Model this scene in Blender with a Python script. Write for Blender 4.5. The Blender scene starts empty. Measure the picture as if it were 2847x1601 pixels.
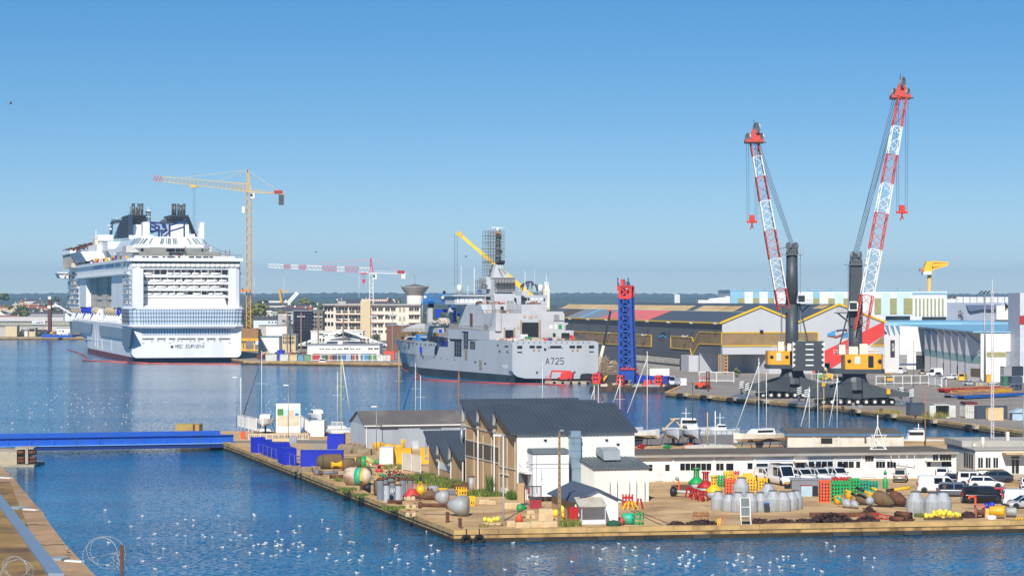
import bpy,math,random
class RR(random.Random):
 def u(s,a,b):return a+(b-a)*s.random()
from math import radians as rad
from math import sin,cos,pi,sqrt,atan2,radians
from mathutils import Vector,Matrix
RN=RR(7)
SC=bpy.context.scene
COL=SC.collection
FX,CX,HY,CZ=6631.0,1423.5,829.0,25.0
QZ=1.2
def Z(x0,y0,s):return lambda x,y:(x0+x/s,y0+y/s)
ZA=Z(130,450,3.623);ZB=Z(130,750,3.623);ZC=Z(700,680,4.14);ZD=Z(1080,620,3.15);ZE=Z(1500,750,3.623)
ZF=Z(2020,200,2.587);ZG=Z(2050,680,2.898);ZH=Z(2300,700,3.018);ZI=Z(600,950,3.623);ZJ=Z(850,1200,3.963)
ZK=Z(1180,1080,3.45);ZL=Z(1750,1050,3.22);ZM=Z(2250,1100,3.623);ZN=Z(0,1150,3.213)
ZP=Z(0,780,6.133);ZQ=Z(270,540,6.44);ZR=Z(160,640,5.573);ZS=Z(1080,880,7.244)
def gnd(p,z=QZ):
 Y=(CZ-z)*FX/(p[1]-HY);return((p[0]-CX)*Y/FX,Y)
def g3(p,z=QZ):
 x,y=gnd(p,z);return(x,y,z)
def at(p,Y):return((p[0]-CX)*Y/FX,Y,CZ-(p[1]-HY)*Y/FX)
class Fr:
 """a ground frame: origin, heading; x to its right, y away along its heading"""
 def __init__(s,ox,oy,th):
  s.o=(ox,oy);s.th=th;s.f=(-sin(th),cos(th));s.r=(cos(th),sin(th))
 @staticmethod
 def two(a,b):
  return Fr(a[0],a[1],atan2(b[1]-a[1],b[0]-a[0]))
 def _d(s,p):return((p[0]-CX)/FX,1.0,-(p[1]-HY)/FX)
 def _c(s,t,d):
  x,y=t*d[0]-s.o[0],t*d[1]-s.o[1]
  return x*s.r[0]+y*s.r[1],x*s.f[0]+y*s.f[1],CZ+t*d[2]
 def g(s,p,y=.0):
  d=s._d(p);t=(y+s.o[0]*s.f[0]+s.o[1]*s.f[1])/(d[0]*s.f[0]+d[1]*s.f[1])
  c=s._c(t,d);return c[0],c[2]
 def e(s,p,x=.0):
  d=s._d(p);t=(x+s.o[0]*s.r[0]+s.o[1]*s.r[1])/(d[0]*s.r[0]+d[1]*s.r[1])
  c=s._c(t,d);return c[1],c[2]
 def top(s,p,z=QZ):
  d=s._d(p);t=(z-CZ)/d[2];c=s._c(t,d);return c[0],c[1]
 def rf(s,m,zf,x0,y0,x1,y1,ya,yb):
  a,b=s.g(zf(x0,y1),ya),s.g(zf(x1,y0),ya);m.box(a[0],ya,a[1],b[0],yb,b[1])
 def rs(s,m,zf,x0,y0,x1,y1,xa,xb):
  a,b,c=s.e(zf(x0,y1),xa),s.e(zf(x1,y1),xa),s.e(zf(x1,y0),xa)
  m.box(min(xa,xb),b[0],b[1],max(xa,xb),a[0],c[1])
 def pf(s,m,zf,pts,ya,yb):m.ext([s.g(zf(*p),ya)for p in pts],ya,yb,'Y')
 def ps(s,m,zf,pts,xa,xb):m.ext([s.e(zf(*p),xa)for p in pts],xa,xb,'X')
 def w(s,x,y):return(s.o[0]+x*s.r[0]+y*s.f[0],s.o[1]+x*s.r[1]+y*s.f[1])
def lin(c):return tuple(((v/255.0)/12.92 if v/255.0<=.04045 else((v/255.0+.055)/1.055)**2.4)for v in c)
MATS={}
def mat(name,col,rough=.6,metal=0.,var=.12,vs=.8,dirt=None,da=.35,ds=.25,bump=0.,bs=6.,corr=None,streak=False,spec=.5,slab=0):
 """col is an sRGB triple; var a fine brightness variation; dirt a second colour mixed in by large noise; corr = (axis, period, depth)"""
 if name in MATS:return MATS[name]
 m=bpy.data.materials.new(name);MATS[name]=m;m.use_nodes=True
 nt=m.node_tree;N,L=nt.nodes,nt.links;b=N['Principled BSDF']
 b.inputs['Roughness'].default_value=rough;b.inputs['Metallic'].default_value=metal
 b.inputs['Specular IOR Level'].default_value=spec
 c=lin(col);tc=N.new('ShaderNodeTexCoord');src=tc.outputs['Object']
 if streak:
  mp=N.new('ShaderNodeMapping');mp.inputs['Scale'].default_value=(1,1,.12);L.new(src,mp.inputs[0]);src=mp.outputs[0]
 def noise(scale,det=4):
  n=N.new('ShaderNodeTexNoise');n.inputs['Scale'].default_value=scale;n.inputs['Detail'].default_value=det
  L.new(src,n.inputs['Vector']);return n
 n1=noise(vs)
 rp=N.new('ShaderNodeValToRGB');rp.color_ramp.elements[0].position=.3;rp.color_ramp.elements[1].position=.7
 rp.color_ramp.elements[0].color=tuple(max(0,x*(1-var))for x in c)+(1,)
 rp.color_ramp.elements[1].color=tuple(min(1,x*(1+var))for x in c)+(1,)
 L.new(n1.outputs['Fac'],rp.inputs[0]);out=rp.outputs[0]
 if dirt:
  n2=noise(ds,6);r2=N.new('ShaderNodeValToRGB')
  r2.color_ramp.elements[0].position=.48;r2.color_ramp.elements[1].position=.68
  r2.color_ramp.elements[0].color=(0,0,0,1);r2.color_ramp.elements[1].color=(da,da,da,1)
  L.new(n2.outputs['Fac'],r2.inputs[0]);mx=N.new('ShaderNodeMix');mx.data_type='RGBA'
  L.new(r2.outputs[0],mx.inputs[0]);L.new(out,mx.inputs[6]);mx.inputs[7].default_value=lin(dirt)+(1,);out=mx.outputs[2]
 if slab:
  bk=N.new('ShaderNodeTexBrick');bk.inputs['Scale'].default_value=1;bk.inputs['Brick Width'].default_value=slab*1.6;bk.inputs['Row Height'].default_value=slab;bk.inputs['Mortar Size'].default_value=.035
  bk.inputs['Color1'].default_value=(1,1,1,1);bk.inputs['Color2'].default_value=(.84,.83,.8,1);bk.inputs['Mortar'].default_value=(.55,.5,.45,1);L.new(tc.outputs['Object'],bk.inputs['Vector'])
  mx=N.new('ShaderNodeMix');mx.data_type='RGBA';mx.blend_type='MULTIPLY';mx.inputs[0].default_value=.7;L.new(out,mx.inputs[6]);L.new(bk.outputs[0],mx.inputs[7]);out=mx.outputs[2]
 L.new(out,b.inputs['Base Color'])
 h=None
 if bump:
  nb=noise(bs,5);h=nb.outputs['Fac'];d=bump
 if corr:
  wv=N.new('ShaderNodeTexWave');wv.wave_type='BANDS';wv.bands_direction=corr[0]
  wv.inputs['Scale'].default_value=.314/corr[1];L.new(tc.outputs['Object'],wv.inputs['Vector']);h=wv.outputs['Fac'];d=corr[2]
 if h is not None:
  bp=N.new('ShaderNodeBump');bp.inputs['Distance'].default_value=d;bp.inputs['Strength'].default_value=1
  L.new(h,bp.inputs['Height']);L.new(bp.outputs[0],b.inputs['Normal'])
 return m
class M:
 def __init__(s):s.v=[];s.f=[];s.m=[];s.sm=[];s.cur=0;s.T=None;s.pm=[]
 def P(s,pts):
  b=len(s.v)
  for p in pts:
   s.v.append(tuple(s.T@Vector(p))if s.T is not None else tuple(p))
  return b
 def F(s,idx,sm=False):s.f.append(tuple(idx));s.m.append(s.cur);s.sm.append(sm)
 def c(s,*pts):
  b=s.P(pts);s.F(range(b,b+len(pts)));return s
 def box(s,x0,y0,z0,x1,y1,z1):
  b=s.P([(x0,y0,z0),(x1,y0,z0),(x1,y1,z0),(x0,y1,z0),(x0,y0,z1),(x1,y0,z1),(x1,y1,z1),(x0,y1,z1)])
  for q in((0,3,2,1),(4,5,6,7),(0,1,5,4),(1,2,6,5),(2,3,7,6),(3,0,4,7)):s.F([b+i for i in q])
  return s
 def cb(s,c,d):
  return s.box(c[0]-d[0]/2,c[1]-d[1]/2,c[2]-d[2]/2,c[0]+d[0]/2,c[1]+d[1]/2,c[2]+d[2]/2)
 def bar(s,p,q,w,h=None):
  p,q=Vector(p),Vector(q);d=q-p
  if d.length<1e-6:return s
  d.normalize();a=d.cross(Vector((0,0,1)))
  if a.length<1e-3:a=Vector((1,0,0))
  a.normalize();c=a.cross(d);a=a*(w/2);c=c*((h or w)/2)
  b=s.P([p-a-c,p+a-c,p+a+c,p-a+c,q-a-c,q+a-c,q+a+c,q-a+c])
  for f in((0,3,2,1),(4,5,6,7),(0,1,5,4),(1,2,6,5),(2,3,7,6),(3,0,4,7)):s.F([b+i for i in f])
  return s
 def cyl(s,p,q,r,r2=None,n=12,caps=True,sm=True):
  p,q=Vector(p),Vector(q);r2=r if r2 is None else r2;d=(q-p).normalized()
  a=d.cross(Vector((0,0,1)))
  if a.length<1e-3:a=Vector((1,0,0))
  a.normalize();c=a.cross(d);pts=[]
  for o,rr in((p,r),(q,r2)):
   for i in range(n):
    t=2*pi*i/n;pts.append(o+a*(rr*cos(t))+c*(rr*sin(t)))
  b=s.P(pts)
  for i in range(n):
   j=(i+1)%n;s.F((b+i,b+j,b+n+j,b+n+i),sm)
  if caps:s.F(range(b+n-1,b-1,-1));s.F(range(b+n,b+2*n))
  return s
 def rev(s,prof,c=(0,0,0),n=16,ax='Z',sm=True,a0=0.,a1=2*pi,caps=True):
  """profile of (radius, height) turned about an axis through c"""
  full=abs(a1-a0-2*pi)<1e-6;k=n if full else n+1;pts=[]
  for r,h in prof:
   for i in range(k):
    t=a0+(a1-a0)*i/n;x,y=r*cos(t),r*sin(t)
    q=(x,y,h)if ax=='Z' else((h,x,y)if ax=='X' else(x,h,y))
    pts.append((q[0]+c[0],q[1]+c[1],q[2]+c[2]))
  b=s.P(pts)
  for j in range(len(prof)-1):
   for i in range(n):
    i2=(i+1)%k;s.F((b+j*k+i,b+j*k+i2,b+(j+1)*k+i2,b+(j+1)*k+i),sm)
  if caps and full:
   if prof[0][0]>1e-4:s.F([b+i for i in range(k-1,-1,-1)])
   if prof[-1][0]>1e-4:s.F([b+(len(prof)-1)*k+i for i in range(k)])
  return s
 def ext(s,poly,a,b_,ax='Y'):
  """polygon given in the two other axes, extruded along ax from a to b_"""
  def q(p,t):return(p[0],t,p[1])if ax=='Y' else((t,p[0],p[1])if ax=='X' else(p[0],p[1],t))
  n=len(poly);b=s.P([q(p,a)for p in poly]+[q(p,b_)for p in poly])
  s.F(range(b+n-1,b-1,-1));s.F(range(b+n,b+2*n))
  for i in range(n):
   j=(i+1)%n;s.F((b+i,b+j,b+n+j,b+n+i))
  return s
 def loft(s,rings,sm=False,close=True,caps=True):
  n=len(rings[0]);b=s.P([p for r in rings for p in r])
  for j in range(len(rings)-1):
   for i in range(n if close else n-1):
    k=(i+1)%n;s.F((b+j*n+i,b+j*n+k,b+(j+1)*n+k,b+(j+1)*n+i),sm)
  if caps and close:
   s.F(range(b+n-1,b-1,-1));e=b+(len(rings)-1)*n;s.F(range(e,e+n))
  return s
 def tube(s,path,r,n=6,sm=True):
  for p,q in zip(path,path[1:]):s.cyl(p,q,r,n=n,caps=True,sm=sm)
  return s
 def sph(s,c,r,n=12,k=8,sz=1.,sm=True):
  return s.rev([(r*sin(pi*i/k),-r*cos(pi*i/k)*sz)for i in range(k+1)],c,n,sm=sm,caps=False)
 def nx(s):s.pm.append(len(s.f));return s
 def y(s,name,mats,parent=None,loc=(0,0,0),rz=0.):
  """one object per piece: per mark, or per connected island"""
  n=len(s.f)
  if s.pm:
   st=sorted(set([0]+s.pm+[n]));gr=[list(range(a,b))for a,b in zip(st,st[1:])]
  else:
   par=list(range(len(s.v)))
   def fd(i):
    while par[i]!=i:par[i]=par[par[i]];i=par[i]
    return i
   for f in s.f:
    for q in f[1:]:par[fd(q)]=fd(f[0])
   g={}
   for i,f in enumerate(s.f):g.setdefault(fd(f[0]),[]).append(i)
   gr=list(g.values())
  gr=[g for g in gr if g];rest=[]
  if len(gr)>100:rest=[i for g in gr[100:]for i in g];gr=gr[:100]
  out=[]
  for fi in gr+([rest]if rest else[]):
   q=M();mp={}
   for i in fi:
    for k in s.f[i]:
     if k not in mp:mp[k]=len(q.v);q.v.append(s.v[k])
    q.f.append(tuple(mp[k]for k in s.f[i]));q.m.append(s.m[i]);q.sm.append(s.sm[i])
   o=q.b(name,mats,parent,loc,rz);out.append(o)
   if fi is rest:o['kind']='stuff'
  return out
 def b(s,name,mats,parent=None,loc=(0,0,0),rz=0.):
  me=bpy.data.meshes.new(name);me.from_pydata(s.v,[],s.f)
  mats=mats if isinstance(mats,(list,tuple))else[mats]
  for m in mats:me.materials.append(m)
  me.polygons.foreach_set('material_index',s.m);me.polygons.foreach_set('use_smooth',s.sm);me.update()
  o=bpy.data.objects.new(name,me);COL.objects.link(o);o.parent=parent
  o.location=loc;o.rotation_euler=(0,0,rz)
  return o
def tag(o,label=None,cat=None,group=None,kind=None):
 if label:o['label']=label
 if cat:o['category']=cat
 if group:o['group']=group
 if kind:o['kind']=kind
 return o
def thing(name,label,cat,loc=(0,0,0),rz=0.,group=None):
 o=bpy.data.objects.new(name,None);COL.objects.link(o);o.location=loc;o.rotation_euler=(0,0,rz)
 o.empty_display_size=.1
 return tag(o,label,cat,group)
KIDS={}
def kids(o):
 return[c for c in COL.objects if c.parent==o]
def protos(root):
 """flatten a finished thing once so that copies need no scan"""
 return(root,[(c,[g for g in kids(c)])for c in kids(root)])
def dup(pr,loc,rz=0.,label=None,scale=None):
 root,ch=pr;r=root.copy();COL.objects.link(r);r.location=loc;r.rotation_euler=(0,0,rz)
 if scale:r.scale=(scale,)*3 if not isinstance(scale,tuple)else scale
 if label:r['label']=label
 for c,gs in ch:
  k=c.copy();COL.objects.link(k);k.parent=r
  for g in gs:
   q=g.copy();COL.objects.link(q);q.parent=k
 return r
def ffr(fr,name,label,cat,group=None):
 return thing(name,label,cat,(fr.o[0],fr.o[1],0),fr.th,group)
GL={'A':['0,0 2,6 4,0','.8,2 3.2,2'],'B':['0,0 0,6 3,6 4,5.3 4,3.8 3,3 0,3','3,3 4,2.2 4,.8 3,0 0,0'],'C':['4,5 3,6 1,6 0,5 0,1 1,0 3,0 4,1'],'D':['0,0 0,6 2.5,6 4,4.5 4,1.5 2.5,0 0,0'],'E':['4,6 0,6 0,0 4,0','0,3 3,3'],'I':['2,0 2,6'],'M':['0,0 0,6 2,2 4,6 4,0'],'P':['0,0 0,6 3,6 4,5 4,4 3,3 0,3'],'R':['0,0 0,6 3,6 4,5 4,4 3,3 0,3','2,3 4,0'],'S':['4,5 3,6 1,6 0,5 0,4 4,2 4,1 3,0 1,0 0,1'],'U':['0,6 0,1 1,0 3,0 4,1 4,6'],'L':['0,6 0,0 4,0'],'2':['0,5 1,6 3,6 4,5 4,4 0,0 4,0'],'5':['4,6 0,6 0,3.4 3,3.4 4,2.6 4,1 3,0 0,0'],'7':['0,6 4,6 1.5,0'],'6':['4,5 3,6 1,6 0,5 0,1 1,0 3,0 4,1 4,2.4 3,3.2 0,3'],'0':['1,0 0,1 0,5 1,6 3,6 4,5 4,1 3,0 1,0'],'V':['0,6 2,0 4,6'],'1':['1,5 2,6 2,0'],'O':['1,0 0,1 0,5 1,6 3,6 4,5 4,1 3,0 1,0'],'N':['0,0 0,6 4,0 4,6']}
def letters(m,text,x,z,h,y=0.,w=None,gap=.35,st=.13,slant=0.,d=.03):
 """strokes standing in the x-z plane, facing -y"""
 w=w or h*.6
 for ch in text:
  if ch!=' ':
   for stx in GL[ch]:
    pts=[tuple(map(float,q.split(',')))for q in stx.split()]
    pts=[(x+p[0]/4*w+slant*p[1]/6*h,y,z+p[1]/6*h)for p in pts]
    for p,q in zip(pts,pts[1:]):m.bar(p,q,h*st,d)if abs(p[0]-q[0])<1e-6 and False else m.bar(p,q,d,h*st)
  x+=w*(1+gap)
 return x
white=mat('white paint',(226,226,222),.5,var=.05,dirt=(190,186,176),da=.25)
cream=mat('cream paint',(222,214,196),.6,var=.06)
black=mat('black',(26,27,29),.6,var=.2)
rubber=mat('rubber',(22,22,23),.8,var=.25,vs=3)
glass=mat('dark glass',(24,30,38),.08,var=.3,vs=.3,spec=.8)
steel=mat('galvanised steel',(150,154,156),.45,.5,var=.15)
concrete=mat('concrete',(176,164,142),.9,var=.12,vs=.6,dirt=(110,98,80),da=.5,ds=.35,bump=.02)
rustm=mat('rusty steel',(104,64,42),.85,var=.35,vs=2.5,dirt=(60,40,32),da=.8,ds=1.5,bump=.02,bs=8)
yellow=mat('yellow paint',(232,176,20),.5,var=.08,dirt=(150,110,40),da=.4,ds=.5)
redp=mat('red paint',(178,30,32),.5,var=.1,dirt=(130,40,30),da=.4,ds=.5)
orange=mat('orange paint',(226,84,40),.5,var=.1)
greenp=mat('green paint',(30,150,84),.5,var=.12,dirt=(40,96,60),da=.4,ds=.6)
bluep=mat('blue paint',(26,50,176),.45,var=.12)
greyp=mat('grey paint',(150,152,154),.6,var=.08,dirt=(120,118,112),da=.35,ds=.6)
leafm=[mat('foliage '+n,c,.8,var=.35,vs=1.5)for n,c in(('dark',(52,66,34)),('mid',(78,90,40)),('light',(112,116,52)))]
cam=bpy.data.cameras.new('camera');co=bpy.data.objects.new('camera',cam);COL.objects.link(co);SC.camera=co
co.location=(0,0,CZ);co.rotation_euler=(pi/2,0,0)
cam.sensor_width=36;cam.lens=FX/2847*36;cam.shift_y=(HY-800.5)/2847;cam.clip_start=1;cam.clip_end=60000
SUN_EL,SUN_AZ=rad(38),rad(-9)
sd=Vector((sin(SUN_AZ)*cos(SUN_EL),-cos(SUN_AZ)*cos(SUN_EL),sin(SUN_EL)))
sl=bpy.data.lights.new('sun','SUN');sl.energy=4.8;sl.angle=rad(.5);sl.color=(1,.945,.86)
so=bpy.data.objects.new('sun',sl);COL.objects.link(so);so.rotation_euler=sd.to_track_quat('Z','Y').to_euler()
wd=bpy.data.worlds.new('World');SC.world=wd;wd.use_nodes=True
nt=wd.node_tree;sk=nt.nodes.new('ShaderNodeTexSky');sk.sky_type='NISHITA';sk.sun_disc=False
sk.sun_elevation=SUN_EL;sk.sun_rotation=atan2(sd.x,sd.y);sk.air_density=.5;sk.dust_density=0.;sk.ozone_density=1.4
hs=nt.nodes.new('ShaderNodeHueSaturation');hs.inputs['Saturation'].default_value=1.7;gm_=nt.nodes.new('ShaderNodeGamma');gm_.inputs[1].default_value=.7
nt.links.new(sk.outputs[0],gm_.inputs[0]);nt.links.new(gm_.outputs[0],hs.inputs['Color']);nt.links.new(hs.outputs[0],nt.nodes['Background'].inputs[0]);nt.nodes['Background'].inputs[1].default_value=.15
vs=SC.view_settings;vs.view_transform='Standard';vs.look='None';vs.exposure=.22;vs.gamma=1
SC.cycles.use_denoising=True;SC.cycles.max_bounces=6;SC.cycles.volume_bounces=0
SC.cycles.sample_clamp_indirect=6
wm=bpy.data.materials.new('harbour water');wm.use_nodes=True
N,L=wm.node_tree.nodes,wm.node_tree.links;b=N['Principled BSDF']
b.inputs['Roughness'].default_value=.12;b.inputs['IOR'].default_value=1.18
tc=N.new('ShaderNodeTexCoord')
def wnoise(scale,sx,sy,det):
 mp=N.new('ShaderNodeMapping');mp.inputs['Scale'].default_value=(sx,sy,1);L.new(tc.outputs['Object'],mp.inputs[0])
 n=N.new('ShaderNodeTexNoise');n.inputs['Scale'].default_value=scale;n.inputs['Detail'].default_value=det
 L.new(mp.outputs[0],n.inputs[0]);return n
n1=wnoise(2.2,1,1.25,4);n2=wnoise(.012,.35,1.6,3);n3=wnoise(.05,.4,1.5,3)
def vmath(op,a,b_):
 n=N.new('ShaderNodeVectorMath');n.operation=op
 for i,q in enumerate((a,b_)):
  if isinstance(q,tuple):n.inputs[i].default_value=q
  elif q is not None:L.new(q,n.inputs[i])
 return n.outputs[0]
def smath(op,a,b_):
 n=N.new('ShaderNodeMath');n.operation=op
 for i,q in enumerate((a,b_)):
  if isinstance(q,(int,float)):n.inputs[i].default_value=q
  else:L.new(q,n.inputs[i])
 return n.outputs[0]
rp=N.new('ShaderNodeValToRGB');rp.color_ramp.elements[0].position=.42;rp.color_ramp.elements[1].position=.6
rp.color_ramp.elements[0].color=(.5,.5,.5,1);rp.color_ramp.elements[1].color=(1,1,1,1)
L.new(n2.outputs['Fac'],rp.inputs[0])
amp=smath('MULTIPLY',rp.outputs[0],1.0)
v=vmath('SUBTRACT',n1.outputs['Color'],(.5,.5,.5));sc_=N.new('ShaderNodeVectorMath');sc_.operation='SCALE'
L.new(v,sc_.inputs[0]);L.new(amp,sc_.inputs['Scale'])
v=vmath('MULTIPLY',sc_.outputs[0],(.5,.75,0));v=vmath('ADD',v,(0,0,1));v=vmath('NORMALIZE',v,None)
L.new(v,b.inputs['Normal'])
r2=N.new('ShaderNodeValToRGB');r2.color_ramp.elements[0].color=(.0005,.075,.17,1);r2.color_ramp.elements[1].color=(.001,.115,.24,1)
r2.color_ramp.elements[0].position=.4;r2.color_ramp.elements[1].position=.6
L.new(n3.outputs['Fac'],r2.inputs[0]);L.new(r2.outputs[0],b.inputs['Base Color'])
m=M();m.c((-2500,-20,0),(2500,-20,0),(2500,2600,0),(-2500,2600,0));tag(m.b('water',wm),kind='structure')
EU=Fr(-127.3,931.7,rad(15.5))
BRTH=rad(21.5)
_a=(.2,706.)
BR=Fr(_a[0]+13.9*cos(BRTH),_a[1]+13.9*sin(BRTH),BRTH)
def walls(m,poly,z0,z1,close=True):
 n=len(poly)
 for i in range(n if close else n-1):
  p,q=poly[i],poly[(i+1)%n];m.c((p[0],p[1],z0),(q[0],q[1],z0),(q[0],q[1],z1),(p[0],p[1],z1))
quaytop=mat('quay paving',(204,170,122),.95,var=.12,vs=.4,dirt=(150,114,74),da=.75,ds=.16,bump=.015,bs=3,slab=4.)
quaywall=mat('quay wall stone',(186,148,92),.9,var=.2,vs=.8,streak=True,dirt=(92,70,42),da=.85,ds=.6,bump=.05,bs=2)
algae=mat('tide line',(52,44,30),.8,var=.3,vs=1.2)
asphalt=mat('harbour asphalt',(148,138,128),.95,var=.1,vs=.15,dirt=(122,112,102),da=.5,ds=.04,bump=.01,bs=4)
kerb=mat('quay edge stone',(196,160,104),.9,var=.2,vs=.6,dirt=(120,92,60),da=.6,ds=.4,bump=.03,bs=2)
def land(name,poly,topm,edge=None,z=QZ,ew=1.1,ez=.16):
 """land sheet with quay walls along the listed edge polyline (indices)"""
 m=M();m.c(*[(p[0],p[1],z)for p in poly]);n=len(poly)
 if edge:
  e=[poly[i%n]for i in edge]
  m.cur=1;walls(m,e,.45,z,False);m.cur=2;walls(m,[(p[0],p[1])for p in e],-1.5,.45,False)
  m.cur=3;offs=[]
  for i,p in enumerate(e):
   dirs=[]
   for a,b_ in((i-1,i),(i,i+1)):
    if a>=0 and b_<len(e):
     d=Vector((e[b_][0]-e[a][0],e[b_][1]-e[a][1])).normalized();dirs.append(Vector((-d.y,d.x)))
   nrm=sum(dirs,Vector((0,0))).normalized();k=max(.4,nrm.dot(dirs[0]));offs.append((p[0]+nrm.x*ew/k,p[1]+nrm.y*ew/k))
  for i in range(len(e)-1):
   a,b_,c,d=e[i],e[i+1],offs[i+1],offs[i]
   L_=sqrt((a[0]-b_[0])**2+(a[1]-b_[1])**2);k=max(1,int(L_/4.5))
   for j in range(k):
    g=.02/(L_/k)
    t0,t1=(j+g)/k,(j+1-g)/k
    o=.05*RN.random()
    q=[(a[0]+(b_[0]-a[0])*t,a[1]+(b_[1]-a[1])*t)for t in(t0,t1)]+[(d[0]+(c[0]-d[0])*t,d[1]+(c[1]-d[1])*t)for t in(t1,t0)]
    nn=Vector((-(b_[1]-a[1]),b_[0]-a[0])).normalized()*-.12
    q[0]=(q[0][0]+nn.x,q[0][1]+nn.y);q[1]=(q[1][0]+nn.x,q[1][1]+nn.y)
    m.ext([p for p in q],z-.35,z+ez-o,'Z')
 return tag(m.b(name,[topm,quaywall,algae,kerb]),kind='structure')
A0=gnd((500,1196));A1=gnd((638,1236));A2=gnd((1262,1476));A3=gnd((2847,1449))
A4=(A3[0]+(A3[0]-A2[0])*.5,A3[1]+(A3[1]-A2[1])*.5)
far_y=gnd((0,1196))[1]
island=[(A0[0],far_y),A1,A2,A4,(A4[0],far_y-20),(60,far_y-22)]
land('island_quay_ground',island,quaytop,(0,1,2,3))
C0=gnd((2990,1220));C1=gnd((2300,1128));C2=gnd((1850,1090))
BF=Fr(20.97,640.,rad(-15));C3=BF.w(20.8,23.5);C3b=BF.w(1,24.5)
C4=BR.w(19,2);C5=BR.w(18,155)
T1=gnd((1180,1011));T0=gnd((678,1004));T2=EU.w(25,340);FS=1440
port=[C0,C1,C2,C3,C3b,C4,C5,T1,T0,T2,(T2[0],FS),(-1500,FS+40),(-1500,2590),(1500,2590),(600,500),(C0[0]+150,C0[1]-40)]
port=list(reversed(port))
n_=len(port)
land('harbour_ground',port,asphalt,tuple(range(4,n_)))
gm=mat('distant fields',(96,104,66),.95,var=.3,vs=.004,dirt=(60,74,50),da=.8,ds=.002)
m=M();m.c((-9000,1500,.9),(9000,1500,.9),(9000,13000,.9),(-9000,13000,.9));tag(m.b('plain_ground',gm),kind='structure')
hm=mat('wooded hills',(64,82,60),.95,var=.35,vs=.02,dirt=(92,98,60),da=.5,ds=.004)
for k,(Y,hgt,sd_)in enumerate(((4200,16,3),(5600,30,11),(8200,46,23))):
 r=RR(sd_);rows=[];nx=640;W=Y*.32
 ph=[(r.random()*6.3,r.random()*.006+.0012,r.random())for _ in range(7)]
 for j in range(6):
  row=[]
  for i in range(nx+1):
   x=-W+2*W*i/nx
   big=sum(a*sin(x*f+p)for p,f,a in ph)/3.2
   env=[0,.55,.85,1,.8,.3][j]
   h=env*hgt*(.86+.09*big)+(r.random()*.13*hgt if 0<j<5 else 0)
   row.append((x,Y+j*160,max(.5,h)))
  rows.append(row)
 mm=M();mm.loft(rows,close=False,caps=False,sm=False)
 tag(mm.b('hills',hm),kind='structure')
def blob(m,c,r,sz,rnd):
 t=(1+5**.5)/2;V=[(-1,t,0),(1,t,0),(-1,-t,0),(1,-t,0),(0,-1,t),(0,1,t),(0,-1,-t),(0,1,-t),(t,0,-1),(t,0,1),(-t,0,-1),(-t,0,1)]
 b=m.P([(c[0]+x/1.9*r*rnd.u(.75,1.2),c[1]+y/1.9*r*rnd.u(.75,1.2),c[2]+z/1.9*r*sz*rnd.u(.75,1.2))for x,y,z in V])
 for f in((0,11,5),(0,5,1),(0,1,7),(0,7,10),(0,10,11),(1,5,9),(5,11,4),(11,10,2),(10,7,6),(7,1,8),(3,9,4),(3,4,2),(3,2,6),(3,6,8),(3,8,9),(4,9,5),(2,4,11),(6,2,10),(8,6,7),(9,8,1)):m.F([b+i for i in f])
m=M();r=RR(77)
for i in range(5200):
 Y=1900+(r.random()**1.4)*5200;X=r.u(-.26,.26)*Y;m.cur=r.choice((0,0,0,1,1,2));h=r.u(4,9)*(1+Y/9000)
 clump=sin(X*.004+Y*.0023)+sin(X*.0017-Y*.001+2)
 if clump<-.5 and r.random()<.7:continue
 blob(m,(X,Y,h*.5),h,.8,r)
tag(m.b('woodland',leafm),kind='stuff')
m=M();m.box(-3900,-60,-2.6,3900,10400,150)
hz=bpy.data.materials.new('haze air');hz.use_nodes=True;N2=hz.node_tree.nodes;N2.remove(N2['Principled BSDF'])
pv=N2.new('ShaderNodeVolumePrincipled');pv.inputs['Color'].default_value=(.42,.68,1,1);pv.inputs['Density'].default_value=.0001;pv.inputs['Anisotropy'].default_value=0.
hz.node_tree.links.new(pv.outputs[0],N2['Material Output'].inputs['Volume'])
ho=m.b('haze',hz);tag(ho,kind='stuff')
hullw=mat('ship white',(232,234,236),.35,var=.03,streak=True,dirt=(188,190,190),da=.3,ds=.12)
sheetg=mat('grey plastic sheeting',(120,140,156),.35,var=.12,vs=.3,streak=True)
tarp=mat('beige tarpaulin',(206,192,172),.8,var=.1,vs=.25,bump=.12,bs=.5,dirt=(178,160,140),da=.5,ds=.15)
navy=mat('navy boot paint',(22,28,52),.5,var=.15)
bootred=mat('red boot paint',(118,44,48),.6,var=.15,vs=.2,streak=True)
cladw=mat('cabin wall cream',(214,200,184),.7,var=.06,dirt=(206,170,150),da=.6,ds=.1)
loungeg=mat('lounge glass',(196,214,232),.12,var=.08,vs=.12,spec=.9)  # reflected sky is put into the pale base colour
funnelb=mat('funnel dark blue',(52,66,88),.4,var=.1)
stackm=mat('exhaust pipe',(86,88,84),.4,.4,var=.15)
steelb=mat('dark blue steel',(28,44,104),.5,var=.1)
cs=ffr(EU,'cruise_ship','huge white cruise ship under fitting out, seen from its stern','cruise ship')
m=M();rings=[]
for y,bw,bd in((0,20.6,21.5),(8,21.3,21.5),(60,21.5,21.5),(150,21.4,21.5),(180,21,21.5),(215,17.5,21.5),(245,13.5,21),(275,9,19),(300,5,14),(318,1.8,8),(331,.2,.4)):
 rings.append([(-bd,y,14),(-(bd+bw)/2-.2*(bd-bw),y,8),(-bw,y,2.2),(-bw*.995,y,-2),(bw*.995,y,-2),(bw,y,2.2),((bd+bw)/2,y,8),(bd,y,14)])
nr=len(rings)
for i in range(nr-1):
 for k in range(8):
  k2=(k+1)%8;m.cur=1 if k in(2,4)and i>0 else(2 if k in(2,3,4)else 0)
  if k==7:m.cur=0
  m.c(rings[i][k],rings[i][k2],rings[i+1][k2],rings[i+1][k])
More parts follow.
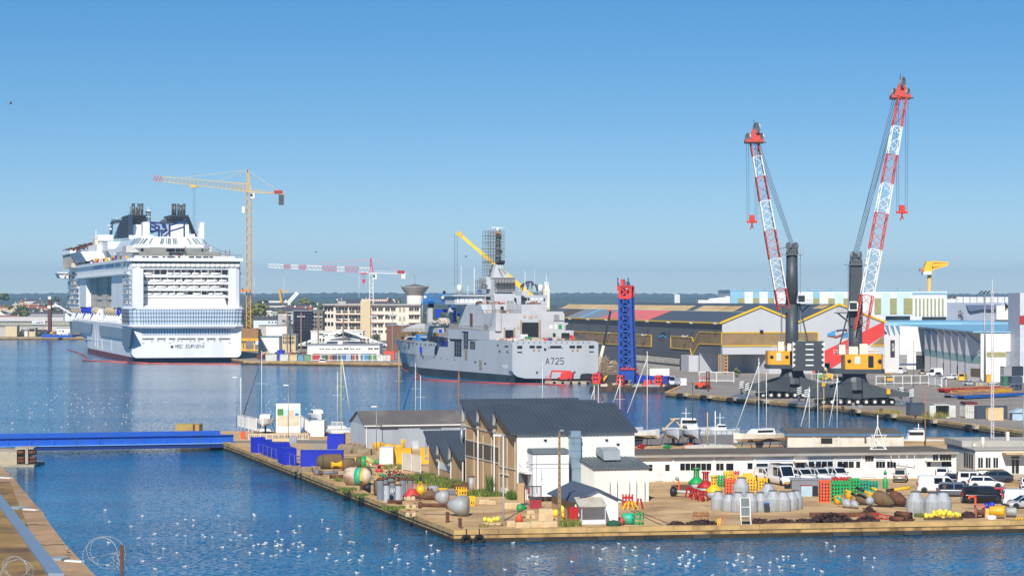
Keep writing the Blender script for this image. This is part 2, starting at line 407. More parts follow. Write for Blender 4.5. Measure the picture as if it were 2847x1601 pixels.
m.cur=0
tw,z0,z1,r=21.3,1.9,13.9,1.8;pts=[]
for cx,cz,a in((tw-r,z0+r,-pi/2),(tw-r,z1-.4,0),(-tw+r,z1-.4,pi/2),(-tw+r,z0+r,pi)):
 for k in range(5):
  t=a+pi/2*k/4;pts.append((cx+r*cos(t),cz+(r if cz<8 else .4)*sin(t)))
m.ext(pts,-2.2,6,'Y')
m.cur=2;m.box(-20,.5,-2,20,6,1.9)
hull=m.b('hull',[hullw,bootred,navy],cs)
m=M();x,z=EU.g(ZB(1290,786),-2.2);letters(m,'MSC EURIBIA',x,z,1.25,-2.28,.86,.22,.12,.25,.1)
x,z=EU.g(ZB(1262,775),-2.2);m.nx();m.rev([(.55,0),(.62,.06)],(x,-2.24,z),14,'Y');
m.y('name_letter',mat('lettering grey',(74,78,84),.5),hull)
m=M();fr_=M()
a=EU.g(ZB(962,657),-2.2);b_=EU.g(ZB(1850,597),-2.2);n=32;w_=(b_[0]-a[0])/n
for i in range(n):m.box(a[0]+i*w_+.1,-2.26,a[1]+.1,a[0]+(i+1)*w_-.1,-2.1,b_[1]-.1)
fr_.box(a[0],-2.24,a[1],b_[0],-2.1,b_[1])
m.b('stern_windows',loungeg,hull);fr_.b('window_frame',black,hull)
m=M()
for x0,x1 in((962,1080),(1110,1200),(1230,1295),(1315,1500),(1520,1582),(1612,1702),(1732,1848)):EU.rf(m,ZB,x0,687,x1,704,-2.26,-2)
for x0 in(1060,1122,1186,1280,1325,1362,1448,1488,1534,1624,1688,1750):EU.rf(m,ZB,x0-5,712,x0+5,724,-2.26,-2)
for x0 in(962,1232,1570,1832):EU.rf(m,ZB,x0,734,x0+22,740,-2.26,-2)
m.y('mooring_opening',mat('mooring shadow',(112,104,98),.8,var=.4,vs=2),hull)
m=M()
EU.ps(m,ZP,[(1172,690),(1562,738),(1545,905),(1205,862)],-22.1,-21.2)
EU.ps(m,ZP,[(1685,760),(2235,830),(2190,1012),(1700,940)],-22.1,-21.2)
m.y('hull_sheeting',sheetg,hull)
m=M();EU.ps(m,ZP,[(2085,800),(2245,812),(2212,1110),(2180,1150),(2120,1145),(2085,1090)],-22.3,-21.2)
m.b('hull_v_panel',mat('blue grey panel',(92,112,132),.4,var=.15,vs=.3),hull)  # darker V-shaped blue grey panel on the hull side
m=M()
for X,Y0,Y1 in((1660,880,1150),(1735,930,1170),(1895,960,1190),(1620,840,1120)):EU.rs(m,ZP,X-3,Y0,X+3,Y1,-21.56,-21.4)
EU.ps(m,ZP,[(1430,985),(1900,1050),(1900,1062),(1430,996)],-21.55,-21.4);EU.ps(m,ZP,[(1760,1050),(1900,1075),(1900,1085),(1760,1060)],-21.55,-21.4)
m.y('drain_streak',hullw,hull)
m=M();m.box(-21.6,2,13.9,21.6,250,14.6);m.box(-21,1.5,14.6,21,26,21);m.box(-17.3,26,14.6,17.3,245,41.5)
m.box(-20.5,228,20,20.5,282,44);m.box(-16,282,14,16,300,36)
core=m.b('superstructure',hullw,cs)
def ring(off,z):
 x0,x1,y0,y1,c=-22.4-off,22.6+off,-5-off,25,4.
 return[(x0,y1,z),(x0,y0+c,z),(x0+.3*c,y0+.3*c,z),(x0+c,y0,z),(x1-c,y0,z),(x1-.3*c,y0+.3*c,z),(x1,y0+c,z),(x1,y1,z)]
m=M();m.loft([ring(-.3,13.4),ring(.1,14.0),ring(.1,14.7),ring(-.2,14.7)]);m.loft([ring(.15,20.6),ring(.25,21.0),ring(-2.6,22.2)],sm=False)
m.b('lounge_shell',hullw,cs)
m=M();f=M();lo,hi=ring(-.35,14.6),ring(.0,20.7)
for i in range(7):
 n=(7,1,2,36,2,1,7)[i]
 L0,L1,H0,H1=map(Vector,(lo[i],lo[i+1],hi[i],hi[i+1]));m.c(L0,L1,H1,H0)
 for k in range(n+1):
  t=k/n;p,q=L0.lerp(L1,t),H0.lerp(H1,t);o=Vector((p.x,p.y-8,0)).normalized()*.05
  f.bar(p+o,q+o,.13)
 for j in range(5):
  p,q=L0.lerp(H0,j/4),L1.lerp(H1,j/4);o=Vector(((p.x+q.x)/2,(p.y+q.y)/2-8,0)).normalized()*.05;f.bar(p+o,q+o,.16)
lg=m.b('lounge_glass',loungeg,cs);f.b('mullions',black,lg)
m=M();m.box(-21.3,4.2,21,21.3,24,40.6)
PXL=EU.g(ZA(945,1100),0)[0];PXR=EU.g(ZA(1832,1100),0)[0]
def pil(x0,x1,z0,z1,r,side):
 c=[(x0,4.3),(x1,4.3)];p=[(x0,4.3)]
 if side<0:p+=[(x0,.3+r),(x0+.3*r,.3+.3*r),(x0+r,.3),(x1,.3),(x1,4.3)]
 else:p+=[(x0,.3),(x1-r,.3),(x1-.3*r,.3+.3*r),(x1,.3+r),(x1,4.3)]
 m.ext(p,z0,z1,'Z')
zt=EU.g(ZA(1000,1030),0)[1]
pil(-21.6,PXL,21.2,zt,2.2,-1);pil(PXR,21.7,21.2,zt,2.2,1)
zs=[EU.g(ZA(1000,y),0)[1]for y in(1060,1140,1210,1275,1345)]
for i,z in enumerate(zs):m.box(PXL,.5,z-.9,PXR,4.2,z)
m.box(PXL,.5,zs[0]-.5,PXR,4.2,zt)
m.box(-22,-.4,39.4,22.3,24,40.7)
blk=m.b('stern_block',hullw,cs)
m=M();m.box(-21.2,.9,zt,21.3,4.3,39.4);m.b('dark_window_band',glass,cs)
m=M();r=RR(4)
for i in range(22):
 x=-21.2+i*42.4/22;m.rev([(.25,0),(.75,.15),(.8,1),(.75,1.85),(.2,2.0)],(x,.5,zt-.6),8,'X')
m.b('wrapped_rail',mat('white wrapping',(222,220,214),.6,var=.08,bump=.1,bs=1.2),cs)
m=M();d=M();t_=M();v_=M();r=RR(5)
m.box(PXL,3.6,26,PXR,4.1,zs[0])
lev=[(zs[i],zs[i+1])for i in range(4)]
ncol=13;cw=(PXR-PXL)/ncol
for li,(zu,zl)in enumerate(lev):
 for k in range(ncol):
  x=PXL+k*cw
  if li==2:
   if r.random()<.35:d.box(x+.9,3.5,zl+.4,x+1.5,3.62,zu-1.0)
  elif r.random()<.78:
   w1=r.u(1.3,2.0);d.box(x+.5,3.5,zl+.1,x+.5+w1,3.62,zu-1.)
  if k and r.random()<.6:v_.box(x-.08,.8,zl,x+.08,3.6,zu-.8)
 v_.box(PXL+1,.55,zl,PXR-1,.75,zl+.25)
 k=0;x=PXL+.8
 while x<PXR-3:
  L_=r.u(2,5);L_=min(L_,PXR-.5-x)
  if r.random()<.8:t_.rev([(.1,0),(.5,.2),(.55,L_*.5),(.5,L_-.2),(.1,L_)],(x,.75,zl+.45),8,'X')
  x+=L_+r.u(.1,.6)
m.b('balcony_wall',cladw,blk);d.y('balcony_door',glass,blk);v_.y('balcony_divider',hullw,blk);t_.y('rail_wrapping',MATS['white wrapping'],blk)
m=M();m.loft([[(PXL+1.5,1.0,zs[4]-.8),(PXR-1.5,1.0,zs[4]-.8)],[(PXL+1,.6,23.6),(PXR-1,.6,23.6)],[(PXL+.6,.1,21.3),(PXR-.6,.1,21.3)]],close=False,caps=False)
m.b('stern_tarpaulin',mat('white tarpaulin',(226,220,212),.8,var=.06,vs=.2,bump=.15,bs=.4),blk)
m=M();EU.rf(m,ZA,950,1352,1010,1405,.9,1.2);m.b('open_cabin',glass,blk)
m=M()
ZT=34.3
m.box(-22.3,4,ZT,-15,232,ZT+.8);m.box(15,4,ZT,22.3,232,ZT+.8);m.box(-21.4,8,ZT+.8,-16,228,39.6);m.box(-22.4,3,39.4,-15,235,40.6);m.box(15,3,39.4,22.4,235,40.6);m.box(-17,20,40.6,17,240,41.6)
m.b('upper_deck_overhang',hullw,cs)
m=M();d=M()
for X0,X1,Y0,Y1 in((555,700,525,595),(740,875,520,590),(895,970,515,580)):EU.rs(d,ZR,X0,Y0,X1,Y1,-21.5,-21.2)
for X0,X1,Y0,Y1 in((876,896,512,578),(978,1030,500,575),(1060,1085,490,570)):EU.rs(m,ZR,X0,Y0,X1,Y1,-21.55,-21.2)
m.y('side_opening',glass,cs);d.y('side_panel',mat('pale blue panel',(182,198,216),.5,var=.06),cs)
m=M()
EU.rs(m,ZR,835,600,1005,1190,-20.6,-17.2);EU.rs(m,ZR,340,650,442,1190,-20.6,-17.2);EU.rs(m,ZR,1005,600,1160,1210,-21.4,-17.2)
m.y('side_bulkhead',hullw,cs)
m=M();g=M()
xs=[442,520,602,690,770,835]
for i in range(5):
 for Y0,Y1 in((640,790),(795,900),(905,985),(990,1075),(1078,1190)):EU.rs(m,ZR,xs[i]+4,Y0,xs[i+1]-3,Y1,-17.9-.35*(i%2),-17.2)
 EU.rs(g,ZR,xs[i]-3,640,xs[i]+4,1195,-18.4,-17.2)
for Y in(792,902,988,1077):EU.rs(g,ZR,442,Y-3,835,Y+3,-18.3,-17.2)
m.y('side_tarpaulin',tarp,cs);g.b('scaffold_frame',steel,cs)
m=M();d=M();w=M();r=RR(8)
for X0,X1,xa in((1005,1160,-21.5),(150,340,-20.9)):
 for j,Y in enumerate((650,705,790,850,935,1015,1095)):
  EU.rs(w,ZR,X0,Y+38,X1-30,Y+52,xa-.2,xa+.5)
  for q in range(3 if X0>500 else 5):
   x0=X0+8+q*(38);
   if x0<X1-40:EU.rs(d if r.random()<.6 else m,ZR,x0,Y,x0+30,Y+40,xa-.06,xa+.5)
m.y('balcony_tarpaulin',tarp,cs);d.y('cabin_opening',glass,cs);w.y('balcony_rail',hullw,cs)
pr_=None
dv=M();wb=M();wbe=M();r=RR(9)
for i in range(19):
 X=215+i*39.5
 if 575<X<700:continue
 y,z=EU.e(ZR(X,1370),-21)
 dv.nx();dv.ext([(-21.9,14.7),(-20.9,14.7),(-17.6,20.2),(-18.4,20.6)],y,y+1.6,'Y');dv.box(-18.3,y,14.6,-17.4,y+1.6,20.5)
 (wb if i in(4,5,6,7,18)else wbe).sph((-19.4,y+2.5,19.2),1.75,8,6,1.1)
 if i in(2,5,8,12):wb.ext([(-21.6,15.2),(-20.7,15),(-19.4,18.2),(-20.4,18.4)],y+1.7,y+4.6,'Y')
dv.y('davit',hullw,cs);wb.y('blue_cover',bluep,cs);wbe.y('beige_cover',mat('beige cover',(176,160,132),.8,bump=.1,bs=1),cs)
m=M()
for i in range(60):
 y=28+i*3.4;m.bar((-21.8,y,14.6),(-21.8,y,15.7),.12)
for z in(15.1,15.7):m.bar((-21.8,26,z),(-21.8,235,z),.12)
m.b('promenade_rail',white,cs)
m=M()
for X0,X1,Y0,Y1,y in((930,1230,905,945,3),(1395,1760,905,945,3),(1040,1190,860,905,14)):EU.rf(m,ZA,X0,Y0,X1,Y1,y,y+.3)
m.y('deck_barrier',mat('grey hoarding',(140,140,132),.8,var=.15,vs=.5),cs)
m=M()
EU.rf(m,ZA,880,950,1895,972,.4,.8)
m.b('deck_parapet',hullw,cs)
m=M()
for X0,X1 in((965,990),(1005,1025),(1060,1125),(1170,1195),(1215,1290),(1320,1345),(1430,1485),(1500,1560),(1575,1630),(1640,1675)):EU.rf(m,ZA,X0,952,X1,968,.3,.5)
m.y('parapet_window',glass,cs)
m=M();EU.rf(m,ZA,800,850,1660,912,30,44);m.b('pool_deck_house',mat('deck house',(196,192,184),.7,var=.15,vs=.3),cs)
m=M()
for X0,X1 in((950,975),(1210,1290),(1300,1345),(1350,1390),(1560,1575)):EU.rf(m,ZA,X0,856,X1,908,29.8,30.2)
m.y('deck_house_opening',black,cs)
m=M();r=RR(3)
cl=[white,yellow,tarp,redp,MATS['grey hoarding'],bluep,cladw,rustm]
for i in range(70):
 m.cur=r.randrange(8);x=r.u(-19,20);y=r.u(5,24);h=r.u(.5,1.8);w_=r.u(.6,2.4);m.cb((x,y,40.6+h/2),(w_,r.u(.5,1.5),h))
for i in range(60):
 m.cur=r.randrange(8);y=r.u(26,225);h=r.u(.5,2.2);m.cb((r.u(-21.5,-18.5),y,40.6+h/2),(r.u(.6,1.6),r.u(1,5),h))
m.cur=0
m.y('deck_material',cl,cs)
m=M()
EU.rf(m,ZA,1840,880,1846,935,4,4.3);EU.rf(m,ZA,1390,850,1400,965,2,2.3);EU.rf(m,ZA,1800,885,1808,935,6,6.3)
for i in range(24):
 x=12+i*.36;m.bar((x,8,40.6),(x+r.u(-.4,.4),8,41+r.u(.8,3.6)*(1-i/30)),.12)
m.bar((10,8,46),(19,8,42),.15);m.bar((10,8,44.4),(20,8,43),.12)
for i in range(50):
 x=-21.6+i*.88;m.bar((x,.3,40.7),(x,.3,42),.1)
m.bar((-21.6,.3,42),(22,.3,42),.12)
m.b('deck_scaffold',mat('scaffold grey',(112,104,96),.7),cs)
zr=46.3
P4=[EU.top(ZQ(172,975),zr),EU.top(ZQ(690,905),zr),EU.top(ZQ(2030,915),zr)]
x0,x1=P4[1][0],P4[2][0];ya=(P4[1][1]+P4[2][1])/2;yf=P4[0][1]
def rd(o,z):return[(x0+o,yf,z),(x0+o,ya+4+o*.2,z),(x0+3+o,ya+o,z),(x1-3-o,ya+o,z),(x1-o,ya+4+o*.2,z),(x1-o,yf,z)]
m=M();m.loft([rd(.6,zr-1.3),rd(-.2,zr-.9),rd(-.2,zr),rd(.5,zr+.1)]);m.loft([rd(2.8,zr+3),rd(2.9,zr+3.3)]);m.b('sports_deck',hullw,cs)
m=M();d=M();lo,hi=rd(.4,zr+.1),rd(2.8,zr+3.0);r=RR(2)
for i in range(5):
 a,b_,c,e=map(Vector,(lo[i],lo[i+1],hi[i],hi[i+1]));m.c(a,b_,e,c);n=(24,3,30,3,24)[i]
 for k in range(n):
  if r.random()<.55 and(i>0 or k>16):
   t0,t1=(k+.12)/n,(k+r.choice((.5,.85)))/n;o=Vector(((a.x+b_.x)/2-1,(a.y+b_.y)/2-60,0)).normalized()*.06+Vector((0,-.04,.03))
   d.c(a.lerp(b_,t0).lerp(c.lerp(e,t0),.1)+o,a.lerp(b_,t1).lerp(c.lerp(e,t1),.1)+o,a.lerp(b_,t1).lerp(c.lerp(e,t1),.92)+o,a.lerp(b_,t0).lerp(c.lerp(e,t0),.92)+o)
m.b('slanted_glazing',mat('pale glazing',(214,220,222),.3,var=.05),cs);d.b('glazing_panes',mat('green grey glass',(112,124,120),.15,var=.3,vs=.2),cs)
m=M();EU.ps(m,ZR,[(755,290),(935,300),(930,400),(820,380)],x0+1,x0+6);EU.rs(m,ZR,820,300,940,400,x0+2,x0+8);m.box(-15,ya+25,41,15,yf-4,zr-1);m.b('cantilever_bracket',hullw,cs)
yF=78.
m=M();prof=[(285,800),(330,690),(370,580),(420,485),(480,420),(555,380),(572,400),(560,780)]
xf=EU.g(ZQ(560,500),yF)[0]-.3
EU.ps(m,ZQ,prof,xf,xf+1.5);fc=m.b('funnel_fin',funnelb,cs)
m=M()
for i in range(15):
 Y=405+i*25;Yb=Y+14;lft=345+max(0,(760-Y))*.16+(max(0,560-Y)**1.25)*.045
 EU.ps(m,ZQ,[(lft,Yb+8),(548,Yb-18+4),(548,Y-18+4),(lft+4,Y+8)],xf-.25,xf+.1)
m.y('louvre',black,fc)
m=M()
for X0,Y0,X1,Y1,a,b_ in((560,545,820,735,yF,yF+26),(570,735,1010,800,yF-4,yF+30),(1320,545,1640,735,yF,yF+26),(1010,760,1800,800,yF-10,yF+26),(1280,715,1750,765,yF-4,yF)):EU.rf(m,ZQ,X0,Y0,X1,Y1,a,b_)
m.y('funnel_casing',hullw,cs)
m=M()
for X0,Y0,X1,Y1 in((565,372,890,400),(570,425,885,440),(575,470,880,482),(580,510,870,520),(1320,375,1640,408),(1310,430,1640,445),(1300,480,1650,492)):
 EU.rf(m,ZQ,X0,Y0,X1,Y1,yF,yF+24)
for X in range(570,890,34):EU.rf(m,ZQ,X,380,X+9,548,yF+.5,yF+1.2);EU.rf(m,ZQ,X+14,400,X+30,470,yF+4,yF+5)
for X in range(1310,1640,34):EU.rf(m,ZQ,X,380,X+9,548,yF+.5,yF+1.2)
for i in range(5):
 o=i*14
 EU.pf(m,ZQ,[(1640-o,410),(1648-o,405),(1800-o*1.2,780),(1788-o*1.2,785)],yF+i*4,yF+i*4+.5)
for i in range(12):
 Y=430+i*30;EU.pf(m,ZQ,[(1600+i*10,Y),(1648+i*12,Y),(1648+i*12,Y+8),(1600+i*10,Y+8)],yF,yF+10)
m.b('funnel_lattice',mat('dark lattice',(40,48,58),.6,var=.2),cs)
m=M()
for X0,X1,Y0,Y1,o in((622,682,166,372,2),(690,722,236,372,4),(724,772,168,372,2),(780,832,168,372,4),(592,600,215,350,1),(606,614,210,350,3),(1335,1362,172,360,6),(1362,1426,170,360,2),(1438,1478,172,360,4),(1482,1530,194,360,2),(1534,1586,172,360,3)):
 a=EU.g(ZQ(X0,Y1),yF+o);b_=EU.g(ZQ(X1,Y0),yF+o);rr=(b_[0]-a[0])/2;m.cyl(((a[0]+b_[0])/2,yF+o+rr,a[1]-1),((a[0]+b_[0])/2,yF+o+rr,b_[1]),rr,n=12)
m.y('exhaust_pipe',stackm,cs)
m=M()
EU.rf(m,ZQ,820,500,935,815,44,50);EU.pf(m,ZQ,[(1845,505),(1915,505),(1915,815),(1825,815)],44,50);m.y('deck_pylon',hullw,cs)
m=M();yB=50
for X0,Y0,X1,Y1 in((1290,480,1316,780),(1552,480,1576,800),(1095,560,1126,770),(955,500,970,690),(1795,660,1815,790),(1150,630,1170,770),(636,520,650,740)):EU.rf(m,ZQ,X0,Y0,X1,Y1,yB,yB+1.5)
for a,b_ in(((960,505),(1160,520)),((960,505),(1060,560)),((970,660),(1250,655)),((970,690),(1100,640)),((980,600),(1100,560)),((1170,700),(1250,640)),((1200,760),(1290,690)),((960,560),(1100,660)),((1320,560),(1560,480)),((1320,660),(1550,590)),((1180,520),(1250,655))):
 p,q=EU.g(ZQ(*a),yB),EU.g(ZQ(*b_),yB);m.bar((p[0],yB,p[1]),(q[0],yB,q[1]),.7)
EU.pf(m,ZQ,[(1165,520),(1230,520),(1250,640),(1170,600)],yB-1,yB)
m.y('blue_steel_beam',steelb,cs)
m=M();r=RR(12)
for i in range(60):
 X=r.u(1110,1330);Y=r.u(300+(1330-X)*.9,510);p=EU.g(ZQ(X,Y),yF+3);q=EU.g(ZQ(X+r.choice((0,50)),Y+r.choice((-2,50))),yF+3+r.u(0,6));m.bar((p[0],yF+3,p[1]),(q[0],yF+5,q[1]),.16)
for X in range(560,860,20):
 p=EU.g(ZQ(X,370),yF);m.bar((p[0],yF-.5,p[1]),(p[0],yF-.5,p[1]+1.2),.12)
m.b('funnel_scaffold',MATS['scaffold grey'],cs)
m=M()
EU.rf(m,ZQ,880,310,890,490,60,61);EU.rf(m,ZQ,950,310,962,490,60,61);EU.rf(m,ZQ,880,400,962,412,60,63)
for i in range(5):
 p=EU.g(ZQ(885,320+i*36),60);q=EU.g(ZQ(955,350+i*36),60);m.bar((p[0],60.4,p[1]),(q[0],60.4,q[1]),.35)
EU.rf(m,ZQ,880,308,962,326,60,64);m.b('aft_mast',mat('mast grey',(70,72,74),.5),cs)
m=M();EU.rf(m,ZQ,892,285,950,306,60,63);EU.rf(m,ZQ,905,235,909,290,61,61.3);EU.rf(m,ZQ,920,235,924,290,61,61.3);EU.rf(m,ZQ,878,402,966,410,59.5,60);m.b('mast_platform',white,cs)
m=M();yR=205
EU.pf(m,ZQ,[(235,725),(255,500),(275,475),(420,470),(420,500),(300,505),(285,540),(275,720)],yR,yR+4);EU.rf(m,ZQ,255,450,410,462,yR-1,yR);m.b('radar_arch',mat('navy arch',(36,44,66),.5),cs)
m=M();EU.rf(m,ZQ,345,410,355,470,yR,yR+.6);EU.rf(m,ZQ,175,553,260,563,yR-1,yR);EU.rf(m,ZQ,230,600,260,640,yR,yR+2)
EU.rf(m,ZQ,300,500,400,540,yR+1,yR+3)
EU.rf(m,ZQ,10,730,290,770,190,215);EU.pf(m,ZQ,[(10,770),(290,770),(290,835),(20,835)],190,215);EU.rf(m,ZQ,190,850,420,1000,150,230);EU.rf(m,ZQ,0,895,240,1140,180,240)
EU.rf(m,ZR,590,0,600,130,196,196.8)
EU.rf(m,ZR,190,345,330,365,232,282);EU.pf(m,ZR,[(350,330),(760,330),(760,440),(450,480)],175,232);EU.rf(m,ZR,200,290,300,345,236,280)
EU.rf(m,ZR,0,650,170,668,262,282);EU.pf(m,ZR,[(10,668),(170,668),(170,750),(40,740)],263,281)
m.y('forward_deck',hullw,cs)
m=M();EU.rf(m,ZR,580,140,630,300,190,200);EU.rf(m,ZR,280,420,370,525,228,231);EU.rf(m,ZR,645,180,700,220,189,190);EU.rf(m,ZR,100,680,125,725,262,263);EU.rf(m,ZR,215,365,290,580,231,280);EU.rf(m,ZR,300,370,340,410,228,230);m.y('forward_tarpaulin',tarp,cs)
m=M();
for i in range(80):
 X=r.u(210,590);Y=300-(X-210)*.16-40*sin((X-210)/380*1.6)+r.u(-15,30);p=EU.g(ZR(X,Y),225);m.bar((p[0],225,p[1]),(p[0]+r.u(-4,4),225+r.u(-3,3),p[1]+r.u(-1.5,.6)),.35)
m.b('dome_framework',rustm,cs)
m=M();EU.rf(m,ZP,1110,560,1190,690,245,255);p=EU.e(ZP(1010,520),-26);m.bar((-30,248,22),(-21,240,16.5),.6);m.b('boat_boom',hullw,cs)
m=M();pts=[gnd(p,0)for p in(ZP(1150,1175),ZP(1200,1195),ZP(1270,1212),ZP(1400,1260),ZP(1470,1300),ZP(1440,1360))]
m.tube([(p[0],p[1],.15)for p in pts],.25,6);tag(m.b('floating_boom',mat('boom orange',(206,96,70),.6)),'orange floating boom drifting off the cruise ship side','boom')
m=M();pts=[gnd(p,0)for p in(ZP(1420,1365),ZP(2190,1395),ZB(1030,944),ZB(1240,947),ZB(1600,950),ZB(1960,951))]
m.tube([(p[0],p[1]-1.5,.15)for p in pts],.28,6);tag(m.b('floating_boom',MATS['boom orange']),'orange floating boom along the cruise ship stern waterline','boom')
m=M()
for a,b_ in((ZB(1500,710),ZB(2090,860)),(ZB(1300,720),ZB(2020,890)),(ZB(1560,712),ZB(2040,880))):
 x,z=EU.g(a,-2.3);p=EU.w(x,-2.3);q=gnd(b_);m.bar((p[0],p[1],z),(q[0],q[1],1.5),.16)
tag(m.b('mooring_lines',mat('rope',(206,196,170),.9)),'slack mooring lines from the cruise ship stern to the quay','mooring line')
ZT=Z(1270,640,4.529);ZU=Z(1160,780,8.05);ZV=Z(1340,640,10.35)
ngrey=mat('naval grey',(186,190,194),.5,var=.04,vs=.3,streak=True,dirt=(164,164,162),da=.4,ds=.15)
ngrey2=mat('naval grey upper',(194,196,198),.5,var=.05,vs=.4,dirt=(170,170,168),da=.35,ds=.25)
nboot=mat('naval boot paint',(40,48,52),.55,var=.25,vs=.3,streak=True,dirt=(74,96,92),da=.5,ds=.04)
ochre=mat('primer ochre',(156,128,70),.8,var=.15,vs=.3)
deckbrown=mat('steel deck',(150,116,84),.85,var=.2,vs=.5,dirt=(96,78,66),da=.5,ds=.2)
scaff=mat('scaffold grey',(112,104,96))
ltblue=mat('light blue paint',(40,130,210),.6,var=.15)
btarp=mat('blue tarpaulin',(24,60,190),.6,var=.2,vs=.5,bump=.1,bs=1)
ns=ffr(BR,'naval_ship','grey naval supply ship numbered A725 with a scaffolded mast','naval ship')
yb=[BR.e(ZS(2030,300),-13.9)[0],BR.e(ZS(1210,300),-13.9)[0],BR.e(ZS(985,450),-13.9)[0]]
zd,zf,zm,zh=12.4,10.9,12.6,15.1
m=M();rings=[]
for y,bd,bw,z in((0,13.9,13.2,zd),(6,13.9,13.9,zd),(yb[0],13.9,13.9,zd),(yb[2],13.9,13.9,zf),(88,13.7,13,zf),(104,12.6,10.4,zf),(118,10,6,zf),(130,6.6,2.4,zf),(138,3.6,.5,zf)):
 rings.append([(-bd,y,z),(-(bd+bw)/2-.15*(bd-bw),y,6.5),(-bw,y,2.2),(-bw*.98,y,-2),(bw*.98,y,-2),(bw,y,2.2),((bd+bw)/2,y,6.5),(bd,y,z)])
rings.append([(-.6,146,zf+1.6),(-.4,144.5,6.5),(-.2,142,2.2),(-.1,139,-2),(.1,139,-2),(.2,142,2.2),(.4,144.5,6.5),(.6,146,zf+1.6)])
for i in range(len(rings)-1):
 for k in range(8):
  k2=(k+1)%8;m.cur=1 if k in(2,3,4)else(2 if k==7 else 0)
  m.c(rings[i][k],rings[i][k2],rings[i+1][k2],rings[i+1][k])
m.cur=1;m.c(*[(p[0],3.,p[2])for p in rings[0]])
m.cur=0
BR.pf(m,ZD,[(1085,1050),(1085,1295),(1098,1322),(1130,1345),(1200,1360),(1680,1363),(1760,1352),(1810,1330),(1838,1290),(1838,1060),(1828,1036),(1790,1030),(1110,1030)],-.3,3.)
m.box(-13.9,yb[0],zd-.2,13.9,yb[1],zh);m.box(-13.9,yb[1],zf-.2,13.9,yb[2],zm)
for a,b_ in(((-10.1,117.5),(-6.7,129.8)),((-6.7,129.8),(-3.7,137.8)),((-3.7,137.8),(-.6,146)),((.6,146),(3.7,137.8))):
 z0=zf-.1;zz=zf+1.5;m.c((a[0],a[1],z0),(b_[0],b_[1],z0),(b_[0]-.2,b_[1],zz),(a[0]-.2,a[1],zz if a[1]>120 else zf+.2))
hull=m.b('hull',[ngrey,nboot,deckbrown],ns)
m=M();a,b_=BR.g(ZD(1378,1235),-.35),BR.g(ZD(1378,1183),-.35);x=a[0];h=b_[1]-a[1]
letters(m,'A725',x,a[1],h,-.36,h*.62,.42,.1,0,.06);m.b('hull_number',black,hull)
m=M()
for X0,X1,Y0,Y1 in((1128,1172,1074,1100),(1130,1170,1125,1137),(1236,1282,1072,1096),(1296,1342,1074,1096),(1416,1514,1074,1096),(1586,1634,1072,1096),(1648,1692,1072,1096),(1756,1802,1072,1096),(1758,1798,1122,1132),(1400,1408,1085,1097),(1518,1526,1090,1100)):BR.rf(m,ZD,X0,Y0,X1,Y1,-.36,0)
x,z=BR.g(ZD(1371,1106),-.3);m.rev([(.02,-.42),(.4,-.42),(.4,-.3)],(x,0,z),12,'Y',sm=False)
for cx,cz in((1300,1309),(1628,1306)):
 x,z=BR.g(ZD(cx,cz),-.3)
 for k in range(4):
  t=k*pi/2+.4;m.bar((x,-.36,z),(x+.42*cos(t),-.36,z+.42*sin(t)),.08,.22)
m.y('stern_port',black,hull)
m=M()
for X in(1275,1318,1613,1656):BR.rf(m,ZD,X-10,1105,X+10,1122,-.4,-.3)
m.y('fairlead',mat('brass plate',(170,140,110),.6),hull)
m=M()
for X in range(1130,1800,48):BR.rf(m,ZD,X,1040,X+6,1052,-.42,-.3)
m.y('deck_edge_fitting',mat('fitting grey',(96,104,112),.5),hull)
m=M();g=M();s_=M();p_=M()
for X0,X1,Y0,Y1 in((1278,1466,470,806),(1482,1602,300,650),(1640,1742,503,656),(1022,1190,424,510)):
 BR.rs(m,ZS,X0,Y0,X1,Y1,-13.96,-13.5)
 for k in range(1,4):
  x=X0+(X1-X0)*k/4;BR.rs(g,ZS,x-3,Y0+30,x+3,Y1-10,-14.02,-13.9)
 for k in range(1,4):
  y=Y0+(Y1-Y0)*k/4;BR.rs(g,ZS,X0,y-3,X1,y+3,-14.02,-13.9)
BR.rs(p_,ZS,1280,500,1318,800,-14,-13.9);BR.rs(p_,ZS,1485,330,1515,640,-14,-13.9)
BR.rs(m,ZS,900,395,982,515,-13.97,-13.4)
m.y('hull_opening',black,hull);g.b('scaffold_tubes',steel,hull);p_.y('door_leaf',ngrey2,hull)
m=M();BR.rs(m,ZS,1022,490,1190,600,-14.05,-13.9);m.b('hanging_tarpaulin',mat('navy tarpaulin',(40,52,130),.6,var=.25,vs=1,bump=.1,bs=1),hull)
m=M();BR.rs(m,ZS,1535,645,1588,880,-13.96,-13.85);BR.rs(m,ZS,1825,870,1880,1080,-13.96,-13.85);m.y('primer_patch',mat('primer patch',(146,140,116),.8,var=.1),hull)
m=M()
for X,Y in((2200,580),(2355,600),(2390,600),(2235,700),(2390,710),(2395,1220),(1745,915),(1945,945)):BR.rs(m,ZS,X-14,Y-18,X+14,Y+18,-13.97,-13.8)
for X,Y in((270,510),(355,520),(380,522),(470,528),(555,540),(640,555),(735,560),(820,565),(855,562),(912,568),(445,770),(680,800),(915,820),(1055,840),(1185,860),(1328,870),(296,630)):BR.rs(m,ZS,X-7,Y-10,X+7,Y+10,-13.97,-13.0)
m.y('scupper',mat('scupper',(70,56,48),.8),hull)
m=M();y,z=BR.e(ZS(655,680),-13.9);m.box(-14.2,y-.7,z-.9,-13.8,y+.5,z+1.2);m.b('blue_sack',btarp,hull)
m=M();BR.rs(m,ZS,940,590,976,770,-13.97,-13.85);m.b('primer_strip',mat('red primer',(130,66,50),.8),hull)
m=M();y0_,z=BR.e(ZS(2300,1005),-13.9);
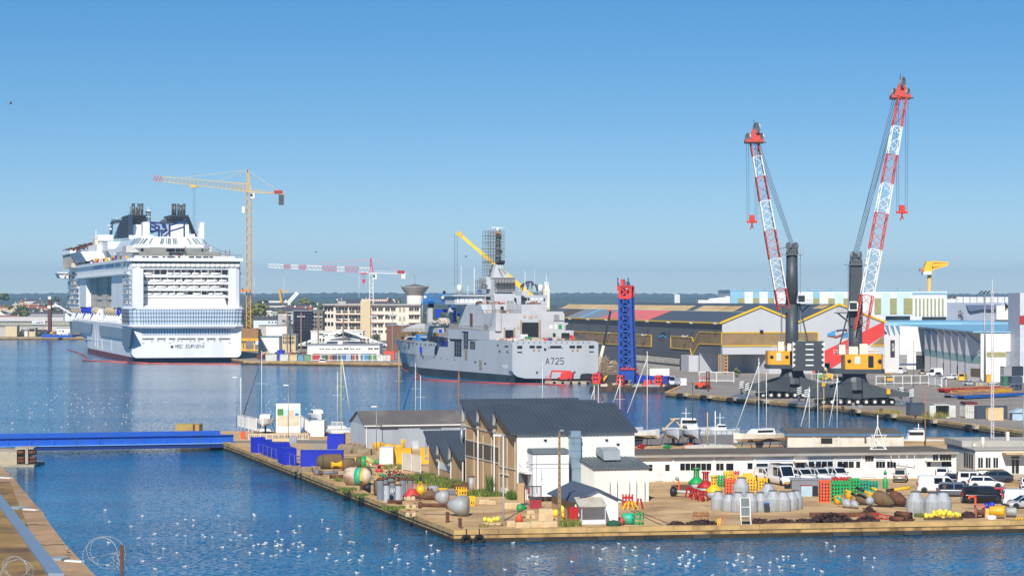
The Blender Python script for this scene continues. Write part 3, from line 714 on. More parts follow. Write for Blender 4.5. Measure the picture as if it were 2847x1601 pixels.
for k in range(14):m.box(-13.97,y0_-k*.62-.4,z-.45,-13.85,y0_-k*.62,z+.5)
m.y('name_plate_letter',mat('pale lettering',(196,200,204),.5),hull)
m=M()
for i in range(26):
 y=1+i*.66
for x0 in[-13.8+i*1.1 for i in range(26)]:m.bar((x0,-.2,zd),(x0,-.2,zd+1.05),.06)
for z in(zd+.55,zd+1.05):m.bar((-13.8,-.2,z),(13.8,-.2,z),.06);m.bar((13.8,0,z),(13.8,17,z),.06)
for i in range(30):
 y=yb[0]+i*1.22;m.bar((-13.8,y,zh),(-13.8,y,zh+1.5),.09)
m.bar((-13.8,yb[0],zh+1.2),(-13.8,yb[1],zh+1.2),.07)
for i in range(14):m.bar((13.8,1+i*1.3,zd),(13.8,1+i*1.3,zd+1.05),.06)
m.b('guard_rail',scaff,ns)
yh=19.
xl=BR.g(ZD(940,900),yh)[0];xr=BR.g(ZD(1540,900),yh)[0]
m=M();BR.rf(m,ZT,490,1045,1355,1385,yh,yh+30)
BR.rf(m,ZT,815,935,1130,1050,yh+.2,yh+14);BR.rf(m,ZT,1130,1022,1340,1060,yh+.1,yh+14)
BR.pf(m,ZT,[(1350,1165),(1403,1165),(1403,1178),(1368,1200),(1368,1265),(1445,1265),(1445,1385),(1350,1385)],yh+.3,yh+8)
xs_=BR.g(ZT(490,1100),yh)[0]
BR.ps(m,ZT,[(490,1045),(490,1270),(20,1225),(60,955),(210,930),(300,935),(345,1045)],xs_-.25,xs_+1.5)
hang=m.b('hangar',ngrey2,ns)
m=M();BR.rf(m,ZT,822,1165,1030,1350,yh-.06,yh+.2);BR.rf(m,ZT,612,1258,714,1362,yh-.06,yh+.2);BR.rf(m,ZT,1210,1295,1245,1372,yh-.05,yh+.2);BR.rf(m,ZT,1318,1292,1420,1360,yh-.05,yh+.5)
m.y('hangar_opening',black,hang)
m=M()
for X0,X1,Y0,Y1 in((810,1055,1125,1160),(600,735,1222,1256)):BR.rf(m,ZT,X0,Y0,X1,Y1,yh-.25,yh)
m.y('roller_door',mat('roller door',(186,190,194),.5,var=.05),hang)
m=M()
for X0,X1,Y0,Y1 in((806,820,1125,1370),(1034,1054,1125,1370),(597,611,1222,1370),(718,734,1222,1370)):BR.rf(m,ZT,X0,Y0,X1,Y1,yh-.5,yh)
m.y('door_frame',mat('door frame',(172,156,138),.7),hang)
m=M()
for X0,X1,Y0,Y1 in((1165,1208,1192,1244),(1228,1268,1190,1244)):BR.rf(m,ZT,X0,Y0,X1,Y1,yh-.08,yh)
m.y('white_panel',white,hang)
m=M();BR.rf(m,ZT,1282,1190,1322,1244,yh-.08,yh);m.b('green_panel',greenp,hang)
m=M();BR.rf(m,ZT,1226,1062,1290,1124,yh-.12,yh);BR.rf(m,ZT,1220,1132,1350,1138,yh-.3,yh);m.b('vent_grille',greyp,hang)
m=M()
for X,Y,w_ in((855,1090,18),(928,1095,26),(1000,1088,14),(775,1228,16)):BR.rf(m,ZT,X-w_,Y-18,X+w_,Y+18,yh-.1,yh)
m.y('primer_plate',mat('primer plate',(188,164,140),.7),hang)
m=M();BR.rs(m,ZT,165,1045,188,1205,xs_-.6,xs_);m.b('side_duct',rustm,hang)
m=M();BR.rs(m,ZT,340,1180,388,1260,xs_-.5,xs_);BR.rs(m,ZT,420,1180,440,1195,xs_-.4,xs_);m.y('side_locker',greyp,hang)
m=M();r=RR(6);cl=[white,tarp,cladw,greenp,rustm,greyp,orange,bluep]
for i in range(60):
 m.cur=r.choice((0,1,2,2,1,4,5,6));x=r.u(-13,-3)if i<42 else r.u(-3,9);h=r.u(.2,.9);m.cb((x,r.u(2,17),zd+h/2),(r.u(.3,1.5),r.u(.4,1.4),h))
m.cur=7;BR.rf(m,ZT,1110,1358,1204,1390,3,5);m.cur=3;BR.rf(m,ZT,885,1340,935,1375,8,10);m.cur=0;BR.rf(m,ZT,800,1310,895,1370,12,14);m.cur=6;BR.pf(m,ZT,[(1450,1320),(1470,1320),(1495,1372),(1460,1372)],12,14)
m.y('deck_equipment',cl,ns)
m=M();y2=yh+13
BR.rf(m,ZT,300,932,815,1050,y2,y2+22);BR.rf(m,ZT,1030,935,1130,1045,y2,y2+10)
BR.rf(m,ZT,470,810,740,935,y2+4,y2+20);BR.rf(m,ZT,740,822,810,935,y2+6,y2+20);BR.rf(m,ZT,820,765,900,822,y2+6,y2+14)
m.y('deck_house',ngrey2,ns)
m=M()
for X0,X1,Y0,Y1 in((550,592,960,1020),(634,692,960,1010),(345,390,985,1020),(1040,1085,955,1030),(765,776,965,1010)):BR.rf(m,ZT,X0,Y0,X1,Y1,y2-.06,y2+.2)
for X0,X1,Y0,Y1 in((375,425,835,880),(730,750,852,890)):BR.rf(m,ZT,X0,Y0,X1,Y1,y2+3.5,y2+4.2)
m.y('deck_house_opening',black,ns)
y3=y2+12
m=M()
BR.rf(m,ZT,-45,812,430,832,y3-.5,y3+10);BR.rf(m,ZT,-30,832,420,935,y3+.6,y3+9)
BR.rf(m,ZT,-25,918,250,935,y3-.3,y3+9);BR.pf(m,ZT,[(50,935),(250,935),(205,985),(160,1030)],y3+1,y3+8)
BR.pf(m,ZT,[(800,840),(880,818),(1145,815),(1145,830),(1130,925),(820,925)],y3+.2,y3+9)
BR.rf(m,ZT,860,918,1140,935,y3-.2,y3+9);BR.rf(m,ZT,430,800,880,830,y3+2,y3+10)
br_=m.b('bridge',ngrey,ns)
m=M()
for X0,X1 in((5,25),(42,90),(102,145),(158,200),(215,265),(278,322)):BR.rf(m,ZT,X0,853,X1,915,y3+.45,y3+.7)
for X0,X1 in((935,975),(988,1020),(1040,1085)):BR.rf(m,ZT,X0,852,X1,882,y3+.1,y3+.3)
m.y('bridge_window',mat('covered window',(226,230,236),.3,var=.05),br_)
m=M();BR.rf(m,ZT,808,848,885,890,y3+.05,y3+.3);BR.rf(m,ZT,895,850,915,885,y3+.05,y3+.3);BR.rf(m,ZT,1095,855,1110,890,y3+.05,y3+.3);m.y('wing_window',glass,br_)
m=M();r=RR(16);cl=[tarp,mat('faded red',(190,110,100),.7),greyp,cladw,greyp,rustm,tarp]
for i in range(60):
 m.cur=r.randrange(7);X=r.choice((r.u(300,470),r.u(460,720),r.u(940,1080),r.u(330,800)));up=r.random()<.6
 x=BR.g(ZT(X,930 if up else 1040),y2-1)[0];z=BR.g(ZT(X,932 if up else 1045),y2 if up else yh)[1];h=r.u(.3,1.1)
 m.cb((x,(y2+2.5)if up else y2-3+r.u(-3,2),z+h/2),(r.u(.5,1.8),1,h))
m.y('deck_store',cl,ns)
m=M();a=BR.g(ZT(418,800),y2+2);b_=BR.g(ZT(440,1040),y2-2)
for o in(0,.9):m.bar((a[0]+o,y2+2,a[1]),(b_[0]+o,y2-3,b_[1]),.12)
for i in range(16):
 t=i/15;m.bar((a[0]+(b_[0]-a[0])*t,y2+2-5*t,a[1]+(b_[1]-a[1])*t),(a[0]+.9+(b_[0]-a[0])*t,y2+2-5*t,a[1]+(b_[1]-a[1])*t),.1)
m.b('deck_stair',steel,ns)
y4=y3+4
m=M();BR.rf(m,ZT,482,600,735,815,y4,y4+8);m.cur=0
tw_=m.b('mast_tower',ngrey2,ns)
m=M();xs4=BR.g(ZT(482,700),y4)[0];BR.rf(m,ZT,368,590,484,740,y4+4,y4+10);BR.rf(m,ZT,480,590,735,604,y4-.3,y4+8);BR.rf(m,ZT,505,690,720,755,y4-.05,y4+.3);m.y('tower_block',ngrey,tw_)
m=M();BR.rf(m,ZT,495,660,735,695,y4-.1,y4+.3);m.b('tower_window',glass,tw_)
m=M();BR.pf(m,ZT,[(450,590),(470,510),(500,430),(540,445),(545,490),(600,590)],y4+3,y4+7);BR.pf(m,ZT,[(540,480),(550,480),(600,560),(625,560),(625,515),(635,520),(645,592),(590,592)],y4+1,y4+6)
m.y('funnel_housing',ngrey2,ns)
m=M()
for X in(528,565,592):
 p,q=BR.g(ZT(X,430),y4+3),BR.g(ZT(X+8,560),y4+3);m.cyl((p[0],y4+4,p[1]),(q[0],y4+4,q[1]),.42)
m.y('uptake_pipe',mat('pale green pipe',(150,172,166),.5),ns)
m=M()
for X in(528,565,592):
 p=BR.g(ZT(X,428),y4+3);m.cyl((p[0],y4+4,p[1]),(p[0]+.2,y4+3.5,p[1]+1),.5)
m.y('pipe_cowl',black,ns)
m=M();a,b_=BR.g(ZD(930,350),y4+9),BR.g(ZD(985,60),y4+9);xm=(a[0]+b_[0])/2
m.bar((xm-.7,y4+9,a[1]-8),(xm-.4,y4+9,b_[1]),.5);m.bar((xm+.9,y4+9,a[1]-8),(xm+.6,y4+9,b_[1]),.5)
zz=a[1]
while zz<b_[1]-1:m.bar((xm-.6,y4+9,zz),(xm+.8,y4+9,zz+1),.22);m.bar((xm+.8,y4+9,zz),(xm-.6,y4+9,zz+1),.22);m.bar((xm-.6,y4+9,zz),(xm+.8,y4+9,zz),.3);zz+=1.3
BR.rf(m,ZV,430,140,560,240,y4+8.5,y4+9.5);BR.rf(m,ZV,540,560,590,680,y4+8.5,y4+9.5);BR.rf(m,ZV,300,1000,330,1300,y4+8,y4+9)
m.b('mast',mat('mast dark',(108,106,108),.6,var=.3,vs=1),ns)
m=M();BR.rf(m,ZV,425,45,535,110,y4+8,y4+10);m.b('mast_top_drum',mat('orange buff',(222,166,96),.6),ns)
m=M();BR.rf(m,ZD,902,38,1004,46,y4+8.7,y4+9.2);BR.rf(m,ZD,945,46,965,70,y4+8.5,y4+9.5);m.b('radar_bar',white,ns)
m=M()
def scaffold(X0,Y0,X1,Y1,y0,y1,nx,nz,w=.085):
 a,b_=BR.g(ZV(X0,Y1),y0),BR.g(ZV(X1,Y0),y0)
 xs=[a[0]+(b_[0]-a[0])*i/nx for i in range(nx+1)];zs=[a[1]+(b_[1]-a[1])*j/nz for j in range(nz+1)]
 for y in(y0,y1):
  for x in xs:m.bar((x,y,zs[0]),(x,y,zs[-1]+.6),w)
  for j,z in enumerate(zs):
   m.bar((xs[0],y,z),(xs[-1],y,z),w);m.bar((xs[0],y,z+.55),(xs[-1],y,z+.55),w*.8)
 for j,z in enumerate(zs):
  for x in xs:m.bar((x,y0,z),(x,y1,z),w)
  if j%2==0:m.box(xs[0]-.2,y0,z-.12,xs[-1]+.2,y0+1.2,z);m.box(xs[0]-.2,y1-1,z-.12,xs[-1]+.2,y1,z)
  if j<nz:m.bar((xs[0],y0,z),(xs[min(nx,2)],y0,zs[j+1]),w*.8);m.bar((xs[-1],y0,z),(xs[max(0,nx-2)],y0,zs[j+1]),w*.8)
scaffold(180,60,640,900,y4+7,y4+12,6,9);m.nx()
scaffold(140,930,340,1300,y4+5,y4+9,3,4);m.nx()
def zvt(x,y):p=ZT(x,y);return((p[0]-1340)*10.35,(p[1]-640)*10.35)
a=zvt(290,640);b_=zvt(370,800);scaffold(a[0],a[1],b_[0],b_[1],y4+2,y4+6,3,4);m.nx()
a=zvt(500,620);b_=zvt(735,760);scaffold(a[0],a[1],b_[0],b_[1],y4-2,y4-.6,6,3,.09)
m.y('scaffold',scaff,ns)
m=M()
for X,Y0,Y1,w_ in((55,440,720,.14),(220,470,808,.22),(138,700,800,.18),(858,520,760,.2),(980,500,750,.08)):
 p,q=BR.g(ZT(X,Y0),y3+4),BR.g(ZT(X,Y1+20),y3+4);m.bar((p[0],y3+4,p[1]),(q[0],y3+4,q[1]),w_)
m.y('antenna',white,ns)
m=M()
for X,Y,rr in((35,740,2.9),(1055,738,2.9)):
 m.nx();p=BR.g(ZT(X,Y),y3+2);k=.65;m.rev([(.05,1.45),(.5,1.38),(.78,1.1),(.9,.6),(.86,-.8),(.5,-.95),(.4,-1.8)][::-1],(p[0],y3+2,p[1]),14)
m.y('radome',white,ns)
m=M();p=BR.g(ZT(795,770),y3+1);m.sph((p[0],y3+1,p[1]),.9);m.b('grey_radome',mat('grey green',(140,158,160),.5),ns)
m=M();r=RR(21)
for i in range(18):
 t=i/17;X=800+t*230;Y=700-60*sin(t*pi)+r.u(-10,10);p,q=BR.g(ZT(X,Y),y3+6),BR.g(ZT(X+r.u(-30,30),Y+r.u(20,110)),y3+6);m.bar((p[0],y3+6,p[1]),(q[0],y3+6,q[1]),.16)
for pts in(((810,690),(880,650),(920,648)),((930,650),(980,690),(1030,750)),((810,720),(870,670),(930,650))):
 for u,v in zip(pts,pts[1:]):
  p,q=BR.g(ZT(*u),y3+5),BR.g(ZT(*v),y3+5);m.bar((p[0],y3+5,p[1]),(q[0],y3+5,q[1]),.3)
m.b('hose_rack',mat('hose dark',(58,60,66),.7),ns)
m=M()
for X in range(10,1140,26):
 if 320<X<830:continue
 p=BR.g(ZT(X,812),y3);m.bar((p[0],y3,p[1]),(p[0],y3,p[1]+1.1),.06)
for a,b_ in((-40,330),(830,1140)):
 p,q=BR.g(ZT(a,790),y3),BR.g(ZT(b_,790),y3);m.bar((p[0],y3,p[1]+.3),(q[0],y3,q[1]+.3),.07)
m.nx()
for X in range(310,810,14):
 p=BR.g(ZT(X,1045),yh);m.bar((p[0],yh,p[1]-.1),(p[0],yh,p[1]+1),.06)
p=BR.g(ZT(310,1045),yh);q=BR.g(ZT(815,1045),yh);m.bar((p[0],yh,p[1]+1),(q[0],yh,p[1]+1),.08)
m.nx()
for X in range(1135,1340,18):
 p=BR.g(ZT(X,1022),yh);m.bar((p[0],yh,p[1]-.1),(p[0],yh,p[1]+1.1),.06)
p=BR.g(ZT(1130,1022),yh);q=BR.g(ZT(1335,1022),yh);m.bar((p[0],yh,p[1]+1.1),(q[0],yh,p[1]+1.1),.08);m.bar((p[0],yh,p[1]+.6),(q[0],yh,p[1]+.6),.06)
m.y('deck_rail',scaff,ns)
y5=76.;y6=60.
m=M();BR.rf(m,ZU,245,615,345,1430,y5,y5+1.3);m.nx();BR.rf(m,ZU,715,605,822,960,y6,y6+1.3);m.y('kingpost',mat('kingpost grey',(190,190,188),.5,var=.04),ns)
m=M();r=RR(31)
for X0,Y0,X1,Y1,y in((160,380,500,500,y5),(255,300,350,450,y5),(600,420,840,520,y6),(545,300,770,350,y6),(690,360,840,480,y6),(770,520,905,600,y6),(160,460,250,520,y5)):
 a,b_=BR.g(ZU(X0,Y1),y-1),BR.g(ZU(X1,Y0),y-1);m.box(a[0],y-1,a[1]-.1,b_[0],y+2,a[1])
 n=max(2,int((b_[0]-a[0])/.5))
 for i in range(n+1):x=a[0]+(b_[0]-a[0])*i/n;m.bar((x,y-1,a[1]),(x,y-1,b_[1]),.1);m.bar((x,y+2,a[1]),(x,y+2,b_[1]),.1)
 for j in range(4):z=a[1]+(b_[1]-a[1])*j/3;m.bar((a[0],y-1,z),(b_[0],y-1,z),.12);m.bar((a[0],y+2,z),(b_[0],y+2,z),.12)
 m.nx()
m.y('blue_scaffold',ltblue,ns)
m=M();BR.rf(m,ZU,420,640,505,830,y6+4,y6+4.6);BR.rf(m,ZU,500,640,715,705,y6+4,y6+4.4);BR.rf(m,ZU,825,660,880,930,y6-1,y6-.4);BR.rf(m,ZU,900,650,965,800,y6-1,y6-.5);BR.rf(m,ZU,860,890,900,930,y6-2,y6-1);BR.rf(m,ZU,500,1085,560,1170,y6-4,y6-3.3)
m.y('deck_tarpaulin',btarp,ns)
m=M();BR.rf(m,ZU,255,455,375,600,y5+.5,y5+1.5);BR.rf(m,ZU,620,400,690,430,y6,y6+1);BR.rf(m,ZU,780,600,880,640,y6,y6+1);BR.rf(m,ZU,585,230,635,330,y6+.5,y6+1);BR.rf(m,ZU,350,1240,450,1360,y6+2,y6+4);m.y('mast_head_gear',black,ns)
m=M()
for X,Y in((180,375),(575,385),(745,410)):
 p=BR.g(ZU(X,Y),y6-1.6);m.rev([(.05,-.2),(.55,-.15),(.55,.15),(.05,.2)],(p[0],y6-1.6,p[1]),10,'Y');m.nx()
m.y('sheave',white,ns)
m=M();
BR.rf(m,ZU,350,935,720,1010,y6+2,y6+8);BR.rf(m,ZU,350,1000,640,1150,y6+6,y6+14);BR.rf(m,ZU,470,1060,600,1170,y6-1,y6+4);m.y('cargo_deck',mat('cargo deck grey',(186,186,182),.6,var=.1),ns)
m=M();BR.rf(m,ZU,500,835,700,940,y6+2,y6+3);BR.rf(m,ZU,350,900,420,940,y6+1,y6+2);r=RR(15)
for i in range(26):
 X=r.u(350,715);Y=r.u(860,940);BR.rf(m,ZU,X,Y,X+r.u(12,40),Y+r.u(20,50),y6+1,y6+1.6)
m.y('deck_crate',cladw,ns)
m=M();BR.ps(m,ZS,[(170,420),(240,318),(425,310),(780,312),(780,470),(600,480),(200,440)],-5,-4.5);BR.rs(m,ZS,900,330,1010,390,-9,-8.5);m.b('foredeck_wall',ochre,ns)
m=M();BR.rf(m,ZS,430,318,550,395,118,119);m.b('foredeck_panel',mat('dark ochre',(110,84,40),.8),ns)
m=M();BR.ps(m,ZS,[(330,420),(400,390),(800,400),(810,470),(790,470),(770,425),(420,412),(350,440)],-11,-10.6);m.b('breakwater',white,ns)
m=M();BR.pf(m,ZS,[(300,265),(420,210),(620,140),(740,140),(780,300),(300,300)],112,114);m.b('bow_ramp_house',ngrey2,ns)
m=M();r=RR(5);cl=[ltblue,rustm,white,yellow,black]
for i in range(40):
 m.cur=r.randrange(5);y=r.u(70,125);x=r.u(-11,-3)*(1 if y<110 else .6);h=r.u(.4,1.6);m.cb((x,y,zf+h/2),(r.u(.4,1.4),r.u(.5,2),h))
m.cur=0;p=BR.g(ZS(650,430),92);m.cb((p[0],92,p[1]),(2.6,2,2.2))
m.y('foredeck_gear',cl,ns)
m=M()
for i in range(22):
 p=BR.g(ZS(150+i*26,300),110);m.bar((p[0],110,p[1]),(p[0],110,p[1]+1.3),.09)
p,q=BR.g(ZS(150,262),110),BR.g(ZS(730,262),110);m.bar((p[0],110,p[1]),(q[0],110,q[1]),.09)
m.b('bow_rail',scaff,ns)
m=M();pts=[gnd(p,0)for p in(ZS(240,1060),ZS(420,1105),ZS(560,1150),ZS(640,1190),ZS(560,1240),ZS(500,1262),ZS(1400,1310),ZS(2463,1355),ZD(1340,1412),ZD(1550,1420))]
m.tube([(p[0],p[1],.12)for p in pts],.2,6);tag(m.b('floating_boom',mat('boom red',(196,70,54),.6)),'red orange floating boom around the grey naval ship','boom')
m=M()
for a,b_ in((ZD(1275,1115),ZD(1690,1352)),(ZD(1318,1115),ZD(1700,1345)),(ZD(1371,1108),ZD(1545,1330)),(ZD(1656,1115),ZD(1785,1320)),(ZD(1318,1118),ZD(1780,1300))):
 x,z=BR.g(a,-.4);p=BR.w(x,-.4);q=gnd(b_,.9);m.bar((p[0],p[1],z),(q[0],q[1],1.),.1)
tag(m.b('mooring_lines',mat('dark rope',(64,64,70),.9)),'mooring lines running down from the naval ship stern','mooring line')
yc=850.
pv,tip=at(ZD(1290,668),yc),at(ZD(612,90),yc)
tc_=thing('pedestal_crane','yellow crane boom reaching up and left behind the scaffolded ship mast','crane',(pv[0],yc,QZ))
B=Vector((0,0,pv[2]-QZ));T_=Vector((tip[0]-pv[0],0,tip[2]-QZ));L_=T_-B
m=M();m.bar(B,B+L_*.42,1.5);m.bar(B+L_*.42,B+L_*.7,1.3);m.bar(B+L_*.7,T_,1.05);m.b('boom',mat('crane yellow',(242,200,16),.45,var=.06),tc_)
m=M();m.bar(T_-L_.normalized()*1.5,T_+L_.normalized()*.5,1.5);m.b('boom_head',yellow,tc_)
m=M();z=at(ZD(605,560),yc)[2]-QZ
for o in(-.4,-1.3):m.bar((T_.x+o,0,T_.z-.4),(T_.x+o,0,z),.12)
m.y('hoist_rope',black,tc_)
m=M();m.cyl((0,0,0),(0,0,B.z-2),1.3);m.box(-2,-1.6,B.z-2.2,2.5,1.6,B.z+.6);m.b('pedestal',yellow,tc_)
rimm=mat('alloy rim',(150,152,156),.35,.7);lampw=mat('clear lamp',(220,222,224),.1,var=.02);lampr=mat('tail lamp',(150,16,18),.2)
trimk=mat('black trim',(30,31,33),.6,var=.1);tyrem=rubber;platem=mat('number plate',(220,220,210),.5,var=.02)
def wheels(t,pos,r,w,hub=rimm):
 for x,y in pos:
  s=1 if y>0 else-1;a=M();a.rev([(r*.62,-w/2),(r*.95,-w/2),(r,-w*.3),(r,w*.3),(r*.95,w/2),(r*.62,w/2)],(0,0,0),16,'Y')
  wo=a.b('wheel',tyrem,t,(x,y,r));h=M();h.rev([(.02,s*w*.40),(r*.2,s*w*.44),(r*.6,s*w*.36),(r*.64,s*w*.5)]if True else[],(0,0,0),12,'Y',caps=False)
  h.b('rim',hub,wo)
def car(name,label,cat,paint,L=4.3,W=1.78,H=1.5,hood=1.05,ws=.75,roof0=None,rear=.35,belt=.92,gl=((.04,.46),(.5,.94)),van=False,wr=.32,cab=None,loc=(0,0,0),rz=0.,group=None,rack=False):
 """hood length, ws = run of the windscreen, rear = run of the rear screen, gl = side windows as fractions of the greenhouse"""
 t=thing(name,label,cat,loc,rz,group);w=W/2;xf,xr=L/2,-L/2;xh=xf-hood;fl=.2
 def ring(x,k,zt,zb=fl):return[(x,-w*k*.9,zb),(x,-w*k,zb+.18),(x,-w*k,zt-.16),(x,-w*k*.93,zt),(x,w*k*.93,zt),(x,w*k,zt-.16),(x,w*k,zb+.18),(x,w*k*.9,zb)]
 hz=belt-.06
 m=M();st=[ring(xf,.72,.5,.3),ring(xf-.08,.88,hz-.24),ring(xf-.4,.97,hz-.13),ring(xh,1,hz),ring(xh-.4,1,belt),ring(0,1,belt),ring(xr+.5,1,belt),ring(xr+.12,.96,belt if van or rear<.4 else belt-.02),ring(xr,.88,.55 if not van else belt-.1)]
 m.loft(st,sm=True)
 kb,kr=.94,(.88 if van else .76)
 x0,x1,x2,x3=xh+.12,xh-ws,xr+rear+.06,xr+.06
 zt=H;b=belt-.03
 def g(x,k,z):return[(x,-w*k,z),(x,w*k,z)]
 P={'A':g(x0,kb*.95,b),'B':g(x1,kr,zt-.05),'B2':g(x1-.25,kr,zt),'C2':g(x2+.25,kr,zt),'C':g(x2,kr,zt-.06),'D':g(x3,kb*.95,b)}
 o=['A','B','B2','C2','C','D']
 for p,q in zip(o,o[1:]):m.c(P[p][0],P[p][1],P[q][1],P[q][0])
 for s in(0,1):m.c(*[P[k][s]for k in o])
 body=m.b('body',paint,t)
 d=M();e=.012
 def lerp(a,c,u):return tuple(a[i]+(c[i]-a[i])*u for i in range(3))
 def quad(a,b_,c,dd,n,u0,u1,v0,v1):
  q=[lerp(lerp(a,b_,u),lerp(dd,c,u),v)for u,v in((u0,v0),(u1,v0),(u1,v1),(u0,v1))]
  d.c(*[tuple(p[i]+n[i]*e for i in range(3))for p in q]);d.nx()
 quad(P['A'][0],P['A'][1],P['B'][1],P['B'][0],(1,0,1),.06,.94,.1,.95)
 if cab is None:quad(P['D'][0],P['D'][1],P['C'][1],P['C'][0],(-1,0,.6),.08,.92,(.28 if van else .2),.92)
 for s,ny in((0,-1),(1,1)):
  for u0,u1 in gl:
   a,c=lerp(P['A'][s],P['D'][s],u0),lerp(P['A'][s],P['D'][s],u1)
   def topx(x):
    if x>x1:return b+(zt-.05-b)*(x0-x)/(x0-x1)
    if x<x2:return b+(zt-.06-b)*(x-x3)/(x2-x3)
    return zt-.05
   pts=[];n_=6;lo=[];hi=[]
   for i in range(n_+1):
    x=a[0]+(c[0]-a[0])*i/n_;zz=b+(topx(x)-b)*.84;kk=lambda z:w*(kb*.95+(kr-kb*.95)*(z-b)/(zt-b))+e*2
    lo.append((x,ny*kk(b+.05),b+.05));hi.append((x,ny*kk(zz),max(zz,b+.07)))
   d.c(*(lo+hi[::-1]));d.nx()
 d.y('window',glass,t)
 wheels(t,[(xf-.8 if not van else xf-.92,-w+.1),(xf-.8 if not van else xf-.92,w-.1),(xr+.78,-w+.1),(xr+.78,w-.1)],wr,.22)
 k=M()
 for x in(xf-.8 if not van else xf-.92,xr+.78):
  for s in(-1,1):k.rev([(wr*1.02,s*(w+.008)),(wr*1.2,s*(w+.012)),(wr*1.24,s*(w-.02))],(x,0,wr),14,'Y',a0=0 if True else 0,a1=pi,caps=False);k.nx()
 k.y('wheel_arch',trimk,t)
 k=M();k.box(xf-.1,-w*.7,.28,xf+.03,w*.7,.5);k.nx();k.box(xr-.04,-w*.85,.3,xr+.06,w*.85,.52);k.y('bumper',trimk if not van else paint,t)
 k=M()
 for s in(-1,1):k.cb((xf-.1,s*w*.72,hz-.28),(.2,w*.34,.15));k.nx()
 k.y('headlight',lampw,t)
 k=M()
 for s in(-1,1):k.cb((xr+.04,s*w*.84,belt-.08),(.14,w*.18,.3 if not van else .42));k.nx()
 k.y('tail_light',lampr,t)
 k=M()
 for s in(-1,1):k.cb((xh-.15,s*(w+.1),belt+.06),(.12,.2,.14));k.nx()
 k.y('mirror',trimk,t)
 k=M();k.cb((xr-.01,0,.62),(.02,.5,.11));k.nx();k.cb((xf+.02,0,.4),(.02,.5,.11));k.y('number_plate',platem,t)
 if rack:
  k=M()
  for s in(-1,1):k.bar((x1-.2,s*w*.7,H+.06),(x2+.2,s*w*.7,H+.06),.05);k.nx()
  if rack==2:
   for i in range(6):k.bar((x1-.2-(x1-x2-.4)*i/5,-w*.7,H+.1),(x1-.2-(x1-x2-.4)*i/5,w*.7,H+.1),.05)
  k.y('roof_rail',trimk,t)
 return t
def paintm(n,c):return mat('car paint '+n,c,.22,.0,var=.04,spec=.6)
PW=paintm('white',(224,226,228));PK=paintm('black',(16,18,24));PG=paintm('grey',(92,98,108));PS=paintm('silver',(168,172,178));PR=paintm('red',(190,20,34));PB=paintm('beige',(146,138,118));PN=paintm('slate',(52,62,76));PY=paintm('yellow',(236,184,20))
def van_kw(L=4.9,W=1.95,H=1.97):return dict(L=L,W=W,H=H,hood=.75,ws=.75,rear=.12,belt=1.12,van=True,wr=.34)
ZW1=Z(2340,1020,9.2);ZW2=Z(2060,960,8.525);ZW3=Z(1640,1000,8.05);ZW4=Z(2580,1000,8.524)
slate=mat('slate cladding',(92,95,100),.6,var=.05,vs=.3,corr=('Z',.6,.012),dirt=(104,106,108),da=.4,ds=.06)
lgrey=mat('pale grey cladding',(188,190,194),.55,var=.03,vs=.3,corr=('Z',.6,.012))
browncl=mat('brown cladding',(146,120,80),.8,var=.14,vs=.5,corr=('Z',.6,.02),dirt=(96,80,58),da=.5,ds=.12)
trimy=mat('yellow trim',(226,184,20),.5,var=.04)
roofsl=mat('slate roof',(80,88,98),.65,var=.06,vs=.2)
pinkr=mat('pink roof',(222,112,106),.7,var=.05,vs=.1);greyr=mat('grey roof',(130,140,150),.7,var=.08,vs=.1);lbr=mat('sky blue roof',(120,180,214),.7,var=.04)
ylr=mat('translucent roof sheet',(222,188,124),.6,var=.12,vs=.12,dirt=(176,128,60),da=.6,ds=.05);bronr=mat('brown roof',(92,78,60),.8,var=.2,vs=.2)
redc=mat('red cladding',(214,62,54),.6,var=.04,corr=('Z',.9,.02));dblue=mat('dark blue door',(24,34,110),.5,var=.1,corr=('X',.4,.02))
lblue=mat('light blue sheeting',(132,180,206),.5,var=.04);olive=mat('olive sheet',(150,148,96),.6,var=.08);paleb=mat('pale blue sheet',(190,214,226),.5,var=.04)
c0=gnd(ZE(1840,1050));WF=Fr(c0[0],c0[1],rad(12))
WW=WF.g(ZG(1185,700),0)[0];WH=17.4;LEN=262.
ax1=WF.g(ZE(2225,372),0);ax2=WF.g(ZG(815,480),0);vx=WF.g(ZG(490,625),0)[0];ZR1=ax1[1];ZR2=ax2[1]
wh=ffr(WF,'warehouse','long slate grey warehouse with twin gables and a red diagonal stripe','warehouse')
m=M();xd1=WF.g(ZE(2310,850),0);zd_=WF.g(ZE(1840,852),0)[1];yd1=WF.e(ZE(1612,835),0)[0]
dr=WF.g(ZG(625,955),0),WF.g(ZG(745,955),0);rd0=(dr[0][0],dr[1][0],dr[0][1])
m.c((0,0,zd_),(xd1[0],0,zd_),(xd1[0],0,QZ),(rd0[0],0,QZ),(rd0[0],0,rd0[2]),(rd0[1],0,rd0[2]),(rd0[1],0,QZ),(WW,0,QZ),(WW,0,WH),(ax2[0],0,ZR2),(vx,0,WH),(ax1[0],0,ZR1),(0,0,WH))
m.b('gable_wall',lgrey,wh)
m=M();m.c((0,0,zd_),(0,yd1,zd_),(0,yd1,QZ),(0,LEN,QZ),(0,LEN,WH),(0,0,WH));m.c((WW,0,QZ),(WW,LEN,QZ),(WW,LEN,WH),(WW,0,WH))
m.b('side_wall',slate,wh)
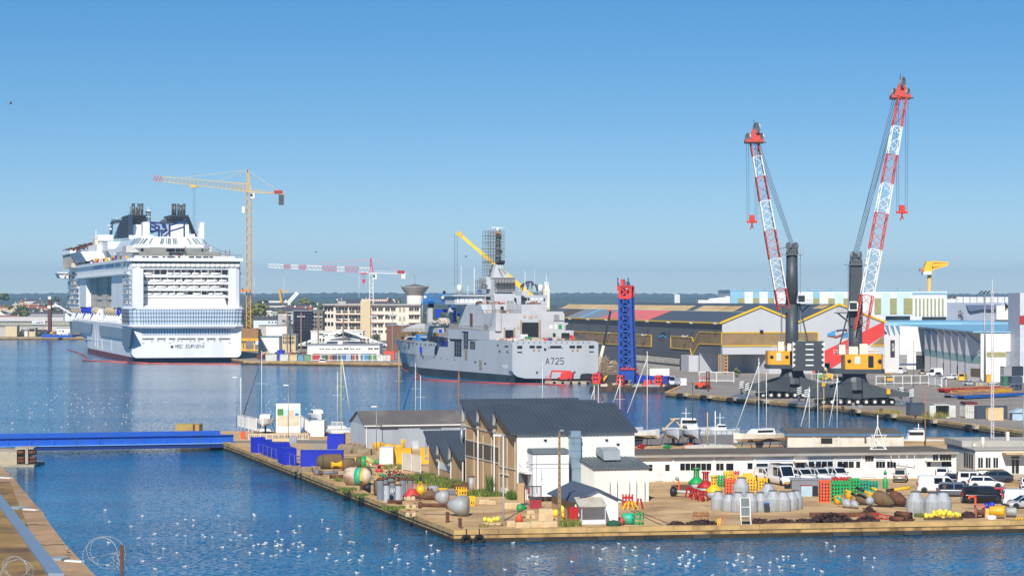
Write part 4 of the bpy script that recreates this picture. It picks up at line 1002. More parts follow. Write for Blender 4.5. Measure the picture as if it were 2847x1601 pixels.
m=M();dp=min(14,yd1);m.c((0,yd1,QZ),(6,dp,QZ),(6,dp,zd_),(0,yd1,zd_));m.c((6,dp,QZ),(xd1[0]-4,dp,QZ),(xd1[0]-4,dp,zd_),(6,dp,zd_));m.c((xd1[0]-4,dp,QZ),(xd1[0],0,QZ),(xd1[0],0,zd_),(xd1[0]-4,dp,zd_));m.c((0,0,zd_),(xd1[0],0,zd_),(xd1[0],yd1,zd_),(0,yd1,zd_))
m.b('entrance_recess',lgrey,wh)
m=M();a,b_=WF.g(ZE(1675,935),dp-.1),WF.g(ZE(1838,1048),dp-.1);m.box(6.1,dp-.15,QZ,b_[0]+1,dp-.02,a[1]);m.b('sliding_door',dblue,wh)
m=M();m.box(rd0[0]-1,3,QZ,rd0[1]+1,12,rd0[2]+1);m.b('door_interior',black,wh)
m=M();x=WF.g(ZE(1862,900),0)[0]
for dx in(-1.1,1.1):m.bar((x+dx,.4,QZ),(x+dx,.4,zd_),.32);m.bar((x+dx,2.4,QZ),(x+dx,2.4,zd_),.32)
for k in range(6):z0=QZ+k*(zd_-QZ)/6;z1=z0+(zd_-QZ)/6;m.bar((x-1.1,.4,z0),(x+1.1,.4,z1),.26);m.bar((x-1.1,.4,z1),(x+1.1,.4,z1),.26)
m.b('lattice_column',mat('buff steel',(186,146,96),.7,var=.1),wh)
def slope(m,y0,y1,t0,t1,o=0.,s=0):
 xa,za,xb,zb=((-.6,WH-.2,ax1[0],ZR1),(ax1[0],ZR1,vx,WH),(vx,WH,ax2[0],ZR2),(ax2[0],ZR2,WW+.6,WH-.2))[s]
 P=lambda t,y:(xa+(xb-xa)*t,y,za+(zb-za)*t+o);m.c(P(t0,y0),P(t0,y1),P(t1,y1),P(t1,y0))
m=M()
for s in range(4):slope(m,-.5,LEN,0,1,.05,s)
roof=m.b('roof',roofsl,wh)
ye=lambda X,Y:WF.e(ZE(X,Y),0)[0]
yp0,yp1,yg1=ye(1110,497),ye(610,487),ye(270,478)
m=M();slope(m,yp0,yp1,0,.66,.12);m.b('pink_panel',pinkr,roof)
m=M();slope(m,yp1,yg1,0,.66,.12);m.b('grey_panel',greyr,roof)
m=M();slope(m,ye(440,480),ye(408,479),0,.66,.17);m.b('blue_stripe',lbr,roof)
m=M();slope(m,yg1,yg1+22,0,.66,.12);m.b('brown_panel',bronr,roof)
m=M();j=M();y=16.;r=RR(1)
while y<LEN-9:
 if abs(y-62)>6:
  slope(m,y,y+8.2,.68,.84,.13);slope(m,y+1.2,y+9.4,.85,1.,.13)
  slope(j,y+8.2,y+8.9,.66,.85,.16);slope(j,y+9.4,y+9.9,.85,1,.16)
 y+=9.
for y in(5.,10.):slope(m,y,y+4.5,.72,.93,.13,2)
m.y('roof_light',ylr,roof);j.b('roof_light_joint',white,roof)
m=M()
slope(j:=M(),0,LEN,.655,.675,.14);j.b('roof_rail_white',white,roof)
m.bar((-.65,-.5,WH-.2),(-.65,LEN,WH-.2),.5)
for a,b_ in(((-.6,WH-.2),(ax1[0],ZR1)),((ax1[0],ZR1),(vx,WH)),((vx,WH),(ax2[0],ZR2)),((ax2[0],ZR2),(WW+.6,WH-.2))):m.bar((a[0],-.35,a[1]+.1),(b_[0],-.35,b_[1]+.1),.3,.6)
m.b('verge_trim',trimy,roof)
bl=[(330,620),(1130,658),(1130,772),(585,740)]
br2=[(1327,668),(1540,680),(1557,728),(1612,625),(1840,632),(1840,752),(1612,745),(1540,872),(1523,798),(1327,786)]
m=M();WF.ps(m,ZE,bl,-.12,.1);WF.ps(m,ZE,br2,-.12,.1)
f0=WF.g(ZG(0,708),0),WF.g(ZG(648,812),0);m.box(0,-.12,f0[1][1],f0[1][0],.1,f0[0][1])
WF.pf(m,ZG,[(1075,812),(1180,735),(1180,812)],-.12,.1)
m.y('brown_band',browncl,wh)
m=M()
def trimline(pts,side):
 for a,b_ in zip(pts,pts[1:]):
  q0,q1=(WF.e(ZE(*a),0),WF.e(ZE(*b_),0));m.bar((-.2,q0[0],q0[1]),(-.2,q1[0],q1[1]),.2,.3)
trimline([(330,620),(1130,658),(1130,772),(585,740)],1);trimline(br2+[br2[0]],1)
for z in(f0[0][1],f0[1][1]):m.bar((0,-.2,z),(f0[1][0],-.2,z),.2,.34)
m.bar((f0[1][0],-.2,f0[0][1]),(f0[1][0],-.2,f0[1][1]),.3,.3);z=WF.g(ZG(1130,812),0)[1];m.bar((WF.g(ZG(1075,812),0)[0],-.2,z),(WW,-.2,z),.2,.34)
m.b('band_edging',trimy,wh)
m=M();WF.pf(m,ZG,[(520,945),(1185,617),(1185,727),(760,992),(760,1090),(747,1090),(747,953),(623,953),(623,1060),(606,1060),(606,942)],-.14,.05);m.b('red_stripe',redc,wh)
lg1=mat('logo blue',(70,150,200),.5,var=.03);lg2=mat('logo dark',(60,34,44),.5);lg3=mat('logo brown',(140,80,64),.5)
for nm,pts,mt in(('logo_blue',[(726,715),(790,690),(790,732),(726,735)],lg1),('logo_brown',[(726,735),(795,735),(885,705),(885,722),(795,752),(726,738)],lg3),('logo_dark',[(795,688),(884,678),(884,700),(850,690),(800,700)],lg2),('logo_edge',[(845,715),(895,705),(895,745),(850,750)],lg1)):
 m=M();WF.pf(m,ZG,pts,-.2,-.05);m.b(nm,mt,wh)
for nm,pts,mt in(('logo_dark',[(1215,650),(1240,627),(1268,645),(1268,665),(1240,645),(1215,668)],black),('logo_blue',[(1200,665),(1240,650),(1268,668),(1268,685),(1240,668),(1200,690)],lg1),('logo_brown',[(1210,690),(1245,690),(1240,712)],lg3)):
 m=M();WF.ps(m,ZE,pts,-.2,.05);m.b(nm,mt,wh)
m=M()
for X,Y in((342,485),(525,490),(712,497),(1125,510),(1340,520),(1572,525),(1815,530),(710,630),(1082,648),(1498,660)):
 y,z=WF.e(ZE(X,Y),0);m.bar((-.1,y,z),(-1.6,y,z-.6),.22);m.cb((-1.8,y,z-.2),(.7,.7,.5));m.nx()
m.y('wall_lamp',mat('lamp grey',(190,194,196),.5),wh)
m=M();x,z=WF.g(ZG(192,698),0);m.cb((x,-.4,z),(1,.7,.8));m.b('floodlight',black,wh)
m=M();WF.rf(m,ZG,352,515,362,960,-.6,-.2);WF.rf(m,ZE,1832,755,1842,1050,-.3,.3);m.y('downpipe',steel,wh)
m=M();WF.rf(m,ZG,1008,850,1138,1075,-5,0);WF.rf(m,ZG,1003,850,1142,858,-5.3,0);m.b('white_annex',cream,wh)
an=ffr(WF,'office_annex','low dark annex with two rows of pale sawtooth sunshades beside the warehouse','annex')
y0,z0=WF.e(ZE(1428,870),-3);y1=WF.e(ZE(940,835),-3)[0]
m=M();m.box(-3,y0,QZ,-.05,y1,z0);m.b('wall',mat('annex dark',(82,78,78),.7,corr=('Z',1.,.02)),an)
m=M();yq,zq=WF.e(ZE(1430,868),-3.2);yq2=WF.e(ZE(1500,868),-3.2)[0];m.box(-3.4,yq2-1,QZ,-.05,yq-.2,zq+.4);m.b('end_pier',lgrey,an)
m=M()
for zc in(WF.e(ZE(1420,925),-3)[1],WF.e(ZE(1420,1005),-3)[1]):
 n=20
 for k in range(n):
  y=y0+1+(y1-y0-2)*k/n;w_=(y1-y0-2)/n;m.ext([(y+w_*.5,zc-.95),(y+w_*.95,zc+.95),(y+.1*w_,zc+.95)],-3.6,-3.,'X');m.nx()
m.y('sunshade',mat('sunshade pale',(196,192,184),.6),an)
m=M()
for zc in(WF.e(ZE(1420,925),-3)[1],WF.e(ZE(1420,1005),-3)[1]):m.box(-3.06,y0+1,zc-1,-2.9,y1-1,zc+1)
m.y('window_band',glass,an)
SF=Fr(*gnd(ZH(1005,585),1.2),0);SF=Fr(SF.o[0],1010.,0)
sh=ffr(SF,'striped_shed','big shed with alternating pale blue and white cladding stripes behind the warehouse','shed')
X0=SF.g(ZE(1922,213),0);X1=SF.g(ZH(1003,335),0);zt=X0[1];xw=SF.g(ZH(715,335),0)[0]
m=M();m.box(X0[0],0,QZ,xw,60,zt);m.box(xw,-.5,QZ,X1[0],60,zt-.2);m.b('wall',mat('shed white',(214,220,224),.5,var=.04,corr=('X',.8,.03)),sh)
m=M();o=M();q=M()
for a,b_ in((1922,2065),(2150,2215),(2300,2365)):SF.rf(m,ZE,a,216,b_,420,-.15,0);SF.rf(o,ZE,max(a,2000)if a<2000 else a,285,b_,335,-.3,-.1)
for a,b_ in((610,663),(733,785),(855,905),(1105,1158),(1230,1285),(1340,1410)):SF.rf(o,ZG,a,432,b_,560,-.3,-.1)
for a,b_ in((610,663),):SF.rf(m,ZG,a,380,b_,560,-.15,0)
for a,b_ in((785,855),(905,1000),(1160,1230),(1285,1400)):SF.rf(q,ZG,a,385,b_,575,-.14,0)
for k in range(8):SF.rf(o,ZH,740+k*32,392,752+k*32,535,-.9,-.4)
m.y('blue_stripe',lblue,sh);o.y('olive_panel',olive,sh);q.y('pale_stripe',paleb,sh)
m=M();m.box(X0[0]-.2,-.3,zt,xw,60,zt+.5);SF.rf(m,ZH,715,340,1003,356,-.8,-.4);m.b('parapet',lblue,sh)
m=M()
for k in range(9):x=X0[0]+6+k*9.5;m.cyl((x,10,zt+.4),(x,10,zt+1.1),.4,.6,8);m.nx()
m.y('roof_vent',greyp,sh)
m=M();SF.rf(m,ZG,1195,575,1392,612,-.4,0);SF.rf(m,ZH,795,545,1000,575,-.9,-.4);m.y('shed_opening',glass,sh)
m=M();SF.rf(m,ZE,1600,305,1715,335,-10,0);SF.pf(m,ZE,[(1712,335),(1712,290),(1880,275),(1885,262),(1918,268),(1918,335)],-8,0);tag(m.b('low_white_building',white),'low white stepped building beside the striped shed','building').location=(SF.o[0],SF.o[1],0)
hc=thing('hammerhead_crane','distant yellow hammerhead crane rising over the striped shed','crane',at(ZH(857,330),1150)[:2]+(0,))
HF=Fr(hc.location.x,1150.,0)
m=M();a=HF.g(ZH(857,330),0);w_=HF.g(ZH(876,330),0)[0];m.cyl((0,0,QZ),(0,0,HF.g(ZH(857,185),0)[1]),w_,w_*.93,14);m.b('tower',mat('crane buff',(222,176,90),.5,var=.05),hc)
m=M();HF.pf(m,ZH,[(808,150),(838,82),(880,80),(880,190),(835,190)],-2.5,2.5);m.b('head',mat('crane golden',(240,190,20),.5),hc)
m=M();HF.rf(m,ZH,806,165,872,192,-3,2.5);m.b('machine_house',white,hc)
m=M();HF.rf(m,ZH,780,140,812,162,-1.5,1.5);m.b('counterweight',mat('faded red',(190,110,100)),hc)
m=M();P=lambda X,Y,y:(HF.g(ZH(X,Y),0)[0],y,HF.g(ZH(X,Y),0)[1])
for y in(-1.8,1.8):
 m.bar(P(875,82,y),P(1012,92,y),.6);m.bar(P(875,150,y),P(1005,110,y),.6)
 for k in range(7):m.bar(P(880+k*18,84+k*1.2,y),P(890+k*17,146-k*5.4,y),.4);m.bar(P(890+k*17,146-k*5.4,y),P(898+k*18,85+k*1.2,y),.4)
m.b('jib',mat('crane golden',(240,190,20)),hc)
GF=Fr(0,1080.,0)
gs=thing('hull_on_slipway','grey ship hull under construction far behind the blue roofed hall','ship hull',(0,1080,0))
m=M();GF.pf(m,ZH,[(1003,430),(1620,430),(1620,580),(1003,580)],0,30);m.b('hull',mat('hull pale grey',(150,160,178),.5,var=.05,vs=.1),gs)
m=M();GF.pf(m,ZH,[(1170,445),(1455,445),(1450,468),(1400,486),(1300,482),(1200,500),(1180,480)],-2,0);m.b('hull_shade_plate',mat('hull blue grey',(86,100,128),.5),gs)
m=M();GF.rf(m,ZH,1420,450,1620,570,-3,0);m.b('bow_block',white,gs)
m=M()
for k in range(9):GF.rf(m,ZH,1085+k*58,378,1138+k*58,428,6,20)
GF.rf(m,ZH,1005,395,1085,428,8,20);m.y('deck_module',mat('module white',(206,206,204),.6),gs)
m=M();r=RR(2)
for k in range(40):X=r.u(1490,1615);GF.rf(m,ZH,X,r.u(425,460),X+r.u(2,10),r.u(465,500),-3.4,-3)
for k in range(14):X=r.u(1085,1140);Y=r.u(490,560);GF.rf(m,ZH,X,Y,X+r.u(4,25),Y+4,-2.4,-2)
GF.rf(m,ZH,1040,368,1085,378,8,12)
m.b('shipyard_staging',rustm,gs)
g1=gnd(ZH(1285,1090));g0=gnd((2588,1031));IF=Fr(g1[0],g1[1],atan2(g0[1]-g1[1],g0[0]-g1[0])-pi/2)
il=ffr(IF,'blue_roofed_hall','pale grey and white hall with light blue roof and notched wall top','hall')
yl=sqrt((g0[0]-g1[0])**2+(g0[1]-g1[1])**2);zt=15.3
hgm=mat('hall grey',(214,214,214),.6,var=.05,vs=.1,streak=True,dirt=(190,192,196),da=.4,ds=.05)
m=M();m.box(2.2,.2,QZ,60,yl,zt-.1);n=7;d=yl/n;g_=M();t_=M();l_=M()
for k in range(n):
 y=k*d;P=lambda f,z,o=0.:(2.0-4.0*f-o*.97,y+d*f-o*.25,z)
 m.c(P(0,QZ),P(1,QZ),P(1,zt-.15),P(0,zt-.15));m.c(P(1,QZ),(2.0,y+d,QZ),(2.0,y+d,zt-.15),P(1,zt-.15))
 g_.c(P(0,QZ+5.1,.06),P(1,QZ+5.1,.06),P(1,QZ+7.2,.06),P(0,QZ+7.2,.06))
 l_.c(P(.12,zt-4.2,.05),P(.95,zt-.2,.05),P(.02,zt-.2,.05));l_.nx();t_.bar(P(.12,zt-4.2,.08),P(.95,zt-.2,.08),.2,.4);t_.bar(P(.12,zt-4.2,.08),P(.5,QZ+7.3,.08),.1);t_.nx()
m.b('wall',hgm,il);g_.b('green_band',mat('sea green band',(130,164,166),.6),il)
l_.y('notch_panel',mat('notch beige',(206,196,176),.7),il);t_.y('notch_edge',mat('edge blue',(96,140,170),.5),il)
m=M()
for k,f0,f1 in((0,.3,.75),(2,.2,.7),(4,.4,.7)):m.loft([[(2-4*f-.08,(k+f)*d,QZ+1.2),(2-4*f-.08,(k+f)*d,QZ+3.6)]for f in(f0,f1)],close=False,caps=False)
m.y('loading_door',mat('loading door',(110,96,70),.7),il)
xe=IF.g(ZH(1500,900),-.2)[0]
m=M();m.box(0,-.6,QZ,xe,0,zt-.3);IF.rf(m,ZH,1500,675,1620,835,-.6,0);m.y('white_front',mat('front white',(232,232,230),.5,var=.02),il)
m=M();IF.rf(m,ZH,1338,840,1500,882,-.7,-.5);m.b('olive_strip',olive,il)
m=M();IF.rf(m,ZH,1505,840,1620,1040,-.4,0);m.b('roller_door',mat('door grey',(150,156,162),.6,corr=('Z',.5,.02)),il)
m=M();m.box(-2.2,-1,zt-.1,62,yl+70,zt+.3);m.b('roof',lblue,il)
_g=gnd(ZH(480,1040));JF=Fr(_g[0]*764/_g[1],764.,rad(6))
m=M();JF.rf(m,ZH,470,618,604,1050,0,40);jw=m.b('side_hall',MATS['hall grey'],il);jw.matrix_world=Matrix.Translation((JF.o[0],JF.o[1],0))@Matrix.Rotation(JF.th,4,'Z');
def rel(o,fr,parent_fr):
 o.matrix_parent_inverse=(Matrix.Translation((parent_fr.o[0],parent_fr.o[1],0))@Matrix.Rotation(parent_fr.th,4,'Z')).inverted()
 o.matrix_basis=Matrix.Translation((fr.o[0],fr.o[1],0))@Matrix.Rotation(fr.th,4,'Z')
rel(jw,JF,IF)
m=M();JF.rf(m,ZH,531,740,567,882,-.25,0);o=m.b('wall_sign',mat('sign dark',(52,48,58),.6),il);rel(o,JF,IF)
m=M();m.T=None;a=JF.g(ZH(540,830),-.3);b_=JF.g(ZH(560,770),-.3)
letters(m,'IDEA',a[0],a[1],b_[1]-a[1],-.34,(b_[0]-a[0])*.2,.35,.06);
s_=m.b('sign_lettering',white,o)
m=M();
for k in range(3):JF.pf(m,ZH,[(495+k*44-10,618),(520+k*44,700),(526+k*44,690),(512+k*44,618)],-.3,0)
for q in m.y('notch_edge',MATS['edge blue'],il):rel(q,JF,IF)
KF=Fr(*gnd((2588,1027)),rad(4))
m=M();KF.rf(m,ZH,602,628,868,835,0,30);KF.rf(m,ZH,602,835,745,985,.1,30);o=m.b('white_hall',MATS['front white'],il);rel(o,KF,IF)
m=M();KF.rf(m,ZH,745,870,866,985,.0,4);o=m.b('hall_opening',black,il);rel(o,KF,IF)
m=M();KF.rf(m,ZH,745,836,866,868,-.2,2);KF.rf(m,ZH,606,862,670,950,-.3,.1);o=m.b('hall_canopy',greyp,il);rel(o,KF,IF)
m=M();KF.rf(m,ZH,602,935,745,943,-.4,.1);KF.rf(m,ZH,600,630,607,985,-.4,.1);o=m.b('blue_trim',mat('trim blue',(60,90,150),.5),il);rel(o,KF,IF)
m=M();JF.rf(m,ZH,480,588,1620,616,84,160);o=m.b('rear_roof',lblue,il);rel(o,JF,IF)
m=M();KF.rf(m,ZH,600,622,1345,640,20,60);o=m.b('roof_edge_white',white,il);rel(o,KF,IF)
TF=Fr(*gnd((2838,1066)),0)
st=ffr(TF,'silo_tower','tall white tower with a red band at the right end of the port','tower')
m=M();TF.rf(m,ZH,1617,345,1800,1100,0,16);m.b('shaft',mat('silo white',(196,200,208),.5,corr=('X',.7,.03)),st)
m=M();TF.rf(m,ZH,1616,535,1800,608,-.2,.1);m.b('red_band',redp,st)
cdark=mat('crane charcoal',(62,68,72),.5,var=.06,vs=.3,dirt=(80,86,88),da=.3,ds=.15)
cyel=mat('crane amber',(238,164,28),.4,var=.04);credp=mat('boom red',(158,16,40),.45,var=.05);cwht=mat('boom white',(228,228,226),.45,var=.03)
hookm=mat('hook orange',(216,54,28),.45)
def lattice(m,p,q,u,v,w0,w1,h0,h1,n,ch,la):
 """four chords from p to q with lacing; u, v are the cross axes"""
 L=q-p;pt=lambda t,a,b:p+L*t+u*(a*(w0+(w1-w0)*t)/2)+v*(b*(h0+(h1-h0)*t)/2)
 for a in(-1,1):
  for b in(-1,1):m.bar(pt(0,a,b),pt(1,a,b),ch)
 for k in range(n):
  t0,t1=k/n,(k+1)/n
  for s,(a0,b0,a1,b1)in enumerate(((-1,-1,1,-1),(1,-1,1,1),(1,1,-1,1),(-1,1,-1,-1))):
   f=(k+s)%2
   m.bar(pt(t0,*((a0,b0)if f else(a1,b1))),pt(t1,*((a1,b1)if f else(a0,b0))),la)
 for a0,b0,a1,b1 in((-1,-1,1,-1),(1,-1,1,1),(1,1,-1,1),(-1,1,-1,-1)):m.bar(pt(1,a0,b0),pt(1,a1,b1),la)
def harbour_crane(base,Yg,label,foot,tip,zf,ztip,ct,zc,cw,side,seg):
 """all picture points are read on the crane's own vertical plane"""
 bx=gnd(base)[0]*Yg/gnd(base)[1];fr=Fr(bx,Yg,0)
 t=ffr(fr,'harbour_crane',label,'harbour crane','mobile harbour cranes on the quay');g=QZ
 m=M();m.rev([(4.2,g+3.4),(3.0,g+5.2),(2.6,g+6.4),(2.9,g+7.0)],(0,0,0),16,sm=False);m.box(-2.6,-3,g+1.3,2.6,3,g+3.4);m.box(-7.5,-2.6,g+1.4,7.5,2.6,g+2.8);m.b('undercarriage',cdark,t)
 m=M()
 for sx in(-1,1):
  for sy in(-1,1):
   m.loft([[(sx*1.2,sy*4-1,g+1.6),(sx*1.2,sy*4+1,g+1.6),(sx*1.2,sy*4+1,g+5.2),(sx*1.2,sy*4-1,g+5.2)],[(sx*8.2,sy*6.2-.8,g+2),(sx*8.2,sy*6.2+.8,g+2),(sx*8.2,sy*6.2+.8,g+3.2),(sx*8.2,sy*6.2-.8,g+3.2)],[(sx*11.4,sy*6.8-.6,g+2.1),(sx*11.4,sy*6.8+.6,g+2.1),(sx*11.4,sy*6.8+.6,g+3),(sx*11.4,sy*6.8-.6,g+3)]]);m.nx()
 m.y('outrigger',cdark,t)
 m=M();w=M()
 for sx in(-1,1):
  for sy in(-1,1):
   m.cyl((sx*11.6,sy*6.8,g+.4),(sx*11.6,sy*6.8,g+2.6),.28,n=8);m.loft([[(sx*11.6-2.4,sy*6.8-2,g+.02),(sx*11.6+2.4,sy*6.8-2,g+.02),(sx*11.6+2.4,sy*6.8+2,g+.02),(sx*11.6-2.4,sy*6.8+2,g+.02)],[(sx*11.6-.8,sy*6.8-.8,g+.55),(sx*11.6+.8,sy*6.8-.8,g+.55),(sx*11.6+.8,sy*6.8+.8,g+.55),(sx*11.6-.8,sy*6.8+.8,g+.55)]]);m.nx()
   for k in range(4):w.bar((sx*11.6-.5,sy*6.8-.66,g+2+k*.45),(sx*11.6+.5,sy*6.8-.66,g+2.35+k*.45),.06,.2)
   w.nx()
 m.y('outrigger_pad',mat('pad grey',(88,98,112),.6),t);w.y('warning_stripes',white,t)
 m=M();hb=M()
 for sy in(-1,1):
  for k in range(9):
   x=-7.6+k*1.9
   for o in(0,1.0):
    y=sy*(4.2+o);m.rev([(.42,-.36),(.76,-.36),(.8,-.25),(.8,.25),(.76,.36),(.42,.36)],(x,y,g+.8),14,'Y');m.nx();
   hb.rev([(.02,sy*.42),(.36,sy*.40)],(x,sy*5.2,g+.8),10,'Y',caps=False);hb.nx()
 m.y('wheel',rubber,t);hb.y('wheel_hub',mat('hub white',(214,206,196),.5),t)
 m=M();x=8.6;
 for o in(-.4,.4):m.bar((x+o-1.5,-6.2,g+5.4),(x+o+1.6,-6.6,g+.3),.12);m.bar((x+o-1.5,-6.2,g+6.4),(x+o+1.6,-6.6,g+1.3),.07)
 for k in range(9):f=k/9;m.bar((x-1.9+3.1*f,-6.2-.4*f,g+5.2-5*f),(x-1.1+3.1*f,-6.2-.4*f,g+5.2-5*f),.1)
 m.box(x-4,-6.6,g+5.3,x-1.2,-5.6,g+5.42)
 for k in range(5):m.bar((x-4+k*.7,-6.6,g+5.4),(x-4+k*.7,-6.6,g+6.6),.07)
 m.b('access_stair',steel,t)
 m=M();m.box(6.2,-6.9,g+2.6,7.0,-6.5,g+3.8);m.b('control_box',yellow,t)
 s=side
 m=M();m.ext([(-5.6*s,-3),(-4.8*s,-3.6),(5.6*s,-3.6),(6.4*s,-2.8),(6.4*s,3.4),(-5.6*s,3.4)],g+7.0,g+8.0,'Z');m.b('slewing_platform',cdark,t)
 m=M();m.ext([(-2.5*s,-3.5),(4.6*s,-3.5),(5.6*s,-3.1),(6.1*s,-2.2),(6.1*s,3.2),(-2.5*s,3.2)],g+8.0,g+11.3,'Z')if s>0 else m.ext([(-1,-3.4),(-1,3.2),(-5.6,3.2),(-6.2,2.6),(-6.2,-2.8),(-5.6,-3.4)],g+8.0,g+11.2,'Z')
 m.b('machine_house',cyel,t)
 m=M()
 for x in((-1.6,5.2)if s>0 else(-5.3,-1.7)):m.rev([(.02,-.06),(.42,-.06),(.45,0)],(x,-3.52 if s>0 else-3.42,g+9.8),12,'Y',caps=False);m.nx()
 m.y('vent_opening',black,t)
 m=M();(m.box(2.6,-3.62,g+8.4,3.8,-3.4,g+11)if s>0 else m.box(-4.2,-3.5,g+8.9,-3.1,-3.38,g+10.8));m.b('cabin_window' if s>0 else 'side_plate',glass if s>0 else paleb,t)
 if s>0:
  m=M();m.box(-.4,-3.56,g+9.2,.8,-3.46,g+10.8);m.b('side_plate',paleb,t)
 m=M();m.box(-1.4,-1.6,g+11.2,.6,1,g+13.0);m.nx();m.box(1.0,-1.4,g+11.2,2.8,1,g+13.6);m.nx();m.box(-3.6,-1.4,g+11.2,-2.2,1,g+13.4);m.y('machinery_cabinet',cream,t)
 m=M()
 for i in range(14):x=-5+i*.85;m.bar((x,-3.3,g+11.2),(x,-3.3,g+12.3),.06)
 m.bar((-5.2,-3.3,g+12.3),(6,-3.3,g+12.3),.06);m.bar((-5.2,-3.3,g+11.8),(6,-3.3,g+11.8),.05);m.b('platform_rail',white,t)
 if s<0:
  m=M();m.box(-.6,-5.4,g+6.6,7.0,-3.2,g+13.6);m.ext([(-.6,-3.2),(7,-3.2),(6.2,3),(.4,3)],g+8,g+12.6,'Z');m.b('counterweight',cdark,t)
  m=M()
  for k in range(5):
   z=g+13.0-k*1.25
   m.box(2.5,-5.45,z-.25,4.4,-5.38,z+.05);m.nx()
   for sx,x in((1,-.6),(-1,7.0)):m.ext([(x,z+.5),(x+sx*.75,z-.05),(x,z-.7)],-5.46,-5.38,'Y');m.nx()
  m.y('counterweight_mark',white,t)
 c0_=fr.g(cw[0],0),fr.g(cw[1],0);ctop=fr.g(ct,0);x0,x1=c0_[0][0],c0_[1][0];xc=(x0+x1)/2;rr=(x1-x0)/2;zt2=ctop[1]
 m=M();zm=g+8+(zt2-g-8)*zc;m.cyl((xc,0,g+7.5),(xc,0,zm),rr*1.03,rr*.96,20)
 if s>0:m.loft([[(xc-rr*.9,-rr*.9,zm-2),(xc+rr*.95,-rr*.9,zm-2),(xc+rr*.95,rr*.9,zm-2),(xc-rr*.9,rr*.9,zm-2)],[(xc-rr*.8,-rr*.8,zt2-2),(xc+rr*.9,-rr*.8,zt2-2),(xc+rr*.9,rr*.8,zt2-2),(xc-rr*.8,rr*.8,zt2-2)]])
 else:m.cyl((xc,0,zm),(xc,0,zt2-2),rr*.96,rr*.86,20)
 m.b('tower',cdark,t)
 m=M();m.ext([(xc-rr*.9,zt2-2.2),(xc+rr*1.0,zt2-2.2),(xc+rr*.7,zt2-.4),(xc,zt2+.2),(xc-rr*.6,zt2-.6)],-.8,.8,'Y');m.b('tower_head',cdark,t)
 m=M()
 for sx in(-.5,.55):
  for y in(-1.0,.4):
   m.T=Matrix.Translation((xc+rr*sx,y,zt2-.3))@Matrix.Rotation(rad(60*s),4,'Z');m.rev([(.1,-.2),(.85,-.2),(.85,.2),(.1,.2)],(0,0,0),14,'Y',sm=False);m.T=None;m.nx()
 m.y('head_sheave',steel,t)
 m=M();m.box(xc-rr*1.5,-1.8,zt2-2.5,xc+rr*1.6,1.8,zt2-2.4)
 for i in range(9):x=xc-rr*1.5+i*rr*.385;m.bar((x,-1.8,zt2-2.4),(x,-1.8,zt2-1.3),.06)
 m.bar((xc-rr*1.5,-1.8,zt2-1.3),(xc+rr*1.6,-1.8,zt2-1.3),.07);m.b('head_platform',steel,t)
 m=M();xl_=xc+rr*(1.25 if s<0 else-1.15)
 for o in(-.3,.3):m.bar((xl_,o-.9,g+9),(xl_,o-.9,zt2-2.5),.08)
 z=g+9.5
 while z<zt2-2.6:m.bar((xl_,-1.2,z),(xl_,-.6,z),.07);z+=.6
 m.b('ladder',steel,t)
 zfoot=fr.g(foot,0);yb_=-rr-1.3 if s>0 else 0.;Pf=Vector((zfoot[0],yb_,zfoot[1]));tp=fr.g(tip,0);Pt=Vector((tp[0],yb_,tp[1]))
 m=M();m.box(min(xc,Pf.x)-.3,-1.2,Pf.z-.9,max(xc,Pf.x)+.3,1.2,Pf.z+.7);m.b('boom_bracket',cdark,t)
 zc_=g+8+(zt2-g-8)*.56;dx=-1 if s>0 else 1
 m=M();m.box(xc+dx*rr,-2.2,zc_-2.0,xc+dx*(rr+3.0),1.4,zc_-1.8)
 for i in range(7):x=xc+dx*(rr+.2+i*.45);m.bar((x,-2.2,zc_-1.8),(x,-2.2,zc_-.6),.06)
 m.bar((xc+dx*rr,-2.2,zc_-.6),(xc+dx*(rr+3),-2.2,zc_-.6),.07);m.bar((xc+dx*(rr+2.6),-.5,zc_-1.9),(xc+dx*rr,-.5,zc_-4),.3);m.b('cab_platform',cdark,t)
 cx_=xc+(-rr*.6 if s>0 else rr*1.25)
 m=M();m.ext([(cx_-1.1,zc_-1.4),(cx_+.9,zc_-1.4),(cx_+1.1,zc_+.2),(cx_+.7,zc_+.7),(cx_-.8,zc_+.7)],-rr-1.8,-rr+.2,'Y');cb_=m.b('operator_cab',white,t)
 m=M();m.box(cx_-.85,-rr-1.86,zc_-1.1,cx_+.75,-rr-1.78,zc_+.4);m.b('cab_window',glass,cb_)
 m=M();p0=Vector((xc-s*rr*.5,-.6,g+11));m.bar((xc-s*4.2,-.8,g+11.2),(xc-s*rr,-.8,g+8+(zt2-g-8)*.52),.32);m.b('luffing_cylinder',cdark,t)
 D=Pt-Pf;u=Vector((D.z,0,-D.x)).normalized();v=Vector((0,1,0));N=len(seg);pr=0.
 wid=lambda f:2.9 if f<.35 else(2.85 if f<.5 else 2.85-(f-.5)*1.7)
 for i,(f,c)in enumerate(seg):
  m=M();lattice(m,Pf+D*pr,Pf+D*f,u,v,2.7 if pr==0 else wid(pr)*.9,wid(f)*.9,2.4 if pr==0 else wid(pr),wid(f),max(3,int((f-pr)*26)),.25,.11)
  m.b('boom_section',credp if c=='r' else cwht,t);pr=f
 m=M();a=u*.0;m.box(Pt.x-2.2,-1.7,Pt.z-.5,Pt.x+2.2,1.7,Pt.z+.4);m.ext([(Pt.x-1.4,Pt.z),(Pt.x+1.6,Pt.z),(Pt.x+1.2,Pt.z+2.6),(Pt.x-.4,Pt.z+3.0)],-.3,.3,'Y');m.b('boom_head',credp,t)
 m=M()
